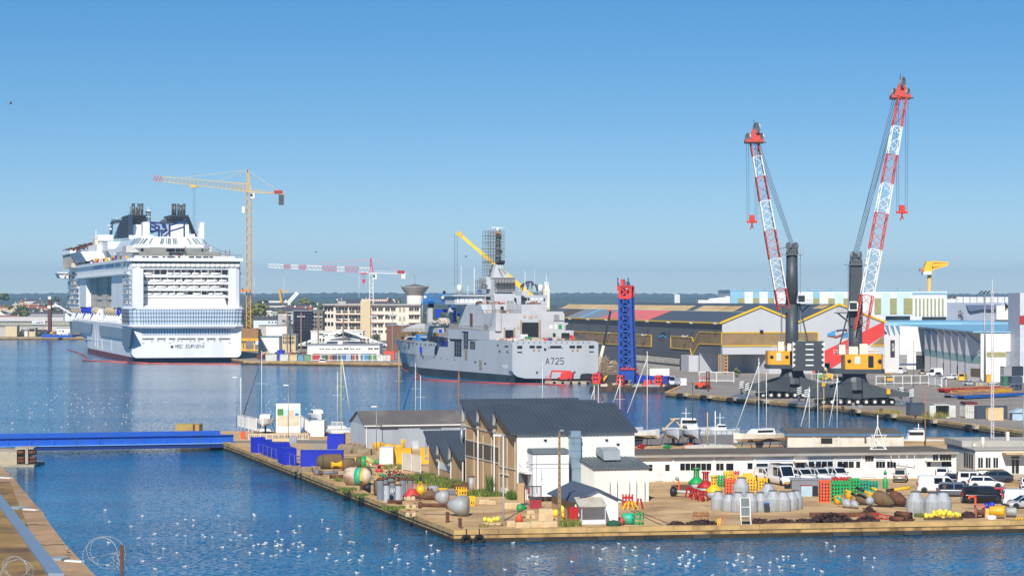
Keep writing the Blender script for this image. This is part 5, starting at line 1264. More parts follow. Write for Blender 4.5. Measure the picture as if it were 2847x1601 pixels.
 for x,z,R_ in((.6,3.2,1.35),(-1.5,1.0,1.0),(1.7,1.0,1.0)):
  for y in(-.5,.4):
   m.T=Matrix.Translation((Pt.x+x,y,Pt.z+z))@Matrix.Rotation(rad(62*s),4,'Z')
   m.rev([(R_*.72,-.16),(R_,-.16),(R_*.9,0),(R_,.16),(R_*.72,.16),(R_*.72,-.16)],(0,0,0),18,'Y',sm=False,caps=False)
   for a in range(6):m.bar((0,0,0),(R_*.8*cos(a*pi/3),0,R_*.8*sin(a*pi/3)),.16)
   m.T=None;m.nx()
 m.y('boom_sheave',steel,t)
 m=M();m.bar((Pt.x-2.6,-1.9,Pt.z-.4),(Pt.x+2.6,-1.9,Pt.z-.4),.25);m.bar((Pt.x,0,Pt.z+3),(Pt.x,0,Pt.z+5.2),.12);m.b('head_gear',black,t)
 hk=fr.g(ztip,0);Hk=Vector((hk[0],0,hk[1]))
 m=M();m.ext([(Hk.x-.682,Hk.z-.84),(Hk.x+.682,Hk.z-.84),(Hk.x+.465,Hk.z+.84),(Hk.x-.465,Hk.z+.84)],-.6,.6,'Y');m.box(Hk.x-1.24,-.5,Hk.z-1.05,Hk.x+1.24,.5,Hk.z-.56);m.cyl((Hk.x,0,Hk.z-.98),(Hk.x,0,Hk.z-1.96),.2,n=10)
 for k in range(10):
  a0,a1=-2.4+k*.4,-2.0+k*.4;m.cyl((Hk.x+.341*sin(a0),0,Hk.z-2.34+.38*cos(a0)),(Hk.x+.341*sin(a1),0,Hk.z-2.34+.38*cos(a1)),.14,n=8)
 hkm=m.b('hook_block',hookm,t)
 m=M();dxh=Hk.x-Pt.x
 for o in(-1.15,-.7,.7,1.15):
  m.bar((Hk.x+o,0,Hk.z-.6),(Pt.x+dxh*.98+o*1.2,0,Pt.z+.6),.07);m.nx()
 for o in(-.5,-.2,.1,.4):m.bar((xc+o,.4*o,zt2+.2),(Pt.x+o*1.5,.4*o,Pt.z+1.6),.1);m.nx()
 for o in(-.3,.3):m.bar((xc+o*2,o,zt2-.3),(Pf.x+D.x*.35,o,Pf.z+D.z*.35),.08)if s<0 else m.bar((xc+o*2,o,zt2-.3),(Pt.x+o*2-1,o,Pt.z),.08);m.nx()
 m.y('rope',mat('steel rope',(50,58,70),.6),t)
 return t
segR=[(.16,'r'),(.34,'w'),(.475,'r'),(.605,'w'),(.73,'r'),(.865,'w'),(1,'r')]
harbour_crane((2375,1120),535.,'harbour crane with amber machine house and boom leaning to the right',ZG(980,690),ZF(1250,182),0,ZF(1262,985),ZG(975,75),.45,(ZG(897,800),ZG(1007,800)),1,[(.15,'r'),(.345,'w'),(.5,'r'),(.625,'w'),(.75,'r'),(.87,'w'),(1,'r')])
harbour_crane((2203,1106),572.,'harbour crane with dark striped counterweight and boom leaning to the left',ZG(372,520),ZF(198,500),0,ZF(183,1055),ZG(430,0),.5,(ZG(387,700),ZG(492,700)),-1,[(.12,'r'),(.3,'w'),(.47,'r'),(.645,'w'),(.79,'r'),(.91,'w'),(1,'r')])
bred=mat('barge red',(222,58,50),.5,var=.1,dirt=(150,60,50),da=.4,ds=.4);bblue=mat('tower blue',(30,74,164),.45,var=.08);dblk=mat('tower dark blue',(20,34,80),.5)
bhull=mat('barge hull',(58,46,40),.8,var=.3,vs=.6,dirt=(104,72,48),da=.6,ds=.3)
BL=20.2
bg=ffr(BF,'work_barge','rusty black work barge carrying red winches and a blue and red lattice tower','barge')
zd2=BF.g(ZE(700,1175),0)[1]
m=M();m.ext([(0,-.8),(BL,-.8),(BL+.3,zd2-.9),(BL,zd2),(0,zd2),(-.3,zd2-.9)],0,22,'Y');m.b('hull',bhull,bg)
m=M();r=RR(4)
for X0,Y0,X1,Y1,y in((533,1042,610,1150,2),(778,1062,836,1180,2),(1160,1062,1222,1176,2),(945,1040,975,1110,14)):
 BF.rf(m,ZE,X0,Y0,X1,Y1,y,y+3);BF.rf(m,ZE,X0-8,(Y0+Y1)/2-20,X1+10,(Y0+Y1)/2+10,y+.3,y+2.5);m.nx()
m.y('winch_housing',bred,bg)
m=M()
for X0,Y0,y in((545,1050,2),(790,1075,2),(1172,1078,2)):
 for dx in(0,28):
  for dy in(0,38):x,z=BF.g(ZE(X0+6+dx,Y0+12+dy),y);m.rev([(.02,-.05),(.28,-.05),(.3,0)],(x,y-.02,z),8,'Y',caps=False);m.nx()
m.y('winch_hole',black,bg)
m=M();BF.rf(m,ZE,1050,1110,1120,1150,1,2.5);BF.rf(m,ZE,960,1150,1160,1172,1,2);BF.rf(m,ZE,850,1148,960,1170,5,6);m.y('red_deck_gear',bred,bg)
m=M();BF.rf(m,ZE,975,1065,1085,1130,12,16);BF.rf(m,ZE,1085,1070,1160,1110,15,18);BF.rf(m,ZE,1180,1072,1285,1155,16,20);BF.rf(m,ZE,1110,1140,1145,1165,3,4);m.y('blue_container',mat('barge blue',(24,50,160),.5,corr=('X',.4,.03)),bg)
m=M();cl=[rustm,mat('moss',(90,100,50),.9),tarp,greyp]
for i in range(60):m.cur=r.randrange(4);x=r.u(1,BL-1);h=r.u(.2,.8);m.cb((x,r.u(.6,10),zd2+h/2),(r.u(.4,2),r.u(.4,1.4),h))
m.y('deck_scrap',cl,bg)
m=M();BF.pf(m,ZE,[(640,1060),(800,1060),(760,1165),(610,1150)],8,12);m.b('spoil_hopper',mat('hopper dark',(48,56,58),.7),bg)
m=M()
for o,c in((0,redp),(9,yellow),(18,yellow)):
 p,q=BF.g(ZE(668+o,1062),7.5),BF.g(ZE(612+o,1150),7.5);m.bar((p[0],7.4,p[1]),(q[0],7.4,q[1]),.18);m.nx()
m.y('pipe',yellow,bg)
yt=9.
a,b_=BF.g(ZE(806,1040),yt),BF.g(ZE(945,1040),yt);tz=BF.g(ZE(860,278),yt)[1];a2,b2=BF.g(ZE(805,400),yt),BF.g(ZE(920,400),yt)
m=M();d=M();z0=a[1];xL=lambda z:a[0]+(a2[0]-a[0])*min(1,(z-z0)/(a2[1]-z0));xR=lambda z:b_[0]+(b2[0]-b_[0])*min(1,(z-z0)/(a2[1]-z0));D_=b2[0]-a2[0]
zz=[z0+(tz-z0)*k/9 for k in range(10)]
for y in(yt,yt+D_):
 m.bar((xL(z0),y,z0-3),(xL(tz),y,tz),.6);m.bar((xR(z0),y,z0-3),(xR(a2[1]),y,a2[1]),.6);m.bar((xR(a2[1]),y,a2[1]),(xR(tz),y,tz),.6)
 for k in range(9):
  za,zb=zz[k],zz[k+1];m.bar((xL(zb),y,zb),(xR(zb),y,zb),.4);m.bar((xL(za),y,za),(xR(zb),y,zb),.34);m.bar((xR(za),y,za),(xL(zb),y,zb),.34)
for f in(xL,xR):
 for k in range(9):
  za,zb=zz[k],zz[k+1];m.bar((f(zb),yt,zb),(f(zb),yt+D_,zb),.35);m.bar((f(za),yt,za),(f(zb),yt+D_,zb),.28)
m.b('tower_lattice',bblue,bg)
m=M();m.box(xL(tz)+D_*.3,yt+D_*.3,zd2,xL(tz)+D_*.62,yt+D_*.6,tz);m.b('leader',dblk,bg)
m=M();BF.rf(m,ZE,820,1005,950,1110,yt-.4,yt+D_);m.b('tower_base',bblue,bg)
m=M();BF.rf(m,ZE,818,995,955,1005,yt-.8,yt+D_+.5)
for X0,Y0,X1,Y1 in((826,965,842,995),(870,970,885,995),(915,965,945,995)):BF.rf(m,ZE,X0,Y0,X1,Y1,yt,yt+1)
m.b('base_platform',bred,bg)
m=M();zt2=BF.g(ZE(860,170),yt)[1]
for y in(yt,yt+D_):
 for x in(xL(tz)+.1,xR(tz)-.1):m.bar((x,y,tz),(x,y,zt2),.7)
 for z in(tz,zt2):m.bar((xL(tz),y,z),(xR(tz),y,z),.8)
 m.bar((xL(tz),y,tz),(xR(tz),y,zt2),.4);m.bar((xR(tz),y,tz),(xL(tz),y,zt2),.4)
BF.rf(m,ZE,815,95,848,170,yt+1,yt+2.5);BF.rf(m,ZE,782,165,808,210,yt,yt+2);BF.rf(m,ZE,806,165,924,178,yt-.4,yt+D_+.4);m.b('tower_head',bred,bg)
m=M()
for X,Y0,Y1 in((788,80,170),(870,115,165),(885,120,165),(905,125,170),(893,80,165),(795,135,180)):p,q=BF.g(ZE(X,Y0),yt+1),BF.g(ZE(X+2,Y1),yt+1);m.bar((p[0],yt+1,p[1]),(q[0],yt+1,q[1]),.22);m.nx()
m.y('head_antenna',dblk,bg)
yb_=745.;a,b_=at(ZE(625,860),yb_),at(ZE(716,410),yb_);cb_=thing('crawler_crane','thin black telescopic crane boom with an orange tip beside the blue lattice tower','crane',(a[0]-1,yb_,QZ))
o=Vector((a[0]-1,yb_,QZ));A_,B_=Vector(a)-o,Vector(b_)-o;mid=A_.lerp(B_,.22)
m=M();m.bar(mid,B_,.75);m.b('boom',mat('boom black',(34,30,36),.5),cb_)
m=M();m.bar(Vector((0,0,2.5)),mid,.9);m.b('lower_boom',cream,cb_)
m=M();m.bar(B_-(B_-mid)*.01,B_+(B_-mid)*.03,1.2);m.b('boom_tip',orange,cb_)
m=M();m.box(-2.0,-1.6,1.2,2.0,1.6,2.6);m.b('machine_house',greyp,cb_);m=M();m.box(-2.6,-1.8,0,2.6,-1,1.2);m.nx();m.box(-2.6,1,0,2.6,1.8,1.2);m.y('crawler_track',black,cb_)
QF=Fr(*gnd(ZW3(420,400)),0);QF=Fr(QF.o[0]*650/QF.o[1],650.,0)
sg=ffr(QF,'scaffold_stack','dense stack of scaffold frames on the quay between naval ship and blue tower','scaffolding')
m=M();r=RR(44);x0=QF.g(ZE(598,900),0)[0];x1=QF.g(ZE(812,900),0)[0];z1=QF.g(ZE(640,885),0)[1]
for i in range(16):x=x0+(x1-x0)*i/15;[m.bar((x,y,QZ),(x,y,z1-(.0 if i<7 else 1.4)+r.u(-.4,.8)),.13)for y in(0,2.5)]
for j in range(12):z=QZ+.5+(z1-QZ-.5)*j/11;[m.bar((x0,y,z),(x1 if j<9 else x0+(x1-x0)*.5,y,z),.13)for y in(0,2.5)]
for i in range(40):x=r.u(x0,x1-2);z=r.u(QZ,z1-2);m.bar((x,r.choice((0,2.5)),z),(x+2,1,z+r.u(.5,1.8)),.1)
m.b('frame',mat('scaffold buff',(150,128,100),.7),sg)
m=M();cl=[cream,tarp,orange,mat('buff steel',(0,0,0))]
for i in range(46):m.cur=r.randrange(4);x=r.u(x0,x1-1.5);m.cb((x+.7,1.2,r.u(QZ+.3,z1-.6)),(r.u(.8,2.2),2,r.u(.15,.4)))
m.y('stacked_board',cl,sg)
p0,p1=gnd(ZD(1370,1405),0),gnd(ZD(1735,1410),0);PF=Fr.two(p0,p1);PL=sqrt((p1[0]-p0[0])**2+(p1[1]-p0[1])**2)
pt_=ffr(PF,'work_pontoon','flat timber work pontoon floating under the naval ship stern','pontoon')
m=M();m.box(0,0,-.3,PL,4.5,.75);m.b('deck',mat('weathered timber',(172,158,132),.9,var=.2,vs=1),pt_)
m=M()
for k in range(5):x=3+k*PL/5;m.rev([(.22,-.14),(.4,-.14),(.46,0),(.4,.14),(.22,.14)],(x,-.16,.3),12,'Y');m.nx()
m.y('tyre_fender',rubber,pt_)
lf_=thing('boom_lift','red boom lift parked on the pontoon under the naval ship stern','boom lift',PF.w(PL*.42,2)+(.75,),PF.th)
m=M();m.box(-2,-.9,.5,2.4,.9,1.1);m.ext([(-1.2,1.1),(2.6,1.1),(2.6,2.6),(-.8,2.5)],-.8,.8,'Y');m.b('chassis',bred,lf_)
m=M()
for x in(-1.5,1.7):
 for s in(-1,1):m.cyl((x,s*.75,.45),(x,s*1.1,.45),.45);m.nx()
m.y('wheel',rubber,lf_)
m=M();m.bar((2,0,2.8),(-4,0,2.9),.5);m.bar((-4,0,2.9),(-4.6,0,.9),.35);m.b('arm',bred,lf_)
m=M()
for x in(-5.8,-4.4):
 for y in(-.6,.6):m.bar((x,y,.3),(x,y,1.5),.07)
m.box(-5.8,-.6,.2,-4.4,.6,.32)
for z in(.9,1.5):[m.bar((-5.8,y,z),(-4.4,y,z),.06)for y in(-.6,.6)]
m.b('basket',bred,lf_)
m=M();r=RR(9);bx,by=gnd(ZD(1745,1395),0)
m.T=Matrix.Translation((bx,by+2,0));m.rev([(.9,-2.2),(1.5,-1.8),(1.65,0),(1.5,1.8),(.9,2.2)],(0,0,1),16,'X');m.T=None
tag(m.b('rubber_fender',rubber),'fat black rubber fender floating between pontoon and barge','fender')
def post(pts,h,w,mt,name,label,cat,group,z=QZ):
 for i,p in enumerate(pts):
  m=M();x,y=gnd(p,z);m.box(-w/2,-w/2,0,w/2,w/2,h);o=m.b(name,mt,None,(x,y,z));tag(o,label,cat,group)
def fence(a,b_,h,n,name,label,mt=white,rails=2,solid=None,w=.09,z=QZ,pick=0):
 A,B=gnd(a,z),gnd(b_,z);fr=Fr.two(A,B);L=sqrt((A[0]-B[0])**2+(A[1]-B[1])**2)
 t=thing(name,label,'gate' if 'gate' in name else 'fence',(A[0],A[1],z),fr.th)
 m=M()
 for i in range(n+1):m.box(L*i/n-w/2,-w/2,0,L*i/n+w/2,w/2,h);m.nx()
 m.y('post',mt,t)
 m=M()
 for k in range(rails):zz=h*(.97-.8*k/max(1,rails-1));m.box(0,-w*.35,zz-w/2,L,w*.35,zz+w/2)
 if pick:
  for i in range(int(L/pick)):m.box(i*pick,-.02,h*.12,i*pick+.05,.02,h*.97)
 if solid:m.box(.05,-.03,.1,L-.05,.03,h*.96)
 m.b('panel',solid or mt,t);return t
vk=van_kw()
def veh(p,face,name,label,paint,group=None,z=QZ,cat='van',**kw):
 x,y=gnd(p,z);return car(name,label,cat,paint,loc=(x,y,z),rz=face,group=group,**kw)
G1='vehicles parked on the crane quay'
veh(ZW3(1800,560),rad(-75),'delivery_van','white van facing the water at the corner of the crane quay',PW,G1,gl=((.02,.26),),**van_kw(5.4,2.0,2.4))
veh(ZW3(2030,585),rad(105),'panel_van','white panel van showing its rear doors on the crane quay',PW,G1,gl=(),cab=1,**van_kw(5.4,2.0,2.2))
fx=gnd(ZE(1650,1200));fk=thing('forklift','orange forklift truck standing before the white gate','forklift',fx+(QZ,),rad(-40))
m=M();m.box(-1.9,-1,.5,1.2,1,1.7);m.b('body',orange,fk);m=M()
for y in(-.6,.6):m.box(1.3,y-.12,.1,1.55,y+.12,4.6)
for z in(1,2.6,4.4):m.box(1.32,-.6,z,1.5,.6,z+.15)
m.b('mast',rustm,fk);m=M()
for x in(-.9,.9):
 for y in(-.8,.8):m.bar((x,y,1.7),(x,y,3),.1)
m.box(-1,-.9,3,1,.9,3.1);m.b('cage',orange,fk)
m=M()
for x in(-1.4,1):
 for s in(-1,1):m.cyl((x,s*.8,.55),(x,s*1.15,.55),.55);m.nx()
m.y('wheel',rubber,fk);m=M()
for y in(-.5,.5):m.box(1.6,y-.08,.25,2.9,y+.08,.36);m.nx()
m.y('fork',redp,fk)
fence(ZE(1608,1132),ZE(1958,1135),3.0,2,'white_gate','long white barred gate on the crane quay behind the forklift',pick=.35,w=.2)
fence(ZE(1970,1130),ZE(2220,1130),2.3,5,'mesh_fence','white post fence between the gate and the left harbour crane',steel)
fence(ZW3(2010,520),ZW3(2440,520),2.2,4,'mesh_fence','grey mesh fence behind the two white vans',steel)
fence(ZG(600,1115),ZG(770,1120),2.8,3,'mesh_fence','white post fence between the two harbour cranes',white)
fence(ZW1(880,462),ZW1(2230,440),2.6,6,'post_fence','tall white post fence right of the amber harbour crane',white,w=.2)
fence(ZW1(2225,480),ZW1(2560,520),2.7,2,'solid_gate','solid white sheet gate right of the white post fence',white,solid=white,w=.25)
fence(ZW4(420,650),ZW4(440,655),2.4,1,'gate_post','single white gate post beside the solid white gate',white)
fence(ZW4(860,690),ZW4(2276,745),2.0,12,'mesh_fence','grey mesh fence behind the timber stacks',steel)
veh(ZW1(1330,125),rad(80),'parked_car','white hatchback parked by the grey hall seen over the fence',PW,G1,cat='car')
veh(ZW1(1570,170),rad(60),'box_van','small white box van right of the white hatchback',PW,G1,gl=((.02,.25),),**van_kw(4.4,1.8,2.2))
veh(ZW1(2060,205),rad(85),'pickup_truck','beige pickup truck in front of the dark hall opening',PB,G1,cat='truck',L=5.,W=1.9,H=1.75,rear=2.0,gl=((.05,.5),))
veh(ZW1(2380,235),rad(170),'panel_van','tall white van with a dark window left of the grey notched wall',PW,G1,gl=((.03,.4),),**van_kw(5.2,2.0,2.5))
veh(ZW4(245,410),rad(-95),'parked_car','dark grey car with bright windscreen behind the solid white gate',PG,G1,cat='car')
veh(ZW4(525,460),rad(175),'parked_car','white hatchback parked below the grey notched wall',PW,G1,cat='car')
veh(ZW4(830,500),rad(70),'utility_van','bright yellow van parked below the grey notched wall',PY,G1,gl=((.02,.3),),**van_kw(5.0,1.9,2.2))
veh(ZW4(1010,610),rad(-20),'parked_car','silver car behind the mesh fence near the yellow van',PS,G1,cat='car')
veh(ZW4(1590,680),rad(10),'parked_car','white car parked behind the lattice aerial',PW,G1,cat='car')
veh(ZW4(2020,720),rad(175),'parked_car','slate blue car at the end of the mesh fence',PN,G1,cat='car')
rl=thing('road_roller','yellow machine with a cab parked behind the white post fence','roller',gnd(ZW1(1180,435))+(QZ,),rad(100))
m=M();m.box(-2.2,-.9,.9,1.2,.9,1.8);m.b('body',yellow,rl);m=M();m.cyl((1.9,-.9,.75),(1.9,.9,.75),.75);m.nx();m.cyl((-1.5,-.9,.75),(-1.5,.9,.75),.75);m.y('drum',rustm,rl)
m=M();m.box(-.8,-.8,1.8,.8,.8,2.8);m.b('cab',glass,rl);m=M();m.box(-1,-.95,2.8,1,.95,2.95);m.b('cab_roof',yellow,rl)
def lorry(p,rz,name,label,cabm,lowm):
 t=thing(name,label,'lorry',gnd(p)+(QZ,),rz,G1)
 m=M();m.ext([(0,.6),(2.1,.6),(2.1,1.8),(1.9,3.2),(.3,3.5),(0,3.5)],-1.2,1.2,'Y');m.b('cab',cabm,t)
 m=M();m.box(2.0,-1.15,1.9,2.13,1.15,2.9);m.b('windscreen',glass,t);m=M();m.box(1.9,-1.22,.4,2.2,1.22,1.5);m.b('grille',lowm,t)
 m=M();m.box(-6,-1.1,.8,.2,1.1,1.2);m.b('chassis',black,t)
 m=M()
 for x in(1.1,-3.6,-4.9):
  for s in(-1,1):m.cyl((x,s*.9,.5),(x,s*1.22,.5),.5);m.nx()
 m.y('wheel',rubber,t)
lorry(ZW2(1920,800),rad(-92),'tractor_unit','white and green lorry in the red hall doorway',white,mat('lorry green',(70,170,50),.4))
lorry(ZW2(2130,840),rad(-160),'tractor_unit','yellow lorry cab beside the red hall doorway',PY,PY)
def container(a,b_,dep,h,mt,label,name='shipping_container',doors=None,group='shipping containers',open_=False,z=QZ,ribs=True,cat='container',rot=0.):
 vm=max(a[1],b_[1]);A,B=gnd((a[0],vm),z),gnd((b_[0],vm),z);fr=Fr(A[0],A[1],rot);L=sqrt((A[0]-B[0])**2+(A[1]-B[1])**2)
 t=thing(name,label,cat,(A[0],A[1],z),fr.th,group)
 m=M()
 if open_ is False:m.box(.04,.04,.12,L-.04,dep-.04,h-.06)
 else:
  m.box(.04,.04,.12,L-.04,dep,.2);m.box(.04,.04,h-.16,L-.04,dep,h-.06);m.box(.04,dep-.1,.2,L-.04,dep-.04,h-.16);m.box(.04,.04,.2,.1,dep-.1,h-.16);m.box(L-.1,.04,.2,L-.04,dep-.1,h-.16)
 if ribs and open_ is False:
  n=int(L/.42)
  for i in range(n):m.box(.16+i*(L-.3)/n,0,.2,.16+(i+.5)*(L-.3)/n,.045,h-.2)
  n=int(dep/.42)
  for i in range(n):
   for x0 in((0,.045),(L-.045,L)):m.box(x0[0],.2+i*(dep-.4)/n,.2,x0[1],.2+(i+.5)*(dep-.4)/n,h-.2)
 m.b('body',mt,t)
 m=M()
 for x in(0,L-.14):
  for y in(0,dep-.14):m.box(x-.012,y-.012,0,x+.152,y+.152,h)
 m.box(.14,-.012,h-.14,L-.14,.1,h+.004);m.box(.14,-.012,0,L-.14,.1,.15);m.box(-.012,.14,h-.14,.1,dep-.14,h+.004);m.box(L-.1,.14,h-.14,L+.012,dep-.14,h+.004);m.b('corner_frame',mt,t)
 if doors=='front':
  m=M()
  for k in range(4):x=L*(.18+.21*k);m.bar((x,-.06,.15),(x,-.06,h-.15),.05);m.box(x-.1,-.09,h*.45,x+.15,-.05,h*.45+.06)
  m.b('door_bars',steel,t)
 if open_:
  m=M()
  for s,x in((-1,0),(1,L)):m.box(min(x,x+s*1.1),-.1,.12,max(x,x+s*1.1),-.03,h-.1);m.nx()
  m.y('open_door',mt,t)
 return t
cslate=mat('container slate',(62,72,88),.5,var=.06);cwhite=mat('container white',(206,206,198),.5,var=.05,dirt=(170,150,120),da=.35,ds=.5);cbeige=mat('container beige',(214,186,136),.5,var=.05)
cblue=mat('container blue',(26,42,180),.45,var=.1);cgreen=mat('container green',(56,110,84),.5,var=.1);cred=mat('container red',(186,44,44),.5);ccyan=mat('container cyan',(96,150,176),.5)
container(ZH(698,1370),ZH(822,1378),5.5,2.6,cslate,'slate grey shipping container, left of the open white one')
t=container(ZH(905,1392),ZH(1030,1392),5.8,2.6,cwhite,'open white container showing its empty inside',open_=True)
t=container(ZH(1160,1392),ZH(1250,1394),6.0,2.6,cwhite,'white container with rusty red frames stacked on top',doors='front')
m=M();r=RR(3);m.box(.0,.2,2.65,2.5,6,2.8);m.box(0,.2,2.95,2.5,6,3.1)
for i in range(5):m.box(.1,.3+i*1.3,2.8,2.4,.45+i*1.3,2.95)
o=tag(m.b('rack_frames',mat('maroon frame',(112,52,44),.7)),'flat maroon frames lying on the white container roof','frames');o.location=t.location;o.rotation_euler=t.rotation_euler
container(ZH(1255,1400),ZH(1512,1402),2.5,2.6,cslate,'long slate container behind the small beige one')
container(ZH(1350,1412),ZH(1478,1410),2.2,2.45,cbeige,'small beige container before the slate one',name='site_container')
container(ZH(1482,1120),ZH(1548,1122),5,2.6,cgreen,'green container at the foot of the container stack')
container(ZH(1548,1125),ZH(1640,1128),5,2.6,cslate,'slate container at the foot of the container stack')
for(a,b_,mt,lb)in((ZH(1482,1120),ZH(1548,1122),greyp,'grey container stacked on the green one'),(ZH(1552,1120),ZH(1645,1122),mat('container navy',(40,48,66),.5),'navy container topmost of its stack')):
 container(a,b_,5,2.6,mt,lb).location.z+=2.62
t=container(ZH(1555,1412),ZH(1645,1412),2.6,1.5,mat('hut pale blue',(166,190,204),.6),'pale blue hut with a low pitched roof near the lattice aerial',name='quay_hut',ribs=False,group=None,cat='hut')
m=M();m.ext([(-.4,1.5),(1.7,2.3),(3.9,1.5)],-.3,2.9,'Y');m.b('roof',mat('hut pale blue',(0,0,0)),t)
container(ZH(1335,1105),ZH(1375,1105),3,2.6,yellow,'yellow skip container at the foot of the white hall front',name='yellow_skip',cat='skip')
timber=mat('timber',(176,128,86),.9,var=.3,vs=2,dirt=(130,86,54),da=.6,ds=.6)
def trailer(a,b_,w,col,label):
 A,B=gnd(a),gnd(b_);fr=Fr.two(A,B);L=sqrt((A[0]-B[0])**2+(A[1]-B[1])**2);t=thing('flat_trailer',label,'trailer',(A[0],A[1],QZ),fr.th,'flat trailers loaded with timber')
 m=M();m.box(0,0,.25,L,.3,1.0);m.box(0,w-.3,.25,L,w,1.0);m.box(0,.3,.6,L,w-.3,.85);m.b('frame',col,t);r=RR(int(L*10))
 m=M()
 for i in range(26):x=L*i/26;h=r.u(.05,.3);m.box(x+.1,-.1+r.u(0,.3),1.0,x+L/26-.05,w+.1,1.0+h)
 m.b('timber_load',timber,t);m=M()
 for k in range(3):m.cyl((.8+k*1.1,.1,.3),(.8+k*1.1,w-.1,.3),.3);m.nx()
 m.y('wheel_axle',rubber,t)
trailer(ZW4(880,940),ZW4(2276,870),2.6,mat('trailer blue',(24,90,170),.5),'blue flat trailer loaded with timber, nearest of its row')
trailer(ZW4(580,905),ZW4(1500,850),2.6,mat('trailer grey',(120,130,150),.5),'grey flat trailer loaded with timber behind the blue one')
trailer(ZW4(750,840),ZW4(2000,770),2.6,yellow,'yellow flat trailer loaded with timber in mid row')
trailer(ZW4(420,780),ZW4(1800,720),2.6,redp,'red flat trailer loaded with timber at the back of its row')
def lamp(p,h,label,name='street_lamp',mt=steel,arm=1.2,dr=-1,r0=.09,z=QZ,group='street lamps',rust=False):
 x,y=gnd(p,z);t=thing(name,label,'lamp',(x,y,z),0,group)
 m=M();m.cyl((0,0,0),(0,0,h),r0,r0*.65,8);m.b('pole',mt,t)
 m=M();n=5;pts=[(dr*arm*k/n,0,h-.1+.5*sin(k/n*1.4))for k in range(n+1)];m.tube(pts,.05,6)if arm>.6 else m.bar((0,0,h),(dr*arm,0,h+.05),.07);m.b('arm',mt,t)
 q=pts[-1]if arm>.6 else(dr*arm,0,h+.05);m=M();m.ext([(q[0]-.45*(1 if dr<0 else-1)-.1,q[2]-.06),(q[0]+.4,q[2]-.08),(q[0]+.4,q[2]+.08),(q[0]-.35,q[2]+.12)],-.16,.16,'Y');m.b('lamp_head',white,t);return t
lamp(ZM(1168,506),9.4,'rusty street lamp with curved arm in the yard behind the long white building',mt=mat('rust buff pole',(150,112,80),.8),arm=2.2,dr=1,r0=.13)
lamp(ZH(725,1140),12.5,'thin grey lamp post before the white hall opening',arm=.5,dr=1)
x,y=gnd(ZH(1322,1125));t=thing('floodlight_mast','tall grey floodlight mast before the white hall front','mast',(x,y,QZ));zt_=at(ZH(1322,345),y)[2]-QZ
m=M();m.cyl((0,0,0),(0,0,zt_),.34,.2,10);m.b('pole',steel,t);m=M()
for k in range(6):m.cb((-1.3+k*.5,-.4+.3*(k%2),zt_+.1+.3*(k%2)),(.42,.4,.4));m.nx()
m.y('floodlight',black,t);m=M();m.box(-2.8,-1.5,0,3,1.5,1.0);m.b('plinth',concrete,t)
m=M();m.bar((-1.5,0,zt_-.1),(1.6,0,zt_-.1),.15);m.b('crossbar',steel,t)
gq='black tyre fenders along the crane quay'
def on_edge(p,line,z=.6):
 """where the sight line through p meets the quay face"""
 best=None;d=((p[0]-CX)/FX,1.)
 for a,b_ in zip(line,line[1:]):
  ex,ey=b_[0]-a[0],b_[1]-a[1];det=d[0]*(-ey)+ex*d[1]
  if abs(det)<1e-9:continue
  t=(a[0]*(-ey)+ex*a[1])/det;s_=(d[0]*a[1]-d[1]*a[0])/det
  if-.001<=s_<=1.001 and t>0:best=(t*d[0],t*d[1],atan2(ey,ex))
 return best
for p in(ZE(1450,1232),ZE(1690,1268),ZE(1955,1298),ZE(2260,1325),ZH(250,1352),ZH(545,1385),ZH(875,1422),ZM(1240,268),ZM(1655,318)):
 e_=on_edge(p,[C2,C1,C0])
 if not e_:continue
 x,y,an_=e_;t=thing('tyre_fender','black cylindrical fender hanging on the crane quay wall','fender',(x-.9*sin(-an_)*0+.75*sin(an_)*1,y-.75*cos(an_),.6),an_,gq)
 m=M();m.rev([(.4,-1.4),(.66,-1.4),(.74,-1.2),(.74,1.2),(.66,1.4),(.4,1.4)],(0,0,0),16,'X',sm=False);m.b('roller',rubber,t);m=M();m.box(1.6,-.2,.1,2.8,.7,.8);m.b('bracket',concrete,t)
gb='mooring bollards on the crane quay'
for p in(ZE(1700,1225),ZE(2040,1270),ZH(130,1330),ZH(450,1350),ZH(740,1400),ZM(1180,205)):
 x,y=gnd(p);m=M();m.rev([(.28,0),(.24,.1),(.2,.5),(.36,.6),(.36,.75),(.1,.85)],(0,0,0),12);tag(m.b('bollard',rustm,None,(x,y,QZ+.1)),'squat rusty mooring bollard on the crane quay edge','bollard',gb)
t=thing('water_hydrant','grey valve stand on the quay edge below the amber crane','hydrant',gnd(ZW1(400,1075))+(QZ,));m=M();m.box(-1.2,-.2,0,-.6,.2,1.4);m.box(.1,-.3,.2,1.1,.3,.9);m.b('cabinet',steel,t);m=M();m.bar((-.6,0,.3),(.1,0,.3),.2);m.b('pipe',steel,t)
container(ZW3(1345,380),ZW3(1780,395),3,2.7,white,'white lorry trailer behind the barge containers',name='lorry_trailer',ribs=False,group=None,cat='trailer')
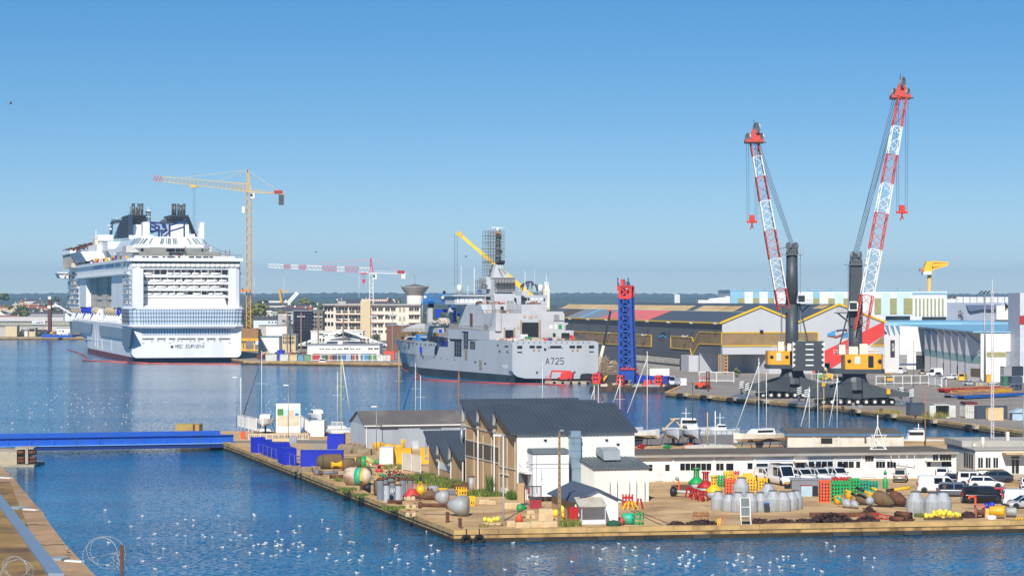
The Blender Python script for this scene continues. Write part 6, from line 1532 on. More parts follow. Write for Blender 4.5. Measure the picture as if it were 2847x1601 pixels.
def tree(x,y,h,w,label,name='tree',cols=(0,1,1,2),seed=1,group='trees across the basin',z=QZ,thin=.8):
 t=thing(name,label,'tree',(x,y,z),0,group);r=RR(seed)
 m=M();m.cyl((0,0,0),(0,0,h*.5),h*.03,h*.018,6)
 for k in range(4):a=k*1.6;m.cyl((0,0,h*.35),(w*.3*cos(a),w*.3*sin(a),h*.7),h*.016,h*.006,5)
 m.b('trunk',mat('bark',(84,72,58),.9),t)
 m=M();
 for i in range(46):
  a=r.random()*6.28;q=r.random()**.5;zz=r.u(.22,1);R_=w*.5*q*sqrt(max(.05,1-(2*(zz-.22)/.78-.95)**2*.85));m.cur=r.choice(cols)
  blob(m,(R_*cos(a),R_*sin(a),h*zz-h*.06),w*r.u(.1,.2),.8,r)
 m.b('crown',leafm,t);return t
slater=mat('house slate',(74,74,82),.7,var=.15,vs=1);tiler=mat('house tile',(138,82,60),.8,var=.15,vs=1)
hcol=[mat('render white',(222,216,204),.8,var=.05),mat('render cream',(206,188,150),.8),mat('render grey',(180,178,172),.8)]
def house(x,y,w,d,h,rz,wall,roof,label,group,z=QZ,rh=None):
 t=thing('house',label,'house',(x,y,z),rz,group);rh=rh or d*.32
 m=M();m.box(-w/2,-d/2,0,w/2,d/2,h);m.ext([(-d/2,h),(d/2,h),(0,h+rh)],-w/2,w/2,'X');m.b('wall',wall,t)
 m=M();
 for s in(-1,1):m.loft([[(-w/2-.3,s*(d/2+.3),h-.25),(w/2+.3,s*(d/2+.3),h-.25)],[(-w/2-.3,0,h+rh+.12),(w/2+.3,0,h+rh+.12)]],close=False,caps=False)
 ro=m.b('roof',roof,t);m=M();m.box(w/2-1.2,-.4,h+rh*.5,w/2-.3,.4,h+rh+1);m.nx();m.box(-w/2+.3,-.4,h+rh*.5,-w/2+1.2,.4,h+rh+.9);m.y('chimney',wall,ro)
 m=M();n=max(2,int(w/3.2))
 for i in range(n):
  for zz in((1.1,)if h<4 else(1.1,3.8)):xx=-w/2+w*(i+.5)/n;m.box(xx-.5,-d/2-.05,zz,xx+.5,-d/2,zz+1.3);m.nx()
 m.y('window',glass,t);return t
def boxb(fr,zf,x0,y0,x1,y1,ya,dep,name,label,wall,cat='building',roofm=None,group=None):
 """plain building volume read off a rectangle on plane ya, standing on the ground"""
 t=ffr(fr,name,label,cat,group);a,b_=fr.g(zf(x0,y1),ya),fr.g(zf(x1,y0),ya)
 m=M();m.box(a[0],ya,QZ,b_[0],ya+dep,b_[1]);m.b('wall',wall,t)
 m=M();m.box(a[0]-.25,ya-.25,b_[1],b_[0]+.25,ya+dep+.25,b_[1]+.35);m.b('roof',roofm or greyp,t);return t,a,b_
def wins(t,fr,zf,rects,ya,frame=None,nm='window'):
 m=M();f=M()
 for x0,y0,x1,y1 in rects:
  fr.rf(m,zf,x0,y0,x1,y1,ya-.06,ya+.1);m.nx()
  if frame:
   xm=(x0+x1)/2
   for q in((xm-1.2,y0,xm+1.2,y1),):fr.rf(f,zf,*q,ya-.12,ya)
   fr.rf(f,zf,x0-2,y1,x1+2,y1+3,ya-.35,ya)
 o=m.y(nm,glass,t)
 if frame:f.b('window_frame',frame,t)
OF=Fr(0,1150.,0);pier=mat('office cream',(224,214,196),.7,var=.03)
of=ffr(OF,'office_block','long cream four storey office block with a blank stair tower','office block')
m=M()
for x0,x1,ya in((940,1280,0),(1360,1942,-1)):OF.rf(m,ZC,x0,690,x1,1100,ya,ya+18);m.nx()
OF.rf(m,ZC,822,692,950,1100,1.2,17);m.y('wall',pier,of)
m=M();OF.rf(m,ZC,1250,645,1365,1100,-3,12);m.b('stair_tower',mat('office tan',(206,188,152),.7,var=.04),of)
m=M();OF.rf(m,ZC,815,682,1280,700,-1.2,18);m.nx();OF.rf(m,ZC,1360,684,1945,700,-2.2,18);m.nx();OF.rf(m,ZC,990,650,1085,684,4,12);m.y('roof',mat('roof felt grey',(170,168,164),.8),of)
wr_=[]
for y0,y1 in((728,760),(815,852),(912,945),(985,1010)):
 for x in(994,1068,1150,1222):wr_.append((x-28,y0,x+28,y1))
 for x in(1411,1481,1562,1628,1836,1898):wr_.append((x-26,y0,x+26,y1))
wins(of,OF,ZC,wr_,-1.0,pier)
m=M()
for y0,y1 in((725,778),(830,880)):
 for x in(1702,1715,1745,1760):OF.rf(m,ZC,x-3,y0,x+3,y1,-1.1,0)
for y in(722,800,892):
 for x in(850,887,925):OF.rf(m,ZC,x-13,y,x+13,y+42,1.0,1.4)
m.y('narrow_window',glass,of)
m=M()
for y in(705,803,897):
 for a,b_ in((960,1100),(1112,1262),(1375,1520),(1532,1665),(1805,1935)):OF.rf(m,ZC,a,y,b_,y+9,-1.8,0);m.nx()
m.y('sun_shade',mat('brown shade',(140,112,92),.7),of)
m=M()
for X in range(1275,1550,22):OF.rf(m,ZC,X,632,X+16,648,6,8);m.nx()
m.y('roof_plant',white,of)
wx,wy,_=at(ZC(1877,600),1350);wt=thing('water_tower','round concrete water tower with a flared top and antenna','water tower',(wx,wy,QZ));WT=Fr(wx,wy,0)
hz=lambda y:WT.g(ZC(1877,y),0)[1]-QZ;rx=lambda x:abs(WT.g(ZC(x,500),0)[0])
m=M();m.rev([(rx(1970),0),(rx(1970),hz(585))],(0,0,0),24);m.b('shaft',mat('tower white',(218,212,200),.8,var=.04,streak=True),wt)
m=M();m.rev([(rx(1970),hz(585)),(rx(2038),hz(492)),(rx(2040),hz(484)),(rx(2020),hz(480))],(0,0,0),28,sm=False);m.b('tank',mat('tower concrete',(168,162,150),.85,var=.08,streak=True,dirt=(140,132,120),da=.5,ds=.2),wt)
m=M();m.rev([(rx(2020),hz(482)),(rx(1900),hz(458)),(.1,hz(452))],(0,0,0),28);m.b('roof',mat('tower roof',(92,88,84),.8),wt)
m=M();m.bar((0,0,hz(455)),(0,0,hz(345)),.35);m.nx();m.bar((-.3,0,hz(380)),(-.3,0,hz(345)),.8);m.nx();m.bar((rx(2030),0,hz(480)),(rx(2037),0,hz(450)),.3);m.y('antenna',steel,wt)
t,a,b_=boxb(Fr(0,1120.,0),ZC,478,765,690,1050,0,14,'glazed_block','dark glazed office block with exposed stair frames left of the cream offices',mat('dark curtain wall',(36,36,46),.2,var=.2,vs=.4))
DF=Fr(0,1120.,0);m=M()
for k in range(6):x=490+k*38;DF.rf(m,ZC,x,775,x+2.5,985,-.15,0)
for k in range(6):y=800+k*36;DF.rf(m,ZC,480,y,690,y+2.5,-.15,0)
m.b('curtain_grid',mat('grid grey',(84,84,96),.5),t)
m=M()
for(x0,y0),(x1,y1)in(((345,900),(390,860)),((345,860),(470,960)),((345,930),(470,870)),((410,1000),(475,950)),((350,880),(470,880)),((350,960),(470,960))):
 p,q=DF.g(ZC(x0,y0),-1),DF.g(ZC(x1,y1),-1);m.bar((p[0],-1,p[1]),(q[0],-1,q[1]),.5);m.nx()
m.y('stair_frame',steel,t)
t,a,b_=boxb(DF,ZC,690,762,815,1050,2,14,'grey_office','grey office wing with rows of windows beside the dark glazed block',mat('wing grey',(120,112,104),.8));wins(t,DF,ZC,[(700+k*28,y,718+k*28,y+26)for k in range(4)for y in(790,830,880,930)],2)
t,a,b_=boxb(Fr(0,1050.,0),ZC,1550,930,1830,1100,0,20,'brown_block','plain brown clad building right of the cream offices',mat('brown clad',(118,76,54),.7,var=.05))
NF=Fr(0,990.,0);nh=ffr(NF,'truss_hall','slate roofed hall with big white gable trusses by the far quay','hall')
m=M();NF.pf(m,ZC,[(860,1120),(1050,1010),(1240,1120),(1240,1180),(860,1180)],2,40);m.b('wall',mat('hall slate',(92,98,104),.7),nh)
m=M()
for y in(0.,6.):
 for a,b_ in(((528,1158),(1045,978)),((1045,978),(1555,1158)),((690,1120),(1050,1060)),((1050,1060),(1430,1135)),((730,1108),(1320,1108)),((530,1158),(700,1158)),((1400,1158),(1555,1158))):
  p,q=NF.g(ZC(*a),y),NF.g(ZC(*b_),y);m.bar((p[0],y,p[1]),(q[0],y,q[1]),.9 if abs(a[1]-b_[1])>100 else .4);m.nx()
 for k in range(5):
  x=590+k*40;p,q=NF.g(ZC(x,1150),y),NF.g(ZC(x+40,1132-k*14),y);m.bar((p[0],y,p[1]),(q[0],y,q[1]),.25);m.nx()
  x=1500-k*40;p,q=NF.g(ZC(x,1150),y),NF.g(ZC(x-40,1132-k*14),y);m.bar((p[0],y,p[1]),(q[0],y,q[1]),.25);m.nx()
m.y('truss',white,nh)
m=M()
for X in(780,815,1245,1290,1330):NF.rf(m,ZC,X,1080,X+16,1125,-1,0);m.nx()
m.y('rusty_bracket',rustm,nh)
wins(nh,NF,ZC,[(900+k*45,1025-abs(k-3)*-6,930+k*45,1042-abs(k-3)*-6)for k in range(1,6)],1.9)
t,a,b_=boxb(Fr(0,935.,0),ZC,640,1158,1470,1250,0,25,'quay_house','long low white quay building with a strip of small dark windows',white);QH=Fr(0,935.,0)
wins(t,QH,ZC,[(x,1196,x+22,1206)for x in(780,808,850,878,920,948,992,1018,1130,1158,1200,1228)]+[(x,1188,x+22,1206)for x in(1062,1090,1340,1368,1410,1436)],0)
m=M();QH.rf(m,ZC,990,1105,1045,1158,3,8);m.nx();QH.rf(m,ZC,720,1110,725,1158,1,1.3);m.nx();QH.rf(m,ZC,1460,1110,1465,1158,1,1.3);m.nx();QH.rf(m,ZC,720,1108,1465,1113,1,1.3);m.y('roof_structure',white,t)
hg='huts and containers along the far quay'
for x0,x1,y0,mt,lb in((155,288,1262,cwhite,'white quay hut, first of the row beside the cruise ship'),(320,425,1262,cwhite,'white quay hut, second of the row from the cruise ship'),(430,522,1268,cbeige,'beige quay hut beside the cyan one'),(525,598,1270,ccyan,'cyan container beside the beige quay hut'),(600,690,1270,mat('hut green',(120,146,110),.6),'pale green container right of the cyan one'),(698,798,1258,cred,'bright red container below the white quay building'),(802,862,1262,cgreen,'green container right of the bright red one'),(866,936,1262,mat('hut rust',(160,90,66),.6),'rust brown container left of the dark grey one'),(940,1026,1260,cslate,'dark grey container in the row below the white quay building'),(1030,1084,1258,mat('hut blue',(60,110,170),.6),'blue container right of the dark grey one'),(1087,1144,1258,mat('hut sky',(140,180,204),.6),'sky blue container in the row on the far quay'),(1148,1218,1258,mat('hut brown',(150,84,62),.6),'brown container right of the sky blue one'),(1222,1256,1262,cwhite,'narrow white container right of the brown one'),(1258,1352,1258,mat('hut blue2',(84,134,176),.6),'wide blue container near the end of the row'),(1355,1430,1258,mat('hut green2',(110,146,80),.6),'green container at the end of the row'),(1440,1600,1270,cwhite,'long white hut right of the green end container'),(1515,1640,1228,orange,'orange tent beside the naval ship bow'),(290,372,1218,cblue,'blue tarpaulin covered load behind the white quay huts')):
 YF=908. if y0>1245 else 925.;hf=Fr(0,YF,0);a,b_=hf.g(ZC(x0,1340),0),hf.g(ZC(x1,y0),0)
 t=thing('quay_hut',lb,'hut',(a[0],YF,QZ),0,hg);m=M();w_=b_[0]-a[0];h=b_[1]-QZ;m.box(.1,0,0,w_-.1,5,h);m.b('wall',mt,t)
 m=M();m.box(0,-.15,h,w_,5.1,h+.12);m.b('roof',greyp if mt is cwhite else mt,t)
 m=M()
 for k in range(int(w_/1.1)):m.box(.3+k*1.1,-.06,.1,.36+k*1.1,0,h-.1)
 m.b('panel_joint',steel,t)
fence(ZC(690,1342),ZC(1490,1342),2.6,8,'quay_railing','white railing before the coloured containers on the far quay',white,w=.2)
for i,(x,y0)in enumerate(((410,765),(567,782),(765,785),(1052,812),(1395,780),(1617,770),(1475,930),(1730,880))):
 YP=980.;pf_=Fr(*at(ZC(x,1000),YP)[:2],0);z1=pf_.g(ZC(x,y0),0)[1]-QZ;th_=.55 if i<4 else .25
 t=thing('lighting_pole','tall brown lighting pole on the far quay with a crossarm' if i<4 else 'slim grey lamp pole before the cream offices','pole',(pf_.o[0],YP,QZ),0,'poles on the far quay')
 m=M();m.bar((0,0,0),(0,0,z1),th_);m.b('pole',mat('pole brown',(136,112,88),.85)if i<4 else steel,t);m=M();m.bar((-1.7,0,z1-1.6),(1.7,0,z1-1.6),.3);m.b('crossarm',white,t)
for(x0,y0,x1,y1,Y,dep,wm_,lb,rm)in((20,868,292,960,1230,20,mat('pale blue render',(206,216,224),.6),'pale blue white building with a dark roof left of the dark glazed block',slater),(165,935,405,1110,1080,18,white,'large plain white building before the dark glazed block',greyp),(80,935,170,1060,1090,16,mat('render grey',(0,0,0)),'grey block left of the large plain white building',greyp),(75,1065,315,1170,1000,14,white,'low white building with a blue grey roof band by the yellow crane',mat('blue grey roof',(110,136,150),.6)),(352,1040,505,1160,985,14,hcol[1],'cream two storey building with narrow windows by the brown pole',greyp),(195,652,330,715,1900,25,white,'far white shed left of the distant yellow crane',white),(680,1000,1280,1080,1040,10,white,'white building behind the truss hall',white),(300,790,420,950,1180,14,hcol[2],'grey gabled building left of the dark glazed block',slater)):
 t,a,b_=boxb(Fr(0,float(Y),0),ZC,x0,y0,x1,y1,0,dep,'town_building',lb,wm_,roofm=rm)
 if 'narrow windows' in lb:wins(t,Fr(0,float(Y),0),ZC,[(362+k*17,y,372+k*17,y+36)for k in range(8)for y in(1055,1105)],0)
 if 'pale blue' in lb:wins(t,Fr(0,float(Y),0),ZC,[(193+k*38,885,208+k*38,903)for k in range(3)],0);m=M();F_=Fr(0,float(Y),0);F_.pf(m,ZC,[(20,868),(292,868),(280,822),(20,822)],0,8);m.b('pitched_roof',slater,t)
 if 'behind the truss' in lb:wins(t,Fr(0,float(Y),0),ZC,[(x,1022,x+24,1040)for x in(775,800,905,970,1040,1090,1150,1180,1240)],0)
m=M();yf_=Fr(0,985.,0);r=RR(5);cl=[redp,rustm,white,bluep,cbeige,orange,greyp,black]
for i in range(60):
 X=r.u(60,690);Y=r.u(1165,1245);m=M();a=at(ZC(X,Y),930.);s_=r.u(.8,2.6);mt=r.choice(cl)
 m.box(-s_/2,-.8,0,s_/2,.8,r.u(.8,2.2));
 if r.random()<.5:m.bar((-s_/2,0,1),(s_*.8,0,r.u(1.5,3)),.2)
 x_,y_=a[0],930.+r.u(0,50);tag(m.b('quay_equipment',mt,None,(x_*y_/930.,y_,QZ)),'piece of machinery or crate on the far quay behind the huts','equipment','equipment heaped on the far quay')
for i in range(16):
 X=1440+(i%6)*32;Y=1120+(i//6)*28;x_,y_,_=at(ZC(X,Y),960.+(2-i//6)*25)
 car('parked_car','car parked in the lot behind the naval ship bow','car',(PW,PN,PS,PG)[i%4],loc=(x_,y_,QZ),rz=rad(80),group='cars parked behind the naval ship bow')
def boat(p,L,W,H,rz,hullm,label,name='work_boat',cabin=True,mast=0.,z=-.3,cat='boat',group=None,deckm=white):
 x,y=gnd(p,0);t=thing(name,label,cat,(x,y,0),rz,group)
 m=M();rg=[]
 for f,w,s in((-.5,.78,0),(-.3,.95,0),(0,1,0),(.25,.85,.05),(.4,.5,.14),(.5,.03,.24)):
  X=f*L;k=W/2*w;zt=H+s*H*1.4;rg.append([(X,-k,zt),(X*.97,-k*.75,.1),(X*.94,-k*.3,-.4),(X*.94,k*.3,-.4),(X*.97,k*.75,.1),(X,k,zt)])
 m.loft(rg,sm=False);m.b('hull',hullm,t)
 m=M();m.loft([[(q[0][0],q[0][1]*.9,H*.98),(q[0][0],-q[0][1]*.9,H*.98)]for q in rg[:5]],close=False,caps=False);m.b('deck',deckm,t)
 if cabin:
  m=M();m.ext([(-L*.2,H*.9),(L*.1,H*.9),(L*.06,H+L*.16),(-L*.18,H+L*.17)],-W*.3,W*.3,'Y');cbn=m.b('wheelhouse',white,t)
  m=M();m.box(-L*.17,-W*.31,H+L*.08,L*.07,W*.31,H+L*.135);m.b('wheelhouse_window',glass,cbn)
 if mast:m=M();m.bar((-L*.1,0,H+L*.1),(-L*.1,0,mast),.12);m.bar((-L*.1-.8,0,mast*.8),(-L*.1+.8,0,mast*.8),.08);m.b('mast',white,t)
 return t
boat(ZC(830,1386),9.5,3,.9,0,greyp,'small grey workboat with a light mast at the far quay',mast=6.5)
boat(ZC(1070,1384),9.5,3,1.1,pi,orange,'orange open boat moored at the far quay',cabin=False,deckm=rustm)
boat(ZC(1340,1385),9,2.6,.8,0,mat('boat pinkish',(190,140,126),.6),'faded pink open boat moored at the far quay',cabin=False)
boat(ZC(1595,1385),9.5,3,1.1,pi,greyp,'grey open boat moored at the naval ship bow',cabin=False,deckm=greyp)
def tower_crane(Yc,zf,pts,ym,label,cols,seg=None,base=None,mw=2.0):
 """pts: mast base, jib root, jib tip, counterjib end, apex in zoom pixels"""
 x0=at(zf(*pts['root']),Yc)[0];fr=Fr(x0,Yc,0);t=ffr(fr,'tower_crane',label,'tower crane');g=lambda p:Vector((fr.g(zf(*p),0)[0],0,fr.g(zf(*p),0)[1]))
 R_,T_,E_,A_=g(pts['root']),g(pts['tip']),g(pts['end']),g(pts['apex']);zb=fr.g(zf(*pts['base']),0)[1]
 u,v=Vector((1,0,0)),Vector((0,1,0))
 m=M();lattice(m,Vector((0,0,zb)),Vector((0,0,R_.z-.5)),u,v,mw,mw,mw,mw,int((R_.z-zb)/mw),.28 if mw>1.9 else .22,.16);m.b('mast',cols[0],t)
 m=M();m.bar((-.8,0,R_.z),(A_.x,0,A_.z),.45);m.bar((1.0,0,R_.z),(A_.x,0,A_.z),.45)
 for k in range(5):f=k/5;m.bar((-.8+(A_.x+.8)*f,0,R_.z+(A_.z-R_.z)*f),(1+(A_.x-1)*(f+.2),0,R_.z+(A_.z-R_.z)*(f+.2)),.2)
 m.b('tower_head',cols[1],t)
 D=T_-R_;up=Vector((0,0,1));n=len(seg)if seg else 1;pr=0.
 for f,c in(seg or[(1.,cols[0])]):
  m=M();a,b_=R_+D*pr,R_+D*f;h0,h1=pts['h']*(1-.35*pr),pts['h']*(1-.35*f);k=max(3,int((b_-a).length/1.8))
  for s in(-.7,.7):m.bar(a+v*s,b_+v*s,.26)
  m.bar(a+up*h0,b_+up*h1,.3)
  for i in range(k):
   p,q=a+(b_-a)*(i/k),a+(b_-a)*((i+1)/k);hp=h0+(h1-h0)*(i+.5)/k;md=(p+q)/2+up*hp
   for s in(-.7,.7):m.bar(p+v*s,md,.15);m.bar(md,q+v*s,.15)
  m.b('jib',c,t);pr=f
 m=M();CE=E_-R_;
 for s in(-.6,.6):m.bar(R_+v*s,E_+v*s,.4)
 m.bar(R_+up*1.1,E_+up*1.1,.12);m.b('counter_jib',cols[2],t)
 m=M();m.box(E_.x-2.6,-.8,E_.z-pts['cw'],E_.x-.4,.8,E_.z-.3);m.b('counterweight',cols[4],t)
 m=M();m.box(E_.x-4.6,-1,E_.z+.2,E_.x-1,1,E_.z+1.7);m.b('winch',cols[3],t)
 m=M()
 for f in pts['ties']:m.bar(A_,R_+D*f+up*pts['h']*(1-.35*f),.16);m.nx()
 m.bar(A_,E_+Vector((-1.5,0,.5)),.2);m.y('tie_bar',cols[5],t)
 m=M();m.box(1.0,-2.2,R_.z-3.2,3.0,-.4,R_.z-.8);cbn=m.b('cabin',white,t);m=M();m.box(.98,-2.25,R_.z-2.4,2.0,-.6,R_.z-1.1);m.b('cabin_window',glass,cbn)
 tr=R_+D*pts['trolley'];m=M();m.box(tr.x-1.6,-1,tr.z-1,tr.x+1.6,1,tr.z-.1);m.b('trolley',cols[1],t)
 hk=g(pts['hook']);m=M();m.bar((tr.x-.4,0,tr.z-1),(tr.x-.4,0,hk.z),.1);m.nx();m.bar((tr.x+.4,0,tr.z-1),(tr.x+.4,0,hk.z),.1);m.y('hoist_rope',MATS['steel rope'],t)
 m=M();m.ext([(tr.x-.9,hk.z-1.4),(tr.x+.9,hk.z-1.4),(tr.x+.6,hk.z+.4),(tr.x-.6,hk.z+.4)],-.4,.4,'Y');m.bar((tr.x,0,hk.z-1.4),(tr.x,0,hk.z-3),.25);m.b('hook_block',cols[1],t)
 return t,fr
tyel=mat('tower crane yellow',(214,158,40),.5,var=.1);tpale=mat('tower crane pale',(196,178,128),.5,var=.1)
t,yfr=tower_crane(1085.,ZA,dict(root=(2034,300),tip=(1070,190),end=(2395,325),apex=(2022,82),base=(2034,1670),h=3.4,cw=5.,ties=(.33,.72),trolley=.57,hook=(1495,720)),0,'tall yellow tower crane standing on the quay beside the cruise ship',(tyel,yellow,yellow,redp,MATS['mast grey'],tpale),[(.18,yellow),(.9,tpale),(1.,mat('faded red',(0,0,0)))])
m=M();yfr.rf(m,ZB,1962,598,2130,700,-6,6);yfr.rf(m,ZB,1975,590,2110,600,-5,5);m.b('ballast',mat('ballast brown',(150,114,70),.8,var=.12),t)
m=M()
for X in(1962,1990,2085,2140):
 for y in(-5,4):yfr.rf(m,ZB,X,700,X+14,815,y,y+1.2);m.nx()
yfr.rf(m,ZB,1950,690,2155,716,-6.2,6.2);m.nx();yfr.rf(m,ZB,1950,800,2160,815,-6,-4);m.y('gantry_leg',yellow,t)
m=M();yfr.rf(m,ZA,1905,1290,2045,1308,-3,3);yfr.rf(m,ZA,1905,1270,1912,1290,-3,3);yfr.rf(m,ZA,1960,1272,1966,1290,-3,3);m.b('tie_platform',mat('tie orange',(224,134,50),.5),t)
m=M();yfr.rf(m,ZA,1966,450,1996,515,-1.6,-.4);m.b('lift_cage',white,t)
tower_crane(1250.,ZC,dict(root=(1378,326),tip=(188,262),end=(1778,336),apex=(1370,157),base=(1378,760),h=2.6,cw=2.6,ties=(.28,.62),trolley=.075,hook=(1287,405)),0,'red and white tower crane rising behind the cream office block',(cwht,mat('tower crane red',(196,50,70),.5),cwht,redp,cream,mat('tie pink',(214,150,160),.5)),[(.12,cwht),(.26,mat('jib pink',(200,90,110),.5)),(.335,cwht),(.48,MATS['jib pink']),(.63,cwht),(.705,MATS['jib pink']),(.78,cwht),(.85,MATS['jib pink']),(1,cwht)])
m=M();F_=Fr(0,1750.,0);F_.pf(m,ZC,[(305,518),(325,515),(350,650),(360,705),(335,705),(325,650)],0,6);p,q=F_.g(ZC(328,522),0),F_.g(ZC(420,547),0);m.bar((p[0],0,p[1]),(q[0],0,q[1]),.9);o=m.b('shipyard_crane',tyel,None,(0,1750,0));tag(o,'distant yellow crane with a thin jib left of the white leaning one','crane')
m=M()
for a,b_ in(((375,705),(520,545)),((400,705),(538,555))):p,q=F_.g(ZC(*a),0),F_.g(ZC(*b_),0);m.bar((p[0],0,p[1]),(q[0],0,q[1]),1.4)
for k in range(9):p,q=F_.g(ZC(380+k*16,700-k*17),0),F_.g(ZC(408+k*14,690-k*15),0);m.bar((p[0],0,p[1]),(q[0],0,q[1]),.7)
m.bar((F_.g(ZC(345,700),0)[0],0,F_.g(ZC(345,700),0)[1]),(F_.g(ZC(400,640),0)[0],0,F_.g(ZC(400,640),0)[1]),1.2)
tag(m.b('shipyard_crane',white,None,(0,1750,0)),'distant white leaning crane jib right of the yellow one','crane')
for i,(p,Yt)in enumerate(((ZC(1235,595),7000.),(ZC(30,580),7400.),(ZC(370,590),7800.))):
 a=at(p,Yt);t=thing('wind_turbine','faint white wind turbine on the wooded horizon','turbine',(a[0],Yt,12),0,'wind turbines on the horizon');m=M();m.cyl((0,0,0),(0,0,80),1.8,1.1,8);m.b('tower',white,t);m=M()
 for k in range(3):an_=.5+k*2.094;m.bar((0,-2,80),(40*sin(an_),-2,80+40*cos(an_)),2.0,.5);m.nx()
 m.y('blade',white,t)
CT=Fr(0,1000.,0);ct_=ffr(CT,'cream_tower','cream coloured tower with antennas standing behind the naval ship bridge','tower');m=M();CT.rf(m,ZD,1357,578,1412,760,0,8);CT.rf(m,ZD,1370,545,1404,580,1,7);m.b('shaft',cream,ct_)
m=M();
for X,Y0,Y1,w_ in((1382,455,545,2),(1372,515,560,5),(1392,515,560,5),(1398,520,560,5)):CT.rf(m,ZD,X-w_,Y0,X+w_,Y1,3,4);m.nx()
m.y('antenna',white,ct_)
LF=Fr(0,1500.,0);ls=ffr(LF,'shore_warehouse','long pale warehouse with a striped wall and a MARPER sign across the basin','warehouse')
ribw=mat('shore wall',(196,192,180),.6,var=.05);m=M();LF.rf(m,ZP,-900,690,1500,860,0,60);m.b('wall',ribw,ls)
m=M();LF.pf(m,ZP,[(-900,692),(800,692),(800,622),(-900,622)],-1,50);m.nx();LF.pf(m,ZP,[(800,692),(1500,692),(1500,626),(800,626)],-.5,50);m.y('roof',mat('shore roof',(196,192,190),.6,var=.05),ls)
m=M()
for k in range(54):X=-40+k*23;LF.rf(m,ZP,X,695,X+9,(745 if k%2 else 745),-.3,0);m.nx()
LF.rf(m,ZP,-900,752,1500,768,-.5,0);m.y('wall_rib',mat('rib green grey',(130,134,112),.6),ls)
m=M();LF.rf(m,ZP,545,692,765,748,-1,-.4);sg_=m.b('sign_board',white,ls)
m=M();a=LF.g(ZP(608,735),-1);letters(m,'MARPER',a[0],a[1],LF.g(ZP(608,705),-1)[1]-a[1],-1.1,(LF.g(ZP(626,705),-1)[0]-a[0]),.3,.14,.1,.1);m.y('sign_letter',mat('sign navy',(44,60,110),.5),sg_)
m=M();LF.pf(m,ZP,[(558,735),(580,700),(585,735)],-1.15,-1.02);m.b('sign_logo',mat('sign teal',(60,140,180),.5),sg_)
sg2='low buildings on the shore across the basin'
for x0,y0,x1,Y,wm_,lb in((95,772,288,1485,hcol[1],'cream hut with a lean roof at the foot of the shore warehouse'),(-60,790,95,1488,hcol[2],'grey hut at the left end of the shore'),(490,815,600,1486,hcol[1],'small cream shed with dark openings on the shore'),(415,855,470,1486,hcol[0],'tiny pale kiosk on the shore'),(965,812,1195,1475,white,'white site cabin behind the blue pile barge')):
 t,a,b_=boxb(Fr(0,float(Y),0),ZP,x0,y0,x1,930,0,8,'shore_hut',lb,wm_,group=sg2,cat='hut');F_=Fr(0,float(Y),0)
 if 'dark' in lb:wins(t,F_,ZP,[(495,825,590,865)],0)
 if 'site cabin' in lb:wins(t,F_,ZP,[(1000,850,1040,860),(1055,850,1090,872)],0)
m=M();LF.rf(m,ZP,290,795,740,806,-10,-2)
for k in range(6):LF.rf(m,ZP,295+k*85,806,300+k*85,930,-9,-8.5)
o=m.b('shore_canopy',greyp,None,(0,1500,0));tag(o,'long thin grey canopy on posts before the shore warehouse','canopy')
PB_=Fr(0,1420.,0);pb=ffr(PB_,'pile_barge','blue barge carrying a tall rust brown pile with white bands','barge');m=M();PB_.pf(m,ZP,[(708,905),(860,905),(860,920),(1000,920),(1000,928),(1235,928),(1230,972),(720,972)],0,14);m.b('hull',mat('barge bright blue',(30,84,170),.5),pb)
m=M();PB_.rf(m,ZP,815,320,870,900,3,6);m.b('pile',mat('pile rust',(96,54,42),.8,var=.15,vs=.3),pb);m=M();PB_.rf(m,ZP,818,268,872,322,2.8,6);m.nx();PB_.rf(m,ZP,808,425,864,480,2.7,6.2);m.y('pile_band',cream,pb)
m=M();PB_.rf(m,ZP,850,870,935,905,1,3);PB_.rf(m,ZP,900,880,930,945,1,3);m.b('pile_clamp',yellow,pb);m=M();PB_.rf(m,ZP,765,885,845,925,1,4);PB_.rf(m,ZP,800,850,860,890,1,3);m.b('deck_machinery',navy,pb)
m=M();r=RR(3)
for i in range(16):X=r.u(1000,1200);PB_.rf(m,ZP,X,r.u(870,910),X+r.u(6,20),925,2,3);m.nx()
m.y('deck_load',white,pb)
r=RR(19);k=0
def spot(zf,X,Y,Yd):a=at(zf(X,Y),Yd);return a
hs_=[(40,560,1620),(120,600,1600),(170,545,1680),(250,585,1620),(300,520,1750),(345,590,1640),(455,545,1700),(520,490,1800),(560,560,1650),(610,590,1600),(655,545,1720),(700,600,1590),(740,560,1660),(930,560,1650),(985,590,1600),(1040,560,1660),(1090,580,1610),(660,400,2100),(560,370,2200),(480,350,2300),(290,350,2300),(250,470,1900),(90,480,1900),(1040,450,1900),(960,420,2000),(20,470,1950),(420,470,1900),(880,600,1600),(760,430,2000),(600,460,1900)]
for i,(X,Y,Yd)in enumerate(hs_):
 a=at(ZP(X,Y),Yd);v_=i%3;nm=('white walled house with a dark slate roof across the basin','cream walled house with a brown tile roof across the basin','grey walled house with a dark slate roof across the basin')[v_]
 w_=r.u(9,18);house(a[0],Yd,w_,r.u(7,9),max(3.4,a[2]-QZ-2.6)if a[2]-QZ<12 else r.u(5,9),r.u(-.5,.5)+(pi/2 if i%4==0 else 0),hcol[(0,1,2)[v_]],(slater,tiler,slater)[v_],nm,nm.replace('house','houses',1)[:40],z=max(QZ,a[2]-r.u(5,8)-2))
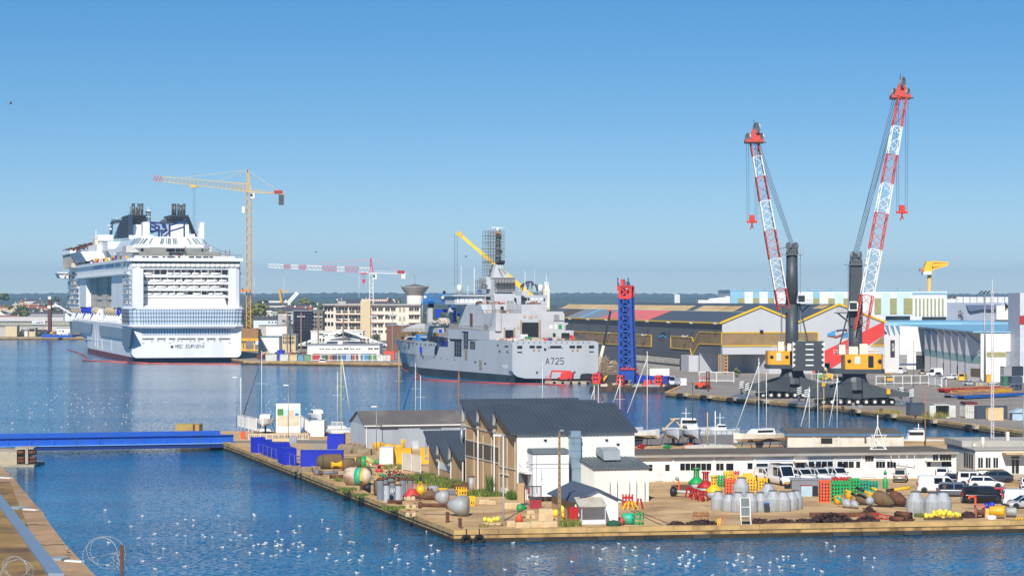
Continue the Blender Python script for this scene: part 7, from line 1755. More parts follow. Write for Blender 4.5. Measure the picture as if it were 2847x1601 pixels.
for i,(X,Y,Yd)in enumerate(((340,745,1400),(450,750,1380),(520,735,1450),(600,720,1500),(760,735,1500),(230,745,1420),(1130,660,1500),(1190,655,1560),(1440,660,1500),(1500,650,1560),(1480,665,1450),(700,720,1560),(260,700,1600),(1550,668,1480))):
 a=at(ZC(X,Y),Yd);v_=(i*2)%3;nm=('white walled house with a dark slate roof in the town','cream walled house with a brown tile roof in the town','grey walled house with a dark slate roof in the town')[v_]
 house(a[0],Yd,r.u(12,22),9,r.u(5,7),r.u(-.4,.4),hcol[v_],(slater,tiler,slater)[v_],nm,'town '+nm[:30],z=max(QZ,a[2]-8))
def trz(zf,X,Ytop,Ybot,Yd,wpx,**kw):
 a,b_=at(zf(X,Ytop),Yd),at(zf(X,Ybot),Yd);s_=Yd/FX/(zf(1,0)[0]-zf(0,0)[0])**-1
 w_=at(zf(X+wpx,Ytop),Yd)[0]-a[0];z0=max(QZ,min(b_[2],a[2]-4));tree(a[0],Yd,a[2]-z0,w_,z=z0,**kw)
for i,(X,Yt,Yb,Yd,w_)in enumerate(((380,430,620,1600,190),(440,500,620,1590,150),(60,235,330,2300,240),(960,280,380,2300,130),(640,470,570,1640,90),(570,440,560,1750,120),(900,450,560,1700,110),(1040,490,560,1660,100),(720,870,930,1488,110),(330,870,930,1489,120),(90,420,500,1900,120),(480,420,480,1900,120),(780,400,480,2000,120),(410,380,470,2100,50),(30,520,600,1620,120),(200,430,520,1850,120),(560,530,600,1620,100),(980,500,580,1640,120),(250,520,610,1620,90))):
 trz(ZP,X,Yt,Yb,Yd,w_,label='leafy green tree among the houses across the basin',seed=i+5,cols=((0,1,1),(1,2,2),(0,0,1))[i%3])
for i,(X,Yt,Yb,Yd,w_)in enumerate(((100,685,820,1300,200),(40,700,820,1310,140),(135,640,700,1700,120),(605,620,710,1900,130),(740,688,765,1500,160),(260,730,790,1400,100),(450,650,710,1900,80),(1590,612,675,1800,40),(1655,640,680,1800,40),(1700,612,680,1800,46),(1430,1020,1075,1040,100),(690,660,705,1900,80),(340,760,800,1350,120))):
 trz(ZC,X,Yt,Yb,Yd,w_,label='leafy green tree standing in the town behind the quay',seed=i+40,cols=((1,2,2),(0,1,1),(0,0,1))[i%3],group='trees in the town')
trz(ZE,1985,985,1060,720.,75,label='small bright green tree before the grey warehouse entrance',seed=3,cols=(2,1,2),group=None)
for i in range(46):
 Yd=r.u(2400,5200);X=r.u(-.24,.24)*Yd;w_=r.u(14,60);h=r.u(5,9)
 house(X,Yd,w_,r.u(10,16),h,r.u(-.3,.3),hcol[0],(slater,hcol[2])[i%2],'pale building far off on the wooded plain','far buildings on the wooded plain')
a=at(ZE(1385,285),3600.);m=M();m.box(-4,-4,0,4,4,at(ZE(1385,248),3600.)[2]-QZ);tag(m.b('far_tower',white,None,(a[0],3600,QZ)),'small white tower far off behind the warehouse roof','tower')
seg_=lambda f,*a:f(*a)
bb=mat('bridge blue',(24,88,190),.5,var=.1,vs=.5,streak=True,dirt=(50,80,120),da=.5,ds=.5);bbl=mat('bridge sunlit edge',(120,170,220),.5)
p0,p1=gnd(ZN(-300,331),.6),gnd(ZN(2085,291),.6);GB=Fr.two(p0,p1);GL_=sqrt((p0[0]-p1[0])**2+(p0[1]-p1[1])**2)
bd=ffr(GB,'lift_bridge','bright blue steel bridge spanning the lock channel','bridge')
zt=GB.g(ZN(1500,195),0)[1];zf_=GB.g(ZN(1500,266),0)[1]
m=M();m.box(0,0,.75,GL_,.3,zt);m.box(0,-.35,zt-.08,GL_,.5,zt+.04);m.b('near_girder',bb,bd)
m=M();m.box(-.0,-.7,zf_-.1,GL_,-.02,zf_);m.b('lower_flange',bbl,bd)  # sunlight on the flange painted as a paler blue
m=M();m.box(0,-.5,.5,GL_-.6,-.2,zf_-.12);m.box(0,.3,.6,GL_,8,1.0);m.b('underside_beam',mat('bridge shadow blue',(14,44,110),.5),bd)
m=M();n=int(GL_/3.6)
for i in range(n+1):x=GL_-.4-i*3.6;m.ext([(-.35,zf_),(-.02,zf_),(-.02,zt-.1),(-.1,zt-.1)],x-.05,x+.05,'X');m.nx()
m.y('stiffener',bb,bd)
m=M();m.box(0,8,.6,GL_-1,8.4,zt+.25);m.b('far_girder',bb,bd);m=M();m.box(0,.5,1.0,GL_,8,1.12);m.b('deck',asphalt,bd)
m=M();m.bar((0,.2,zt+.5),(GL_-2,.2,zt+.5),.08)
for i in range(14):m.bar((GL_-2-i*3,.2,zt),(GL_-2-i*3,.2,zt+.5),.06)
m.b('handrail',bb,bd)
edge=[(-40,440),(0,462),(120,572),(300,792),(372,862),(432,965),(585,1165),(735,1322),(862,1452),(1010,1600)]
E_=[gnd(ZN(*p))for p in edge];poly=E_+[(-150,E_[-1][1]-30),(-150,E_[0][1])]
m=M();m.c(*[(p[0],p[1],QZ)for p in poly]);m.cur=1;walls(m,E_,-1.5,QZ,False)
wet=mat('stained quay concrete',(176,142,104),.9,var=.14,vs=.35,dirt=(112,86,58),da=.6,ds=.12,bump=.01)
tag(m.b('near_quay_ground',[wet,quaywall]),kind='structure')
A,B=[(p[0],p[1])for p in(gnd(ZN(-60,660)),gnd(ZN(575,1455)))],[gnd(ZN(-60,760)),gnd(ZN(432,1455))]
m=M();m.c((-150,E_[0][1],QZ+.004),(A[0][0],A[0][1]+10,QZ+.004),(B[1][0],B[1][1],QZ+.004),(B[1][0]-3,B[1][1]-20,QZ+.004),(-150,B[1][1]-20,QZ+.004));tag(m.b('stained_ground',mat('wet stained ground',(150,118,66),.8,var=.3,vs=.25,dirt=(74,56,40),da=.8,ds=.1)),kind='structure')
m=M();q=[A[0],A[1],B[1],B[0]];m.ext(q,QZ+.01,QZ+.32,'Z');tag(m.b('steel_rail',mat('rail blue grey',(142,160,176),.4,.3,var=.05)),'long blue grey steel rail set along the near quay','rail')
gs_='white steel plates at the near quay edge'
for a,b_ in(((0,572),(100,578)),((218,856),(330,864)),((590,1316),(740,1326))):
 P_,Q_=gnd(ZN(*a)),gnd(ZN(*b_));m=M();m.bar((P_[0],P_[1],QZ+.08),(Q_[0],Q_[1],QZ+.08),.5,.14);tag(m.b('edge_plate',white),'white steel plate lying across the near quay edge','plate',gs_)
for a,b_ in(((110,842),(215,850)),((455,1300),(585,1305))):
 P_,Q_=gnd(ZN(*a)),gnd(ZN(*b_));m=M();m.bar((P_[0],P_[1],QZ+.12),(Q_[0],Q_[1],QZ+.12),1.6,.2);tag(m.b('hatch_cover',mat('hatch blue grey',(150,164,172),.5)),'pale blue grey hatch cover beside the steel rail','hatch','hatch covers along the near quay rail')
for pts in([(195,985),(240,995),(300,985),(340,992),(415,990)],[(345,1165),(420,1172),(500,1163),(580,1168)],[(585,1258),(640,1260)]):  # last strip is the gull's cast shadow, drawn as a black bar
 m=M();w3=[g3(ZN(*p),QZ)for p in pts]
 for a,b_ in zip(w3,w3[1:]):m.bar((a[0],a[1],QZ+.006),(b_[0],b_[1],QZ+.006),.35,.012)
 tag(m.b('crack_and_gull_shadow',black),kind='structure')
DP=Fr(*gnd(ZN(150,470),0),0);dpt=ffr(DP,'fender_dolphin','concrete dolphin with rusty guide rollers under the bridge','dolphin')
m=M();DP.rf(m,ZN,-300,335,150,475,0,8);DP.rf(m,ZN,-300,455,305,478,-1,7);DP.rf(m,ZN,225,300,250,445,-.6,2);DP.rf(m,ZN,135,300,300,318,-.4,3);m.b('block',concrete,dpt)
m=M()
for y0,y1 in((320,368),(382,412),(412,440)):
 for x0,x1 in((158,215),(245,322)):a,b_=DP.g(ZN(x0,y1),0),DP.g(ZN(x1,y0),0);r_=(b_[1]-a[1])/2;m.cyl((a[0],.2,a[1]+r_),(b_[0],.2,a[1]+r_),r_,n=10);m.nx()
m.y('roller',rustm,dpt)
m=M();m.box(-14,22,19,14,27,21.7);tag(m.b('roof_parapet',concrete),'concrete roof parapet just below the view','parapet')
a=at(ZN(1090,1170),25.);m=M();m.box(a[0]-.016,24.97,21.7,a[0]+.016,25.0,a[2]);tag(m.b('fence_post',rustm),'rusty steel post holding the razor wire','post')
wire=mat('razor wire',(186,190,194),.35,.6)
def coil(c,rx,rz,n,dy,name,label,sd_):
 r=RR(sd_);m=M();pts=[];N_=40*n
 for i in range(N_+1):
  t=i/40*2*pi;k=1+.10*sin(t*.5+sd_)+.05*sin(t*.23);pts.append((c[0]+rx*k*cos(t)+.06*sin(t*.31),c[1]+dy*i/N_+.1*sin(t*.5),c[2]+rz*k*sin(t)+.03*sin(t*.41)))
 m.tube(pts,.0022,4)
 for i in range(0,N_,1):
  if(i//14)%3==2:continue
  p=pts[i];m.cb(p,(.012,.004,.006))
 tag(m.b(name,wire),label,'razor wire')
a=at(ZN(885,1275),25.);coil(a,.155*1.2,.16*1.15,3,.5,'razor_wire','loose coil of razor wire left of the rusty post',3)
a=at(ZN(100,1425),24.);coil(a,.14,.13,3,.5,'razor_wire','low coil of razor wire at the bottom left corner',8)
m=M();r=RR(2)
for X0,Y0,X1,Y1 in((735,1310,1090,1240),(780,1180,930,1100),(480,1230,640,1190),(1000,1300,1090,1200),(1090,1300,1150,1440),(840,1380,930,1250),(560,1345,660,1420),(1010,1250,1060,1310)):
 p,q=at(ZN(X0,Y0),25.),at(ZN(X1,Y1),25.);md=tuple((p[i]+q[i])/2+(.02 if i==2 else 0)for i in range(3));m.tube([p,md,q],.0018,4)
for i in range(40):p=at(ZN(1045+r.u(-45,55),1290+r.u(-60,80)),25.);q=(p[0]+r.u(-.03,.03),25.,p[2]+r.u(-.04,.04));m.bar(p,q,.004)
tag(m.b('loose_wire',wire),'tangle of loose wire around the rusty post','wire')
tan=mat('tan cement sheet',(190,156,112),.85,var=.1,vs=.5,streak=True,dirt=(156,124,88),da=.45,ds=.3)
roofb=mat('blue grey steel roof',(66,74,84),.5,var=.08,vs=.4,dirt=(80,90,100),da=.35,ds=.15);whitec=mat('white steel cladding',(226,226,220),.5,var=.03,streak=True,dirt=(200,196,186),da=.3,ds=.3)
shedw=mat('shed blue grey',(160,168,178),.55,var=.05,streak=True,dirt=(140,146,152),da=.4,ds=.3);sroof=mat('weathered sheet roof',(104,98,96),.75,var=.12,vs=.3,dirt=(134,126,118),da=.6,ds=.25)
winf=mat('window grey',(120,124,126),.4,var=.2)
c0=gnd(ZI(1508,1085));SHF=Fr(c0[0],c0[1],rad(16));SL=SHF.g(ZI(2512,900),0)[0];ez=SHF.g(ZI(1510,838),0)[1]
sd_p=SHF.e(ZI(1275,772),0);rp_=SHF.e(ZI(1385,705),0);dpth=11.;rz_=ez+1.9
sh=ffr(SHF,'grey_shed','long blue grey shed with a weathered low pitched roof','shed')
m=M();m.box(0,0,QZ,SL,dpth,ez);m.ext([(0,ez),(dpth,ez),(dpth*.5,rz_)],0,SL,'X')
n=int(SL/.33)
for i in range(n):m.box(i*.33,-.03,QZ,i*.33+.16,0,ez)
for i in range(int(dpth/.33)):m.box(-.03,i*.33,QZ,0,i*.33+.16,ez)
m.b('wall',shedw,sh)
m=M()
for s in(0,1):
 ya,yb__=(-.35,dpth*.5)if s==0 else(dpth+.35,dpth*.5);m.loft([[(-.3,ya,ez-.1),(SL+.2,ya,ez-.1)],[(-.3,yb__,rz_+.08),(SL+.2,yb__,rz_+.08)]],close=False,caps=False)
for i in range(int(SL/.5)):x=i*.5;m.bar((x,-.35,ez-.06),(x,dpth*.5,rz_+.1),.09,.06)
ro=m.b('roof',sroof,sh);m=M();m.bar((-.3,-.4,ez-.12),(SL,-.4,ez-.12),.18);m.bar((.12,-.15,QZ),(.12,-.15,ez-.1),.12);m.b('gutter',white,sh)
m=M();SHF.rf(m,ZI,1655,872,1840,882,-.12,0);SHF.rf(m,ZI,2060,866,2270,876,-.12,0);m.y('door_rail',slater,sh);m=M();SHF.rf(m,ZI,1980,995,2042,1085,-.1,0);m.b('door',mat('door pale',(190,194,196),.5),sh)
c0=gnd(ZK(885,1066));WK=Fr(c0[0],c0[1],rad(16.8));k_=lambda X,Y:WK.e(ZK(X,Y),0);wx_=WK.g(ZK(2015,600),0)[0];ez=WK.g(ZK(900,432),0)[1]
def sawtooth(t,prof,x0,x1,xroof,wallm,y_end):
 """prof: (y,z) from the near eave: eave, peak, valley, peak, valley ... ; the roof runs along x"""
 m=M();m.c(*([(x0,prof[0][0],QZ)]+[(x0,p[0],p[1])for p in prof]+[(x0,y_end,QZ)]));m.c((x0,y_end,QZ),(x1,y_end,QZ),(x1,y_end,prof[-1][1]),(x0,y_end,prof[-1][1]));m.c(*([(x1,prof[0][0],QZ)]+[(x1,p[0],p[1])for p in prof]+[(x1,y_end,QZ)]));m.b('side_wall',wallm,t)
 m=M();g=M();tr=M()
 for i,(p,q)in enumerate(zip(prof,prof[1:])):
  if i%2==0:
   d=Vector((q[0]-p[0],q[1]-p[1])).normalized();a=(p[0]-d.x*.5,p[1]-d.y*.5)
   m.ext([(a[0],a[1]+.06),(q[0],q[1]+.06),(q[0],q[1]+.26),(a[0],a[1]+.26)],x0-.9,xroof,'X')
   n=int((xroof-x0+.9)/.55)
   for k in range(n):x=x0-.9+.28+k*.55;m.bar((x,a[0],a[1]+.29),(x,q[0],q[1]+.29),.08,.07)
   m.nx()
  else:
   g.c((x0,p[0],p[1]),(x1,p[0],p[1]),(x1,q[0],q[1]),(x0,q[0],q[1]));g.nx();tr.bar((x0-.3,p[0]+.12,p[1]-.1),(x0-.3,q[0]+.1,q[1]),.3);tr.nx();tr.ext([(q[0]-.2,q[1]-.65),(q[0]+.2,q[1]-.65),(q[0]+.3,q[1]-.25),(q[0]-.3,q[1]-.25)],x0-.5,x0-.12,'X');tr.nx()
 m.y('roof',roofb,t);g.y('north_light',winf,t);tr.y('rain_hopper',mat('hopper grey',(176,172,164),.6),t)
ws=ffr(WK,'sawtooth_workshop','tall workshop with sawtooth blue grey roofs, white front and tan side wall','workshop')
prof=[(0.,ez)]+[k_(*p)for p in((703,168),(688,365),(545,140),(531,335),(398,120))];prof=[prof[0]]+[(y,z)for y,z in prof[1:]];yend=k_(392,350)[0];prof.append((yend,prof[2][1]))
sawtooth(ws,prof,0,wx_,wx_+.25,tan,yend)
m=M();m.box(.02,-.02,QZ,wx_,.2,ez);n=int(wx_/.42)
for i in range(n):m.box(.1+i*.42,-.06,QZ,.3+i*.42,-.02,ez-.05)
m.b('front_wall',whitec,ws)
m=M()
for Xa,Xb,Ya,Yb in((398,474,486,655),(482,560,505,672),(571,640,535,690),(649,717,556,712)):
 y1,_=k_(Xa,Ya);y0,za=k_(Xb,Yb);zb=k_(Xb,Ya+20)[1];m.box(-.06,y0,za,.02,y1,zb);m.nx()
wn=m.y('louvred_window',mat('louvre brown',(92,80,66),.7,var=.2,vs=2),ws)
m=M()
for X in(398,478,565,645,718,795,870):y,_=k_(X,700);m.box(-.08,y-.06,QZ,.0,y+.06,k_(X,445 if X>500 else 360)[1])
for Xa,Ya,Xb,Yb in((395,355,880,470),(395,487,718,560),(395,640,718,715),(718,742,880,775)):
 a,b_=k_(Xa,Ya),k_(Xb,Yb);m.bar((-.06,a[0],a[1]),(-.06,b_[0],b_[1]),.1,.14)
m.b('cover_strips',mat('strip pale',(196,188,174),.7),ws)
m=M()
for X in(531,687):y,_=k_(X,700);m.bar((-.25,y,QZ),(-.25,y,k_(X,370)[1]),.15);m.nx()
m.y('downpipe',white,ws)
m=M();WK.rs(m,ZK,728,960,780,1005,-.3,0);m.nx();WK.rs(m,ZK,722,825,795,832,-.2,0);m.y('wall_cabinet',cream,ws)
m=M();WK.rf(m,ZK,1410,405,1500,1000,-1.2,-.06);WK.rf(m,ZK,1405,440,1505,470,-1.3,-.06)
for y in(520,590,660,760):WK.rf(m,ZK,1408,y,1503,y+6,-1.26,-.06)
m.b('vent_duct',mat('galvanised duct',(146,168,184),.35,.4),ws)
m=M()
for X,Y in((1163,492),(1750,490),(1860,530)):WK.rf(m,ZK,X-12,Y-6,X+12,Y+8,-.25,-.05);m.nx()
m.y('wall_light',black,ws)
yl_=-6.3;LX=[WK.g(ZK(x,900),yl_)[0]for x in(1635,2152)];lz=WK.g(ZK(1640,768),yl_)[1];hz_=WK.g(ZK(1520,668),-.1)[1]
lt=ffr(WK,'lean_to_store','white lean-to store with a ribbed grey roof and round hood','store')
m=M();m.ext([(yl_,QZ),(-.1,QZ),(-.1,hz_-.1),(yl_,lz-.1)],LX[0],LX[1],'X')
for i in range(int((LX[1]-LX[0])/.42)):m.box(LX[0]+.1+i*.42,yl_-.04,QZ,LX[0]+.3+i*.42,yl_,lz-.1)
for i in range(14):m.box(LX[0]-.04,yl_+.1+i*.42,QZ,LX[0],yl_+.3+i*.42,lz-.1+(hz_-lz)*i/14)
m.b('wall',whitec,lt)
m=M();m.ext([(yl_-.3,lz-.05),(-.07,hz_),(-.07,hz_+.12),(yl_-.3,lz+.07)],LX[0]-.2,LX[1]+.25,'X')
for i in range(int((LX[1]-LX[0])/.5)):x=LX[0]-.1+i*.5;m.bar((x,yl_-.3,lz+.1),(x,-.07,hz_+.15),.1,.08)
m.b('roof',mat('roof grey green',(96,104,108),.6,var=.08),lt)
a,b_=WK.g(ZK(1690,655),-2),WK.g(ZK(1850,560),-2);m=M();m.ext([(-3.2,a[1]-.3),(-2.9,a[1]+.8),(-2.0,b_[1]-.1),(-1.2,b_[1]),(-.4,b_[1]-.1),(-.2,a[1]+.3)],a[0],b_[0],'X');m.b('hood',mat('hood grey',(148,156,160),.5),lt)
m=M();
for X in(1780,1850,1968,2035,2115):x=WK.g(ZK(X,1000),yl_-.4)[0];m.bar((x,yl_-.4,QZ),(x,yl_-.4,QZ+2.4),.06);m.nx()
m.y('conduit',steel,lt)
_c=at(ZK(1040,900),278.8);CBF=Fr(_c[0],278.8,rad(12));cbx=ffr(CBF,'white_plant_room','tall white plant cabinet with a grey cap before the workshop','plant room');m=M();CBF.rf(m,ZK,1040,628,1385,1035,0,3.);m.b('wall',mat('plant white',(224,226,230),.4,var=.02),cbx)
m=M();a,b_=CBF.g(ZK(1036,628),0),CBF.g(ZK(1386,580),0);m.ext([(-.15,a[1]),(3.15,a[1]),(2.7,b_[1]),(.5,b_[1])],a[0],b_[0],'X');m.b('roof',mat('roof grey green',(0,0,0)),cbx)
m=M();CBF.rf(m,ZK,1036,716,1386,726,-.06,3.45);CBF.rf(m,ZK,1036,758,1386,764,-.05,3.45);CBF.rf(m,ZK,1074,628,1079,1000,-.04,0);m.b('joint',greyp,cbx);m=M();CBF.rf(m,ZK,1120,770,1124,1000,-.03,0);CBF.rf(m,ZK,1128,860,1134,875,-.08,0);m.b('door_joint',greyp,cbx)
sp=ffr(WK,'stair_platform','white railed steel platform and stair on the workshop corner','stair');m=M();z=WK.g(ZK(900,800),-1.5)[1];m.box(.2,-2.8,z-.15,2.6,-.1,z)
for x,y in((.2,-2.8),(2.6,-2.8),(.2,-.2),(1.4,-2.8)):m.bar((x,y,QZ if x>2 else z),(x,y,z+1.1),.07)
for zz in(z+.55,z+1.1):m.bar((.2,-2.8,zz),(2.6,-2.8,zz),.06);m.bar((.2,-.2,zz),(.2,-2.8,zz),.06)
m.b('platform',white,sp);m=M()
for k in range(10):m.box(2.6,-2.9,QZ+.2+k*(z-QZ)/11,2.95,-2.2,QZ+.26+k*(z-QZ)/11)
for y in(-2.9,-2.2):m.bar((2.78,y,QZ),(2.78,y,z+1),.06)
m.b('steps',steel,sp);m=M();m.ext([(-.6,z-.15),(-.05,z-.15),(-.05,QZ+1.2)],.2,2.2,'X');m.b('chute',mat('chute grey',(96,100,108),.5),sp)
fence(ZK(962,1148),ZK(1118,1150),2.6,2,'yard_gate','dark grey and red yard gate beside the tan hut',mat('gate grey',(66,72,82),.5),pick=.18,w=.12)
m=M();g_=Fr(*gnd(ZK(1010,1152)),0);g_.rf(m,ZK,1010,1065,1120,1150,.05,.12);g_.rf(m,ZK,988,945,1006,1010,.1,.2);tag(m.b('red_sheet',mat('gate red',(150,40,52),.5),None,(g_.o[0],g_.o[1],0)),'red sheet behind the dark yard gate','sheet')
m=M();g_=Fr(*gnd(ZK(905,1120)),rad(16));g_.rf(m,ZK,895,905,960,1100,0,.3);g_.rs;o=m.b('yard_wall',tan,None,(g_.o[0],g_.o[1],0),g_.th);tag(o,'low tan yard wall left of the dark gate','wall')
c0=gnd(ZK(1445,1285));HT=Fr(c0[0],c0[1],rad(12));hx=HT.g(ZK(1858,1200),0)[0];he=HT.g(ZK(1447,1075),0)[1];hr=HT.g(ZK(1658,972),0);hl=11.
ht=ffr(HT,'quay_hut','small hut with tan side wall, white gable and blue grey roof','hut');m=M();m.c((0,0,QZ),(hx,0,QZ),(hx,0,he),(hr[0],0,hr[1]),(0,0,he));m.c((0,hl,QZ),(hx,hl,QZ),(hx,hl,he),(hr[0],hl,hr[1]),(0,hl,he));m.c((hx,0,QZ),(hx,hl,QZ),(hx,hl,he),(hx,0,he));m.b('gable_wall',mat('hut white',(228,226,222),.6,var=.03),ht)
m=M();m.box(-.02,.01,QZ,.05,hl,he);m.b('side_wall',tan,ht)
m=M()
for xe_,s in((-.45,1),(hx+.45,-1)):
 zz=he-(hr[1]-he)*.45/hr[0];m.ext([(xe_,zz+.02),(hr[0],hr[1]+.03),(hr[0],hr[1]+.15),(xe_,zz+.14)],-.4,hl+.4,'Y')
 for k in range(int(hl/.5)):y=-.2+k*.5;m.bar((xe_,y,zz+.18),(hr[0],y,hr[1]+.18),.06,.05)
m.b('roof',mat('hut roof',(76,88,108),.5,var=.12,vs=.4),ht)
m=M();a,b_=HT.g(ZK(1505,1258),-1.9),HT.g(ZK(1738,1060),-1.9);m.box(a[0],-1.95,QZ,b_[0],-1.8,a[1])
for x in(a[0],b_[0]-.08):m.bar((x+.04,-1.9,QZ),(x+.04,-1.9,b_[1]-.5),.08)
m.b('porch_screen',mat('porch white',(206,212,218),.5,var=.05),ht);m=M();m.ext([(-2.2,b_[1]-.75),(-.05,b_[1]+.05),(-.05,b_[1]+.12),(-2.2,b_[1]-.68)],a[0]-.35,b_[0]+.1,'X')
for k in range(12):x=a[0]-.3+k*(b_[0]-a[0]+.4)/12;m.bar((x,-2.2,b_[1]-.66),(x,-.05,b_[1]+.14),.08,.05)
m.b('porch_roof',mat('porch roof',(190,184,172),.7,dirt=(150,130,110),da=.5,ds=.6),ht);m=M();m.box(a[0]-1.2,-1.4,QZ,a[0]-.2,-1.3,QZ+1.8);m.b('notice_frame',redp,ht)
sw=ffr(WK,'sawtooth_wing','low tan workshop wing with three small sawtooth roofs','workshop');pr2=[k_(*p)for p in((378,675),(272,492),(257,690),(157,468),(142,648),(48,420))];y9=k_(40,640)[0]
pr2.append((y9,pr2[2][1]));xr2=9.
sawtooth(sw,pr2,.02,xr2,xr2+.2,tan,y9);m=M();a,b_=k_(125,690),k_(262,800);m.box(-.05,b_[0],b_[1],.06,a[0],k_(262,730)[1]);m.b('window_band',mat('band white',(206,208,208),.5),sw)
m=M()
for X,Y in((152,690),(267,700),(381,690)):y,z=k_(X,Y);m.bar((-.2,y,QZ),(-.2,y,z),.12);m.nx()
m.y('downpipe',white,sw);m=M();p=WK.g(ZK(358,545),pr2[1][0]-1.5);m.cyl((p[0],pr2[1][0]-1.5,p[1]-.3),(p[0],pr2[1][0]-1.5,p[1]+2.4),.2);m.b('flue',steel,sw)
L0,L1=gnd(ZL(180,927)),gnd(ZM(1475,822));LB=Fr.two(L0,L1);LX0=LB.g(ZL(30,800),0)[0];LX1=LB.g(ZM(1475,700),0)[0];lz=LB.g(ZL(600,705),0)[1]
lb=ffr(LB,'white_workshop','long low white workshop with a ribbon of windows and dark flat roof','workshop');m=M();m.box(LX0,0,QZ,LX1,10.5,lz);m.b('wall',mat('workshop white',(226,224,220),.6,var=.04,streak=True,dirt=(206,202,194),da=.3,ds=.3),lb)
m=M();m.box(LX0-.2,-.7,lz,LX1+.2,10.8,lz+.28);m.b('roof_edge',mat('roof edge grey',(156,152,146),.7),lb);m=M();m.box(LX0,-.3,lz+.284,LX1,10.6,lz+.4);m.b('roof_felt',mat('roof felt',(104,94,82),.95,var=.25,vs=.4,dirt=(84,72,60),da=.6,ds=.2,bump=.02),lb)
m=M();pn=M();f=M()
def wrow(zf,x0,x1,y0,y1,n):
 for k in range(n):LB.rf(m,zf,x0+(x1-x0)*(k+.06)/n,y0,x0+(x1-x0)*(k+.94)/n,y1,-.05,.05);m.nx()
for x0,x1,n in((452,735,6),(775,845,2),(862,935,1),(1130,1245,1),(1262,1470,2),(1608,1825,4),(1860,1932,2)):wrow(ZL,x0,x1,765,826 if x0 not in(1130,1262)else 810,n)
wrow(ZL,1492,1570,760,812,2);wrow(ZL,318,362,775,832,1);wrow(ZL,170,208,775,832,1);wrow(ZL,1055,1105,762,815,1)
for x0,x1,n in((-10,52,1),(65,240,3),(282,452,3),(470,515,1),(672,765,3),(783,875,3)):wrow(ZM,x0,x1,660,722,n)
wrow(ZM,563,648,605,658,3);wrow(ZM,1245,1300,592,648,2);wrow(ZM,1315,1432,592,648,4);wrow(ZM,1335,1432,660,712,4);wrow(ZM,1190,1225,660,712,1)
m.y('window',glass,lb);m=M()
for x0,x1 in((398,740),(775,845),(862,940),(1130,1470),(1595,1828)):LB.rf(m,ZL,x0,712,x1,748,-.06,.02);m.nx()
for x0,x1 in((-10,245),(280,525),(672,765)):LB.rf(m,ZM,x0,598,x1,650,-.06,.02);m.nx()
m.y('blue_panel',mat('panel pale blue',(196,204,212),.5,var=.04),lb);m=M()
for X in(392,757,1122,1476,1838):LB.rf(m,ZL,X-6,700,X+6,915,-.16,0);m.nx()
for X in(260,528,660,1175,1475):LB.rf(m,ZM,X-6,590,X+6,820,-.16,0);m.nx()
m.y('pilaster',white,lb);m=M();LB.rf(m,ZL,228,775,298,922,-.08,0);m.nx();LB.rf(m,ZM,540,665,655,820,-.06,0);m.nx();LB.rf(m,ZM,1080,655,1165,815,-.06,0);m.y('door',mat('door white',(212,212,212),.5),lb)
m=M()
for x0,x1 in((1480,1600),):LB.rf(m,ZL,x0,745,x1,756,-.9,0)
LB.rf(m,ZM,1185,652,1440,662,-.9,0);m.b('canopy',cream,lb)
m=M();LB.rf(m,ZM,815,590,825,590.5,-.1,0);
for a,b_ in(((820,592),(1060,592)),((830,660),(1060,690)),((820,592),(832,660)),((1060,592),(1060,690)),((905,592),(900,665)),((985,592),(985,680))):
 p,q=LB.g(ZM(*a),-.6),LB.g(ZM(*b_),-.6);m.bar((p[0],-.6,p[1]),(q[0],-.6,q[1]),.07)
m.b('awning_frame',white,lb)
m=M();p=LB.top(ZM(695,540),lz+.4);z=lz+.4
for a,b_ in(((-1.1,0,0),(0,.3,3.2)),((1.1,0,0),(0,.3,3.2)),((-1.1,0,.0),(1.3,.4,1.9)),((1.1,0,0),(-.9,.4,1.9)),((0,1,0),(0,.3,3.2)),((-1.2,0,.05),(1.2,0,.05)),((-.9,.3,1.9),(1.3,.3,1.9))):m.bar((p[0]+a[0],p[1]+a[1],z+a[2]),(p[0]+b_[0],p[1]+b_[1],z+b_[2]),.1)
m.bar((p[0],p[1]+.3,z+3.2),(p[0],p[1]+.3,z+4.6),.14);o=m.b('roof_tripod',white,None,(LB.o[0],LB.o[1],0),LB.th);tag(o,'white tripod frame standing on the white workshop roof','frame')
c0=gnd(ZM(1673,846));OB=Fr(c0[0],c0[1],rad(6));oz=OB.g(ZM(1680,545),0)[1];ob=ffr(OB,'white_office','white single storey office with tall paired windows and a door canopy','office')
m=M();m.box(0,0,QZ,20,13,oz-.02);m.b('wall',mat('workshop white',(0,0,0)),ob);m=M();m.box(-.25,-.25,oz,20.2,13.2,oz+.12);m.box(-.3,5,oz+.13,20,13.2,oz+.9);m.b('roof',mat('office roof',(172,168,160),.8,var=.08),ob);m=M();m.box(-.02,-.0,oz-.4,-.01,13,oz);m.b('fascia',mat('fascia blue grey',(120,132,152),.6),ob)
m=M()
for x0,x1 in((1702,1722),(1728,1748),(1778,1800),(1806,1826),(1855,1876),(1882,1902),(2042,2068),(2078,2112)):OB.rf(m,ZM,x0,622 if x0<2000 else 640,x1,722 if x0<2000 else 780,-.05,.05);m.nx()
OB.rf(m,ZM,2036,608,2118,628,-.05,.05);m.nx()
for k in range(4):m.box(-.05,1+k*1.1,2.6,.03,1.7+k*1.1,oz-.7);m.nx()
m.y('window',glass,ob);m=M();OB.rf(m,ZM,1985,576,2200,592,-2,0);OB.rf(m,ZM,1690,735,1955,742,-.2,0);m.b('canopy',mat('canopy buff',(200,172,130),.8),ob)
m=M()
for k in range(5):OB.rf(m,ZM,2010-k*6,790+k*12,2170,803+k*12,-.6-k*.35,-.05);m.nx()
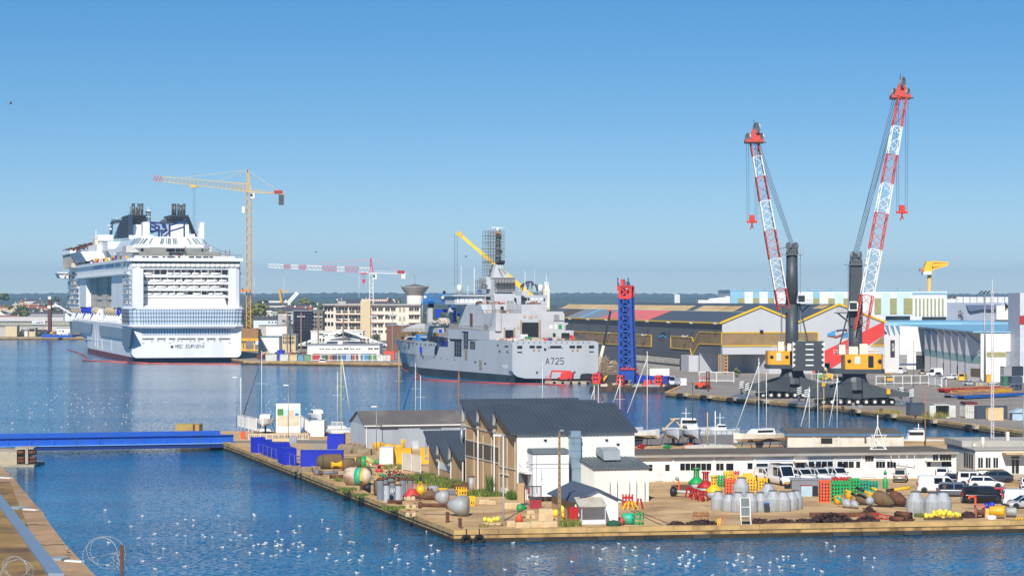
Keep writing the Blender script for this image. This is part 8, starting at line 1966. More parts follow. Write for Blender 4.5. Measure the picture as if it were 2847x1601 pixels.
m.y('step',concrete,ob);m=M();OB.rf(m,ZM,1988,362,2015,450,5,5.6);m.nx();p=OB.g(ZM(1750,460),4);m.cyl((p[0],4,oz),(p[0],4,p[1]+.6),.3,.2,8);m.nx();OB.rf(m,ZM,1650,480,1675,505,3,3.5);m.y('chimney',cream,ob)
x,y=OB.w(*[OB.g(ZM(1845,500),6)[0],6]);la=thing('lattice_aerial','tall thin white lattice aerial rising from the white office roof','aerial',(x,y,oz+.1));z1=at(ZH(1392,330),y)[2]-oz-.1;m=M();lattice(m,Vector((0,0,0)),Vector((0,0,z1)),Vector((1,0,0)),Vector((0,1,0)),.34,.2,.34,.2,int(z1/.42),.045,.03);m.b('mast',mat('aerial white',(214,206,206),.5),la);m=M();m.bar((0,0,z1),(0,0,at(ZH(1393,240),y)[2]-oz),.05);m.b('whip',white,la)
m=M()
for dx in(-6,-3.2,4):m.bar((0,0,z1*.62),(dx,-2,0),.015);
m.b('guy_wire',MATS['steel rope'],la)
x,y=gnd(ZM(2156,462),4.5);la=thing('slim_pole','slim pale pole at the right end of the office roof','pole',(x,y,QZ));m=M();m.cyl((0,0,0),(0,0,at(ZM(2156,-10),y)[2]-QZ),.12,.09,8);m.b('pole',steel,la)
gy=mat('raw concrete wall',(206,200,188),.9,var=.1,vs=.6,dirt=(130,126,120),da=.5,ds=.4)
c0=gnd(ZM(548,540));CC=Fr(c0[0],c0[1],rad(-3));cb2=ffr(CC,'concrete_store','grey concrete flat roofed store with a blue fascia behind the white workshop','store');cz=CC.g(ZM(548,398),0)[1];xw0=CC.g(ZL(1412,600),0)[0];xw1=CC.g(ZM(952,450),0)[0]
m=M();m.box(xw0,-1.2,QZ,0,14,cz);m.box(0,0,QZ,xw1,14,cz);m.b('wall',gy,cb2);m=M();m.box(xw0-.4,-1.6,cz,.3,14,cz+.3);m.box(.3,-.4,cz,xw1+.3,14,cz+.28);m.b('fascia',mat('fascia blue',(70,110,150),.6),cb2);m=M();m.box(xw0-.1,-1.2,cz+.3,0,13.6,cz+.42);m.box(0,0,cz+.29,xw1,13.6,cz+.42);m.b('roof',mat('roof felt',(0,0,0)),cb2)
m=M();CC.rf(m,ZM,118,425,232,480,-1.27,-1.15);m.b('window',glass,cb2);m=M()
for X in(50,295):CC.rf(m,ZM,X-10,385,X+10,535,-1.35,-1.2);m.nx()
for X in(605,940):CC.rf(m,ZM,X-12,395,X+12,535,-.14,0);m.nx()
m.y('pilaster',mat('pilaster pale',(196,196,192),.8),cb2)
x,y=gnd(ZK(1295,1318));t=thing('concrete_pole','tall notched concrete pole with a lamp beside the tan hut','pole',(x,y,QZ));hp=at(ZK(1302,405),y)[2]-QZ;m=M();m.loft([[(-.2,-.2,0),(.2,-.2,0),(.2,.2,0),(-.2,.2,0)],[(-.1,-.1,hp),(.1,-.1,hp),(.1,.1,hp),(-.1,.1,hp)]]);m.b('pole',mat('pole concrete',(140,118,84),.9,var=.12),t);m=M()
for k in range(17):m.box(-.06,-.215+.005*k,.5+k*.62,.06,-.1,.62+k*.62);m.nx()
m.y('notch',mat('notch dark',(90,74,54),.9),t);m=M();m.cb((.25,-.1,hp+.05),(.4,.3,.2));m.b('lamp',steel,t)
lamp(ZK(757,1268),at(ZK(757,452),gnd(ZK(757,1268))[1])[2]-QZ,'tall pale lamp post on the quay before the tan workshop wall',arm=.6,dr=-1,r0=.11,mt=mat('lamp pale',(196,202,206),.5))
for p,ytop,lb in(((730,975),440,'grey lamp post in front of the picture billboard'),((1618,1100),655,'pale lamp post before the grey shed'),((1595,860),770,'short round lamp beside the grey shed gable'),((212,875),360,'thin lamp post left of the white slatted fence')):
 y_=gnd(ZI(*p))[1];lamp(ZI(*p),at(ZI(p[0],ytop),y_)[2]-QZ,lb,arm=.35,dr=-1,r0=.07)
def O(name,label,cat,p,parts,rz=0.,group=None,z=QZ,tilt=0.):
 t=thing(name,label,cat,gnd(p,QZ)+(z,),rz,group);t.rotation_euler=(0,tilt,rz)
 for nm,mt,fn in parts:m=M();fn(m);(m.y if m.pm else m.b)(nm,mt,t)
 return t
def lie(name,label,p,rz,r,segs,cat='buoy',tilt=pi/2,group=None,lift=None,n=18):
 """turned body lying with its axis pointing rz; segs = (part, material, profile)"""
 return O(name,label,cat,p,[(nm,mt,(lambda m,pr=pr:m.rev(pr,n=n)))for nm,mt,pr in segs],rz,group,QZ+(r if lift is None else lift),tilt)
bgreen=mat('buoy green',(20,160,84),.45,var=.1,dirt=(84,110,60),da=.75,ds=.8);teal=mat('buoy teal',(40,176,140),.5,var=.1,dirt=(130,120,90),da=.75,ds=.9)
byel=mat('buoy yellow',(238,186,20),.45,var=.06,dirt=(170,130,40),da=.7,ds=.9);bred_=mat('buoy red',(198,60,58),.55,var=.1,dirt=(120,84,64),da=.75,ds=.9)
bbrn=mat('weathered buoy brown',(112,88,62),.85,var=.2,vs=.8,dirt=(70,80,44),da=.7,ds=.4);bwht=mat('peeling white',(200,186,164),.7,var=.1,dirt=(120,62,40),da=.85,ds=.5)
tkg=mat('grey plastic tank',(164,168,172),.5,var=.06,dirt=(120,112,98),da=.6,ds=.5);bgry=mat('buoy grey',(112,118,126),.6,var=.12,dirt=(96,80,66),da=.4,ds=.6)
cbl=mat('concrete block',(204,180,140),.9,var=.1,dirt=(150,124,90),da=.5,ds=.8);rockm=mat('rough block',(150,132,106),.95,var=.2,vs=1.2,dirt=(96,84,66),da=.6,ds=.5,bump=.05)
chain=mat('rusty chain',(64,42,36),.9,var=.4,vs=4,bump=.06,bs=5);grassm=[mat('grass '+k,c,.9,var=.3,vs=2)for k,c in(('green',(84,112,36)),('dry',(150,136,70)),('dark',(58,84,34)))]
def grass(p,rx,ry,n,h,sd,dens=(0,0,1,2)):
 m=M();r=RR(sd);c=gnd(p)
 for i in range(n):
  a,q=r.random()*6.28,r.random()**.5;x,y=c[0]+rx*q*cos(a),c[1]+ry*q*sin(a);hh=h*r.u(.3,1);d=r.random()*3.14;m.cur=r.choice(dens)
  dx,dy=.05*cos(d),.05*sin(d);lx,ly=r.u(-.15,.15)*h*2,r.u(-.15,.15)*h*2;m.c((x-dx*1.6,y-dy*1.6,QZ),(x+dx*1.6,y+dy*1.6,QZ),(x+lx,y+ly,QZ+hh))
 tag(m.b('grass',grassm),kind='stuff')
for a in((ZJ(1330,530),3.2,7,2600,.7,1),(ZJ(1560,590),2.6,5,1900,.8,2),(ZJ(2000,690),3.,3.5,1500,.7,3),(ZJ(2290,740),.9,1.5,420,1.3,4,(0,2)),(ZJ(2045,680),.3,1,260,2.6,5,(0,2)),(ZJ(460,650),1.2,2.2,500,.5,6),(ZJ(610,710),1.,1.6,450,.4,7),(ZJ(970,850),1.4,2,600,.4,8),(ZJ(970,400),1.6,3,600,.7,9,(1,1,0)),(ZI(1050,940),1.5,3,500,.7,10,(1,0)),(ZK(1400,1320),1.1,1.6,600,.9,11,(1,0)),(ZJ(1960,1045),.5,.7,120,.4,12,(1,)),(ZH(520,1352),3,5,300,1.1,13,(1,1)),(ZH(900,1390),2.5,3,350,1.6,14,(1,1,0)),(ZM(1130,1218),.8,.8,260,.5,15),(ZI(1260,1400),1.,1.2,260,.6,16,(1,0))):grass(*a)
asph2=mat('yard asphalt',(128,122,114),.95,var=.12,vs=.4)
def sheet(name,pts,mt,dz=.004,kind='structure'):m=M();m.c(*[gnd(p)+(QZ+dz,)for p in pts]);tag(m.b(name,mt),kind=kind)
sheet('road',[ZI(-10,1000),ZI(960,990),ZI(1280,985),ZI(1280,1022),ZI(900,1022),ZI(150,1015)],asph2);sheet('yard_road',[ZL(20,530),ZL(1400,500),ZL(1400,600),ZL(20,600)],asph2);sheet('gravel_patch',[ZI(900,1030),ZI(1280,1028),ZI(1280,1130),ZI(940,1100)],mat('pale gravel',(176,160,130),.95,var=.2,vs=2))
for i,(a,b_)in enumerate(((ZM(1440,1045),ZM(1520,1018)),(ZM(1910,1090),ZM(1975,1065)),(ZM(780,850),ZM(900,872)),(ZL(620,1150),ZL(700,1170)),(ZM(1000,850),ZM(1090,870)))):
 p,q=gnd(a),gnd(b_);m=M();m.bar((p[0],p[1],QZ+.006),(q[0],q[1],QZ+.006),.12,.004);tag(m.b('road_marking',white),kind='structure')
m=M()
for a,b_ in((ZK(2010,1160),ZK(2360,1300)),(ZK(1980,1170),ZK(2320,1330))):p,q=gnd(a),gnd(b_);m.bar((p[0],p[1],QZ+.01),(q[0],q[1],QZ+.01),.14,.03)
tag(m.b('ground_rails',rustm),kind='structure')
gc='bright blue containers by the channel';r17=rad(16)
for a,b_,dp_,h,lb,rt in((ZI(385,1130),ZI(500,1130),3,2.5,'blue container with a pale end, leftmost of the blue group by the channel',r17),(ZI(590,1188),ZI(752,1188),11,2.5,'long blue container running along the channel edge fence',r17),(ZI(690,1250),ZI(815,1250),5,2.5,'short blue container carrying nothing, beside the red fire point',r17),(ZI(852,1256),ZI(1276,1240),2.4,2.3,'long low blue container lying across, before the brown buoy drum',0.),(ZI(1122,1082),ZI(1292,1080),3,2.4,'single blue container beside the grey shed gable',0.)):container(a,b_,dp_,h,cblue,lb,group=gc,rot=rt)
for a,b_,dp_,h,mt,lb in((ZI(1650,1240),ZI(1785,1242),4,2.5,white,'white container behind the heap of buoys'),(ZI(1788,1232),ZI(1968,1230),2.5,2.3,yellow,'yellow container beside the white one'),(ZI(2062,1225),ZI(2146,1225),2.5,2.3,yellow,'narrow yellow container against the tan workshop wing'),(ZI(955,952),ZI(1090,952),5,2.7,white,'white ribbed container in front of the white cabin cruiser')):container(a,b_,dp_,h,mt,lb,group=None)
O('tool_box','grey flat box lying on the long blue container','box',ZI(675,1170),[('lid',cbeige,lambda m:m.box(-1.5,-.8,0,1.6,1.2,.45))],z=QZ+2.52);O('tank_cage','caged plastic tank on a short blue container','tank',ZI(780,1205),[('tank',tkg,lambda m:m.box(-.5,-.4,.1,.5,.5,1.1)),('cage',steel,lambda m:[m.bar((x,-.45,0),(x,-.45,1.15),.04)for x in(-.52,-.2,.2,.52)])],z=QZ+2.52)
O('fire_point','red fire point board on the channel fence','board',ZI(675,1215),[('board',redp,lambda m:m.box(-.25,-.05,.3,.25,.05,1.5))]);fence(ZI(432,1150),ZI(840,1290),1.9,9,'wire_fence','thin wire fence along the channel before the blue containers',steel,w=.05)
fence(ZI(218,872),ZI(408,920),2.7,5,'slatted_fence','tall white slatted fence at the end of the bridge',pick=.3,w=.14);fence(ZI(330,985),ZI(935,990),1.0,10,'low_railing','low white railing along the bridge road',pick=.35,w=.06);fence(ZI(862,880),ZI(955,952),2.6,3,'slatted_fence','white slatted fence left of the white ribbed container',pick=.3,w=.12);fence(ZI(1170,940),ZI(1278,945),2.4,2,'slatted_fence','white slatted gate between container and grey shed',pick=.25,w=.12);fence(ZI(1880,1290),ZI(2062,1322),2.4,2,'panel_gate','white sheet gate between yellow container and workshop wing',solid=cream,w=.12)
O('ticket_cabinet','orange cabinet at the bridge end','cabinet',ZI(272,976),[('body',orange,lambda m:m.box(-.35,-.3,0,.35,.3,1.25))]);O('flagpole','tall slim white pole behind the orange cabinet','pole',ZI(252,900),[('pole',white,lambda m:m.cyl((0,0,0),(0,0,9.6),.07,n=8))])
O('concrete_block','yellow stained concrete block at the pier end','block',ZN(1680,166),[('block',mat('lichen concrete',(176,150,80),.9,dirt=(120,104,70),da=.6,ds=.5),lambda m:m.box(-2.1,-1,0,2.1,2,1.5)),('post',rustm,lambda m:(m.box(1.0,-1.2,0,1.3,-1,1.5)))])
for p,lb in((ZN(1800,146),'dark mooring bollard on the pier end beside the concrete block'),(ZJ(612,640),'rusty bollard on the channel edge below the buoy heap'),(ZJ(1562,996),'rusty bollard beside the large grey bell buoy'),(ZJ(1700,1066),'rusty bollard at the quay corner')):O('bollard',lb,'bollard',p,[('post',rustm,lambda m:m.rev([(.24,0),(.19,.15),(.17,.85),(.23,.95),(.23,1.05),(.05,1.15)],n=12))])
bx=Fr(*gnd(ZI(612,915)),0);t=ffr(bx,'billboard','big white framed billboard with a colourful picture by the marina','billboard');m=M();bx.rf(m,ZI,608,620,852,915,0,.3);m.b('board',white,t)
for nm,x0,y0,x1,y1,c in(('sky_patch',620,680,842,760,(176,214,216)),('ground_patch',620,740,842,845,(198,190,166)),('green_patch',620,676,680,745,(70,130,60)),('dark_patch',655,770,715,825,(40,40,50)),('blue_patch',800,720,834,780,(40,90,160)),('buff_patch',725,690,790,800,(212,180,150)),('pale_patch',620,632,842,672,(226,232,224))):m=M();bx.rf(m,ZI,x0,y0,x1,y1,-.012-.004*len(nm),0);m.b(nm,mat('print '+nm,c,.6),t)
gd='yellow steel drums behind the white container'
for X,Y,lv,rr,h,lb in((1640,1085,0,.95,1.1,'yellow drum at the left of the drum stack'),(1745,1090,0,.95,.9,'yellow drum under the raised one'),(1742,1070,1,.9,1.1,'yellow drum raised on top of the stack'),(1850,1092,0,.85,.8,'small yellow drum at the front of the stack'),(1872,1075,0,.95,1.5,'yellow drum at the right of the drum stack'),(1600,1075,0,.7,1.3,'narrow yellow drum beside the lamp post')):O('steel_drum',lb,'drum',ZI(X,Y),[('shell',mat('drum yellow',(222,172,50),.55,var=.1,dirt=(160,116,50),da=.4,ds=.6),lambda m,rr=rr,h=h:m.rev([(rr,0),(rr,h),(rr*.97,h+.05),(.02,h+.06)],n=20))],group=gd,z=QZ+(.95 if lv else 0))
r=RR(6)
for i,(X,Y,s)in enumerate(((1235,1065,.9),(1290,1080,1.),(1340,1090,1.1),(1390,1110,1.2),(1440,1122,1.2),(1500,1140,1.3),(1330,1125,.8),(1400,1060,.9),(1460,1085,1.),(1545,1135,1.),(800,1300,.7),(870,1318,.7),(930,1320,.8),(1010,1300,.8),(1060,1330,.6))):
 m=M();s_=s*.8;k=[(x*s_*r.u(.85,1.25),y*s_*r.u(.8,1.1),z_*s_*r.u(.7,1))for z_ in(0,1.2)for x,y in((-1,-.8),(-.3,-1),(.9,-.8),(1,.7),(0,1),(-1,.8))];m.loft([k[:6],k[6:]]);o=m.b('rough_block',rockm,None,gnd(ZI(X,Y))+(QZ,),r.u(-.5,.5));tag(o,'rough stone block in the row before the grey shed' if i<10 else 'rough stone block on the channel edge before the blue container','block','rough blocks by the shed' if i<10 else 'rough blocks on the channel edge')
lie('drum_buoy','big brown weathered drum buoy lying behind the heap',ZJ(190,410),rad(12),1.05,[('shell',bbrn,[(.3,-.1),(1.0,0),(1.05,.2),(1.05,2.3),(.95,2.6),(.1,2.7)]),('end_frame',bbrn,[(.5,-.9),(.9,-.5),(1.0,0)])])
lie('drum_buoy','brown drum buoy with a yellow lattice tail',ZJ(440,430),rad(195),.9,[('shell',bbrn,[(.1,-1.4),(.85,-1.2),(.9,.2),(.6,.6)]),('tail_frame',byel,[(.62,.5),(.2,1.3),(.35,1.8),(.5,2.0)])])
O('yellow_wing_plate','curved yellow plate among the old buoys','plate',ZJ(480,400),[('plate',byel,lambda m:m.ext([(-1.1,.3),(.9,1.0),(1.0,1.5),(-.2,1.3),(-1.0,.7)],-.3,.3,'Y'))])
lie('conical_buoy','green and pale conical buoy lying with its point to the right',ZJ(575,400),rad(8),.85,[('base',bbrn,[(.2,-.3),(.8,-.2),(.85,.4)]),('green_body',bgreen,[(.85,.4),(.84,1.1)]),('pale_cone',mat('flaked green',(176,182,110),.7,dirt=(90,130,60),da=.6,ds=.8),[(.84,1.1),(.45,2.0),(.2,2.4)]),('head_ring',bgreen,[(.2,2.4),(.55,2.9),(.5,2.9),(.15,2.45)])])
lie('striped_buoy','huge white rusty buoy with teal and yellow bands',ZJ(470,585),rad(-18),1.15,[('white_shell',bwht,[(.2,-.6),(1.0,-.3),(1.15,.3),(1.15,1.2)]),('teal_band',teal,[(1.15,1.2),(1.13,2.0)]),('yellow_band',byel,[(1.13,2.0),(1.1,2.3)]),('nose',bwht,[(1.1,2.3),(.7,2.9),(.1,3.1)])])
lie('conical_buoy','teal topped buoy leaning on the striped one',ZJ(640,520),rad(70),.8,[('teal_cap',teal,[(.1,-.9),(.6,-.7),(.8,-.2)]),('body',bbrn,[(.8,-.2),(.85,.8),(.3,1.3)])])
lie('flanged_pipe','grey pipe with a broken flange lying by the channel edge',ZJ(110,490),rad(14),.45,[('flange',bgry,[(.2,-.2),(.45,-.2),(.48,.2),(.3,.5)]),('clamp',rustm,[(.36,.5),(.36,.85)]),('tube',bgry,[(.24,.85),(.2,3.)])],'pipe');lie('rusty_pipe','rusty pipe end lying left of the striped buoy',ZJ(275,515),rad(6),.3,[('flange',rustm,[(.1,-.15),(.34,-.15),(.34,.0)]),('tube',rustm,[(.22,0),(.22,2.)])],'pipe')
lie('orange_tube','yellow orange striped tube lying across the striped buoy',ZJ(700,470),rad(-62),.12,[('tube',orange,[(.1,-1.2),(.12,-1.1),(.12,.2)]),('tip',white,[(.12,.2),(.1,.7)])],'tube',lift=1.5,tilt=1.9);O('teal_fin','teal fin plate in front of the striped buoy','plate',ZJ(690,570),[('plate',teal,lambda m:m.ext([(-.2,0),(.2,0),(.5,.8),(-.1,1.0),(-.3,.6)],-.06,.06,'Y'))])
O('lantern_stand','red topped lantern frame standing behind the brown cone','frame',ZJ(810,540),[('legs',byel,lambda m:[m.bar((x,y,0),(x*.6,y*.6,1.2),.08)for x in(-.4,.4)for y in(-.4,.4)]),('platform',bred_,lambda m:m.rev([(.05,1.2),(.5,1.2),(.5,1.5),(.2,1.6),(.25,2.0),(.75,2.05),(.75,2.12),(.05,2.14)],n=14))])
lie('cone_buoy','large brown cone buoy with a black tip pointing left',ZJ(765,700),rad(190),.95,[('shell',bbrn,[(.3,-1.0),(.9,-.8),(.95,.1)]),('tip',black,[(.7,.6),(.2,1.5)])])
m=M();r=RR(8);cl=[rustm,chain,bred_,cbl,teal]
for i in range(170):m.cur=r.choice((0,0,1,2,3,4));x=r.gauss(0,1.1);h=max(.1,1.5-abs(x)*.7)*r.random();p=(x,r.u(-1.2,1.2),h);m.bar(p,(x+r.u(-.6,.6),p[1]+r.u(-.5,.5),h+r.u(-.2,.5)),r.u(.05,.2))
tag(m.b('scrap_heap',cl,None,gnd(ZJ(960,540))+(QZ,)),'tangled heap of rusty scrap behind the grey cylinders','scrap',None,'stuff')
gcy='upright grey cylinders with rusty flanges'
for X,Y,h,w_,num,lb in((822,765,2.5,.42,'','dark grey cylinder nearest the brown cone'),(890,785,2.1,.33,'6','grey cylinder marked 6'),(955,765,2.2,.36,'60','grey cylinder marked 60'),(1020,768,1.9,.34,'','pale grey cylinder right of the marked one'),(870,720,2.2,.4,'','dark grey cylinder in the back row, left'),(940,710,2.2,.4,'','dark grey cylinder in the back row, middle'),(1070,720,2.1,.4,'','dark grey cylinder behind the red dome buoy'),(1150,715,2.0,.36,'','grey cylinder at the right of the back row')):
 t=O('flanged_cylinder',lb,'cylinder',ZJ(X,Y),[('shell',tkg if 'pale' in lb or num=='6' else bgry,lambda m,w_=w_,h=h:m.rev([(w_*1.3,0),(w_*1.3,.08),(w_,.1),(w_,h)],n=16)),('flange',rustm,lambda m,w_=w_,h=h:m.rev([(w_,h),(w_*1.2,h+.02),(w_*1.2,h+.12),(w_*.8,h+.14),(.02,h)],n=14))],group=gcy)
 if num:m=M();letters(m,num,-.24,h*.5,.42,-w_-.01,.2,.3,.14,.15,.03);m.y('mark',white,t)
dome=lambda c,rw,hh:[('skirt',rustm if c is not bred_ else bwht,lambda m:m.rev([(rw*.9,0),(rw,.1),(rw,.45)],n=20)),('dome',c,lambda m:m.rev([(rw,.45),(rw*.95,.6),(rw*.45,hh),(rw*.4,hh+.15),(.05,hh+.2)],n=20))]
O('dome_buoy','faded red dome buoy with a rail on top','buoy',ZJ(1172,752),dome(bred_,1.1,1.15)+[('rail',bred_,lambda m:[m.bar((x,0,1.1),(x,0,1.75),.06)for x in(-.5,0,.5)]+[m.bar((-.5,0,1.75),(.5,0,1.75),.06)])]);O('dome_buoy','dark brown dome buoy right of the red one','buoy',ZJ(1370,745),dome(bbrn,.9,1.0)+[('spikes',chain,lambda m:[m.cyl((.3*cos(a),.3*sin(a),1.1),(.34*cos(a),.34*sin(a),1.4),.08,.02,6)for a in(0,1,2,3,4,5)])])
lant=lambda c:[('body',c,lambda m:m.rev([(.5,0),(.52,.9),(.3,1.0),(.3,1.05)],n=14)),('frame',c,lambda m:[m.bar((.35*cos(a),.35*sin(a),1.0),(.1*cos(a),.1*sin(a),1.6),.05)for a in(.4,2,3.6,5.2)]),('topmark',black,lambda m:(m.rev([(.02,1.6),(.18,1.9),(.02,1.95)],n=10),m.nx(),m.rev([(.02,1.95),(.18,2.0),(.02,2.3)],n=10)))]
O('lantern_buoy','yellow buoy with a black topmark standing by the grass','buoy',ZJ(1265,692),lant(byel));lie('bell_buoy','white cylinder buoy tipped behind the dark dome',ZJ(1400,690),rad(20),.55,[('shell',tkg,[(.1,-.6),(.55,-.55),(.55,.6),(.1,.65)])])
stem=lambda:[('stem',rustm,[(.02,2.92),(.3,2.9),(.33,2.6),(.2,2.55),(.2,.35),(.34,.3),(.4,.1)])]
lie('bell_buoy','white ribbed bell buoy with a long rusty stem',ZJ(1440,800),rad(176),.85,[('bell',tkg,[(.1,-1.5),(.85,-1.4),(.9,-.7),(.42,.1)])]+stem());lie('bell_buoy','large pale grey bell buoy with a rusty stem, nearest the quay edge',ZJ(1580,925),rad(170),1.1,[('bell',tkg,[(.1,-2.2),(1.1,-2.1),(1.15,-1.2),(.45,.1)])]+[('stem',rustm,[(.02,3.42),(.36,3.4),(.38,3.1),(.22,3.05),(.22,.35),(.4,.3),(.44,.1)])],lift=1.15);lie('rusty_pipe','rusty pipe lying left of the ribbed bell buoy',ZJ(920,800),rad(4),.28,[('tube',rustm,[(.02,-.2),(.34,-.2),(.34,.1),(.24,.15),(.22,1.5)])],'pipe')
def crate(p,h,mt,label,group,w=.62,n=None,rz=0.,cat='crate stack',name='crate_stack',z=QZ):
 n=n or max(1,int(h/.36))
 def f(m):
  for k in range(n):
   z0=k*h/n;m.box(-w,-w,z0,w,-w+.06,z0+h/n*.42);m.box(-w,w-.06,z0,w,w,z0+h/n*.42);m.box(-w,-w+.06,z0,-w+.06,w-.06,z0+h/n*.42);m.box(w-.06,-w+.06,z0,w,w-.06,z0+h/n*.42);m.box(-w+.1,-w+.1,z0+h/n*.3,w-.1,w-.1,z0+h/n*.4)
   for x in(-w+.08,-w*.3,w*.3,w-.08):
    for y in(-w+.03,w-.03):m.box(x-.07,y-.03,z0+h/n*.42,x+.07,y+.03,z0+h/n)
 return O(name,label,cat,p,[('frames',mt,f)],rz,group,z)
gk='yellow steel cradles by the tan wall'
crate(ZJ(1715,700),1.0,byel,'yellow cradle tilted beside the grass',gk,.55,2,.3,'cradle','cradle');crate(ZJ(1820,815),1.15,byel,'yellow cradle right of the large grey bell buoy',gk,.42,2,.2,'cradle','cradle');crate(ZJ(1510,690),.8,byel,'small yellow cradle behind the bell buoys',gk,.4,2,.4,'cradle','cradle');crate(ZJ(1605,705),.8,bgry,'dark grey cradle between two yellow ones',gk,.5,2,.1,'cradle','cradle')
for X,Y,lb in((1705,600,'upper rusty pipe beside the tan wall'),(1720,630,'lower rusty pipe beside the tan wall')):lie('rusty_pipe',lb,ZJ(X,Y),rad(-8),.28,[('tube',rustm,[(.22,-1.),(.28,-1.),(.28,1.),(.22,1.)])],'pipe')
O('pale_cylinder','upright pale cylinder with rusty rim before the tan wall','cylinder',ZJ(1825,655),[('shell',tkg,lambda m:m.rev([(.32,0),(.32,1.75)],n=14)),('rim',rustm,lambda m:m.rev([(.34,1.75),(.4,1.8),(.4,1.9),(.1,1.9)],n=14))])
def blocks(spec,group,cat='block',name='concrete_block',mt=cbl):
 for p,w_,d_,h,lb,z in spec:O(name,lb,cat,p,[('block',mt,lambda m:m.loft([[(-w_/2,-d_/2,0),(w_/2,-d_/2,0),(w_/2,d_/2,0),(-w_/2,d_/2,0)],[(-w_/2+.05,-d_/2,h-.06),(w_/2-.05,-d_/2,h-.06),(w_/2-.05,d_/2,h-.06),(-w_/2+.05,d_/2,h-.06)],[(-w_/2+.1,-d_/2+.05,h),(w_/2-.1,-d_/2+.05,h),(w_/2-.1,d_/2-.05,h),(-w_/2+.1,d_/2-.05,h)]]))],0,group,z)
gb2='pale concrete blocks on the quay'
blocks([(ZJ(1970,790),1.3,.8,.5,'long pale block lying by the weeds, left of the lamp post',QZ),(ZJ(2060,795),.8,.8,.4,'small pale block beside the weeds',QZ),(ZJ(2270,838),2.1,1.,.62,'long white block before the yard gate',QZ)]+[(ZJ(1125+x,930-y*48),.5,.6,.42,'pale block in the stack left of the large bell buoy',QZ+y*.43)for x,y in((0,0),(70,0),(0,1),(70,1),(10,2),(60,2))]+[(ZJ(2262,1042),.9,.9,.6,'tan block beside the red cone',QZ),(ZJ(2395,1060),1.6,.8,.62,'wide pale block at the quay edge below the green buoy',QZ),(ZK(1080,1325),1.4,.8,.6,'white block at the quay edge, middle of its row',QZ),(ZK(1208,1330),1.5,.9,.66,'tan block at the quay edge left of the concrete pole',QZ),(ZK(1165,1262),1.6,1.4,1.25,'big square pale block behind the row at the quay edge',QZ),(ZK(1000,1240),.6,.6,.4,'pale block under the stack beside the green buoy',QZ),(ZK(1040,1240),.6,.6,.4,'pale block in the stack beside the green buoy',QZ),(ZK(1020,1240),.9,.7,.4,'pale block topmost of the stack beside the green buoy',QZ+.42)],gb2)
lie('conical_buoy','bright green conical buoy resting on the blocks',ZK(925,1245),rad(15),.42,[('body',bgreen,[(.05,-.5),(.4,-.35),(.44,0),(.12,.65)])],lift=1.15);O('marker_cone','orange red marker buoy standing at the quay edge','buoy',ZK(910,1275),[('body',orange,lambda m:m.rev([(.36,0),(.36,.55),(.24,.65),(.24,.8),(.05,.85)],n=14))])
def floats(pts,rr,mt,label,group,base=0.):
 for i,(p,k,zz)in enumerate(pts):O('float_ball',label,'float',p,[('ball',mt,lambda m,k=k:m.sph((0,0,rr*k),rr*k,12,8,1.1))],0,group,QZ+base+zz)
O('pallet','low pallet of pale slabs carrying yellow floats','pallet',ZJ(2055,1030),[('slabs',cbl,lambda m:[m.box(-.95+k*.64,-.5,.08,-.37+k*.64,.5,.3)for k in range(3)]),('base',rustm,lambda m:m.box(-1.1,-.55,0,1.1,.55,.08))])
lemon=mat('float lemon',(232,214,70),.5,var=.06);floats([(ZJ(1975,1020),1,0),(ZJ(2020,1026),1,0),(ZJ(2075,1018),.95,0),(ZJ(2115,1018),1.1,0),(ZJ(2045,1032),.9,0)],.24,lemon,'yellow float ball on the low slab pallet','float balls on the slab pallet',.3);floats([(ZK(1330,1240),1.15,.5),(ZK(1258,1225),1,0),(ZK(1345,1240),1,0),(ZK(1340,1285),.7,0)],.38,mat('float yellow',(236,206,56),.5),'large yellow float ball by the concrete pole','float balls by the concrete pole')
lie('skeleton_buoy','green cage buoy lying right of the tan hut',ZK(1905,1300),rad(-10),.62,[('body',teal,[(.1,-.2),(.45,-.1),(.6,.3),(.6,.9),(.4,1.2)])]);m=M()
for a in range(8):t_=a*pi/4;m.tube([(.5*cos(t_),.5*sin(t_),1.0),(.66*cos(t_),.66*sin(t_),1.7),(.6*cos(t_),.6*sin(t_),2.1)],.045,5)
for h in(1.7,2.05):m.rev([(.66,h),(.66,h+.07)],n=16,caps=False)
_k=[o for o in COL.objects if o.name.startswith('skeleton_buoy')][-1];m.b('cage',bgreen,_k);O('net_heap','heap of green netting beside the hut porch','net',ZK(1815,1312),[('net',mat('net green',(34,84,60),.95,var=.4,vs=6,bump=.05,bs=9),lambda m:m.rev([(.8,0),(.75,.25),(.5,.5),(.05,.6)],n=14))]);O('red_drum','red drum end beside the green netting','drum',ZK(1885,1310),[('drum',bred_,lambda m:m.cyl((-.1,0,.45),(.25,0,.45),.42,n=14))])
O('yellow_trestle','yellow trestle before the red crate','trestle',ZK(1975,1155),[('frame',byel,lambda m:[m.bar((x,y,0),(x*.4+s*.0,0,.9),.14)for s in(0,)for x in(-.9,-.3,.3,.9)for y in(-.4,.4)])]);O('red_trestle','red trestle at the corner of the white store','trestle',ZK(2062,1150),[('frame',redp,lambda m:[m.bar((x,y,0),(x*.3,0,1.15),.14)for x in(-.4,.4)for y in(-.3,.3)])]);crate(ZK(1950,1130),1.4,redp,'red crate filled with pale coils by the white store',None,.62,3,cat='crate',name='crate')
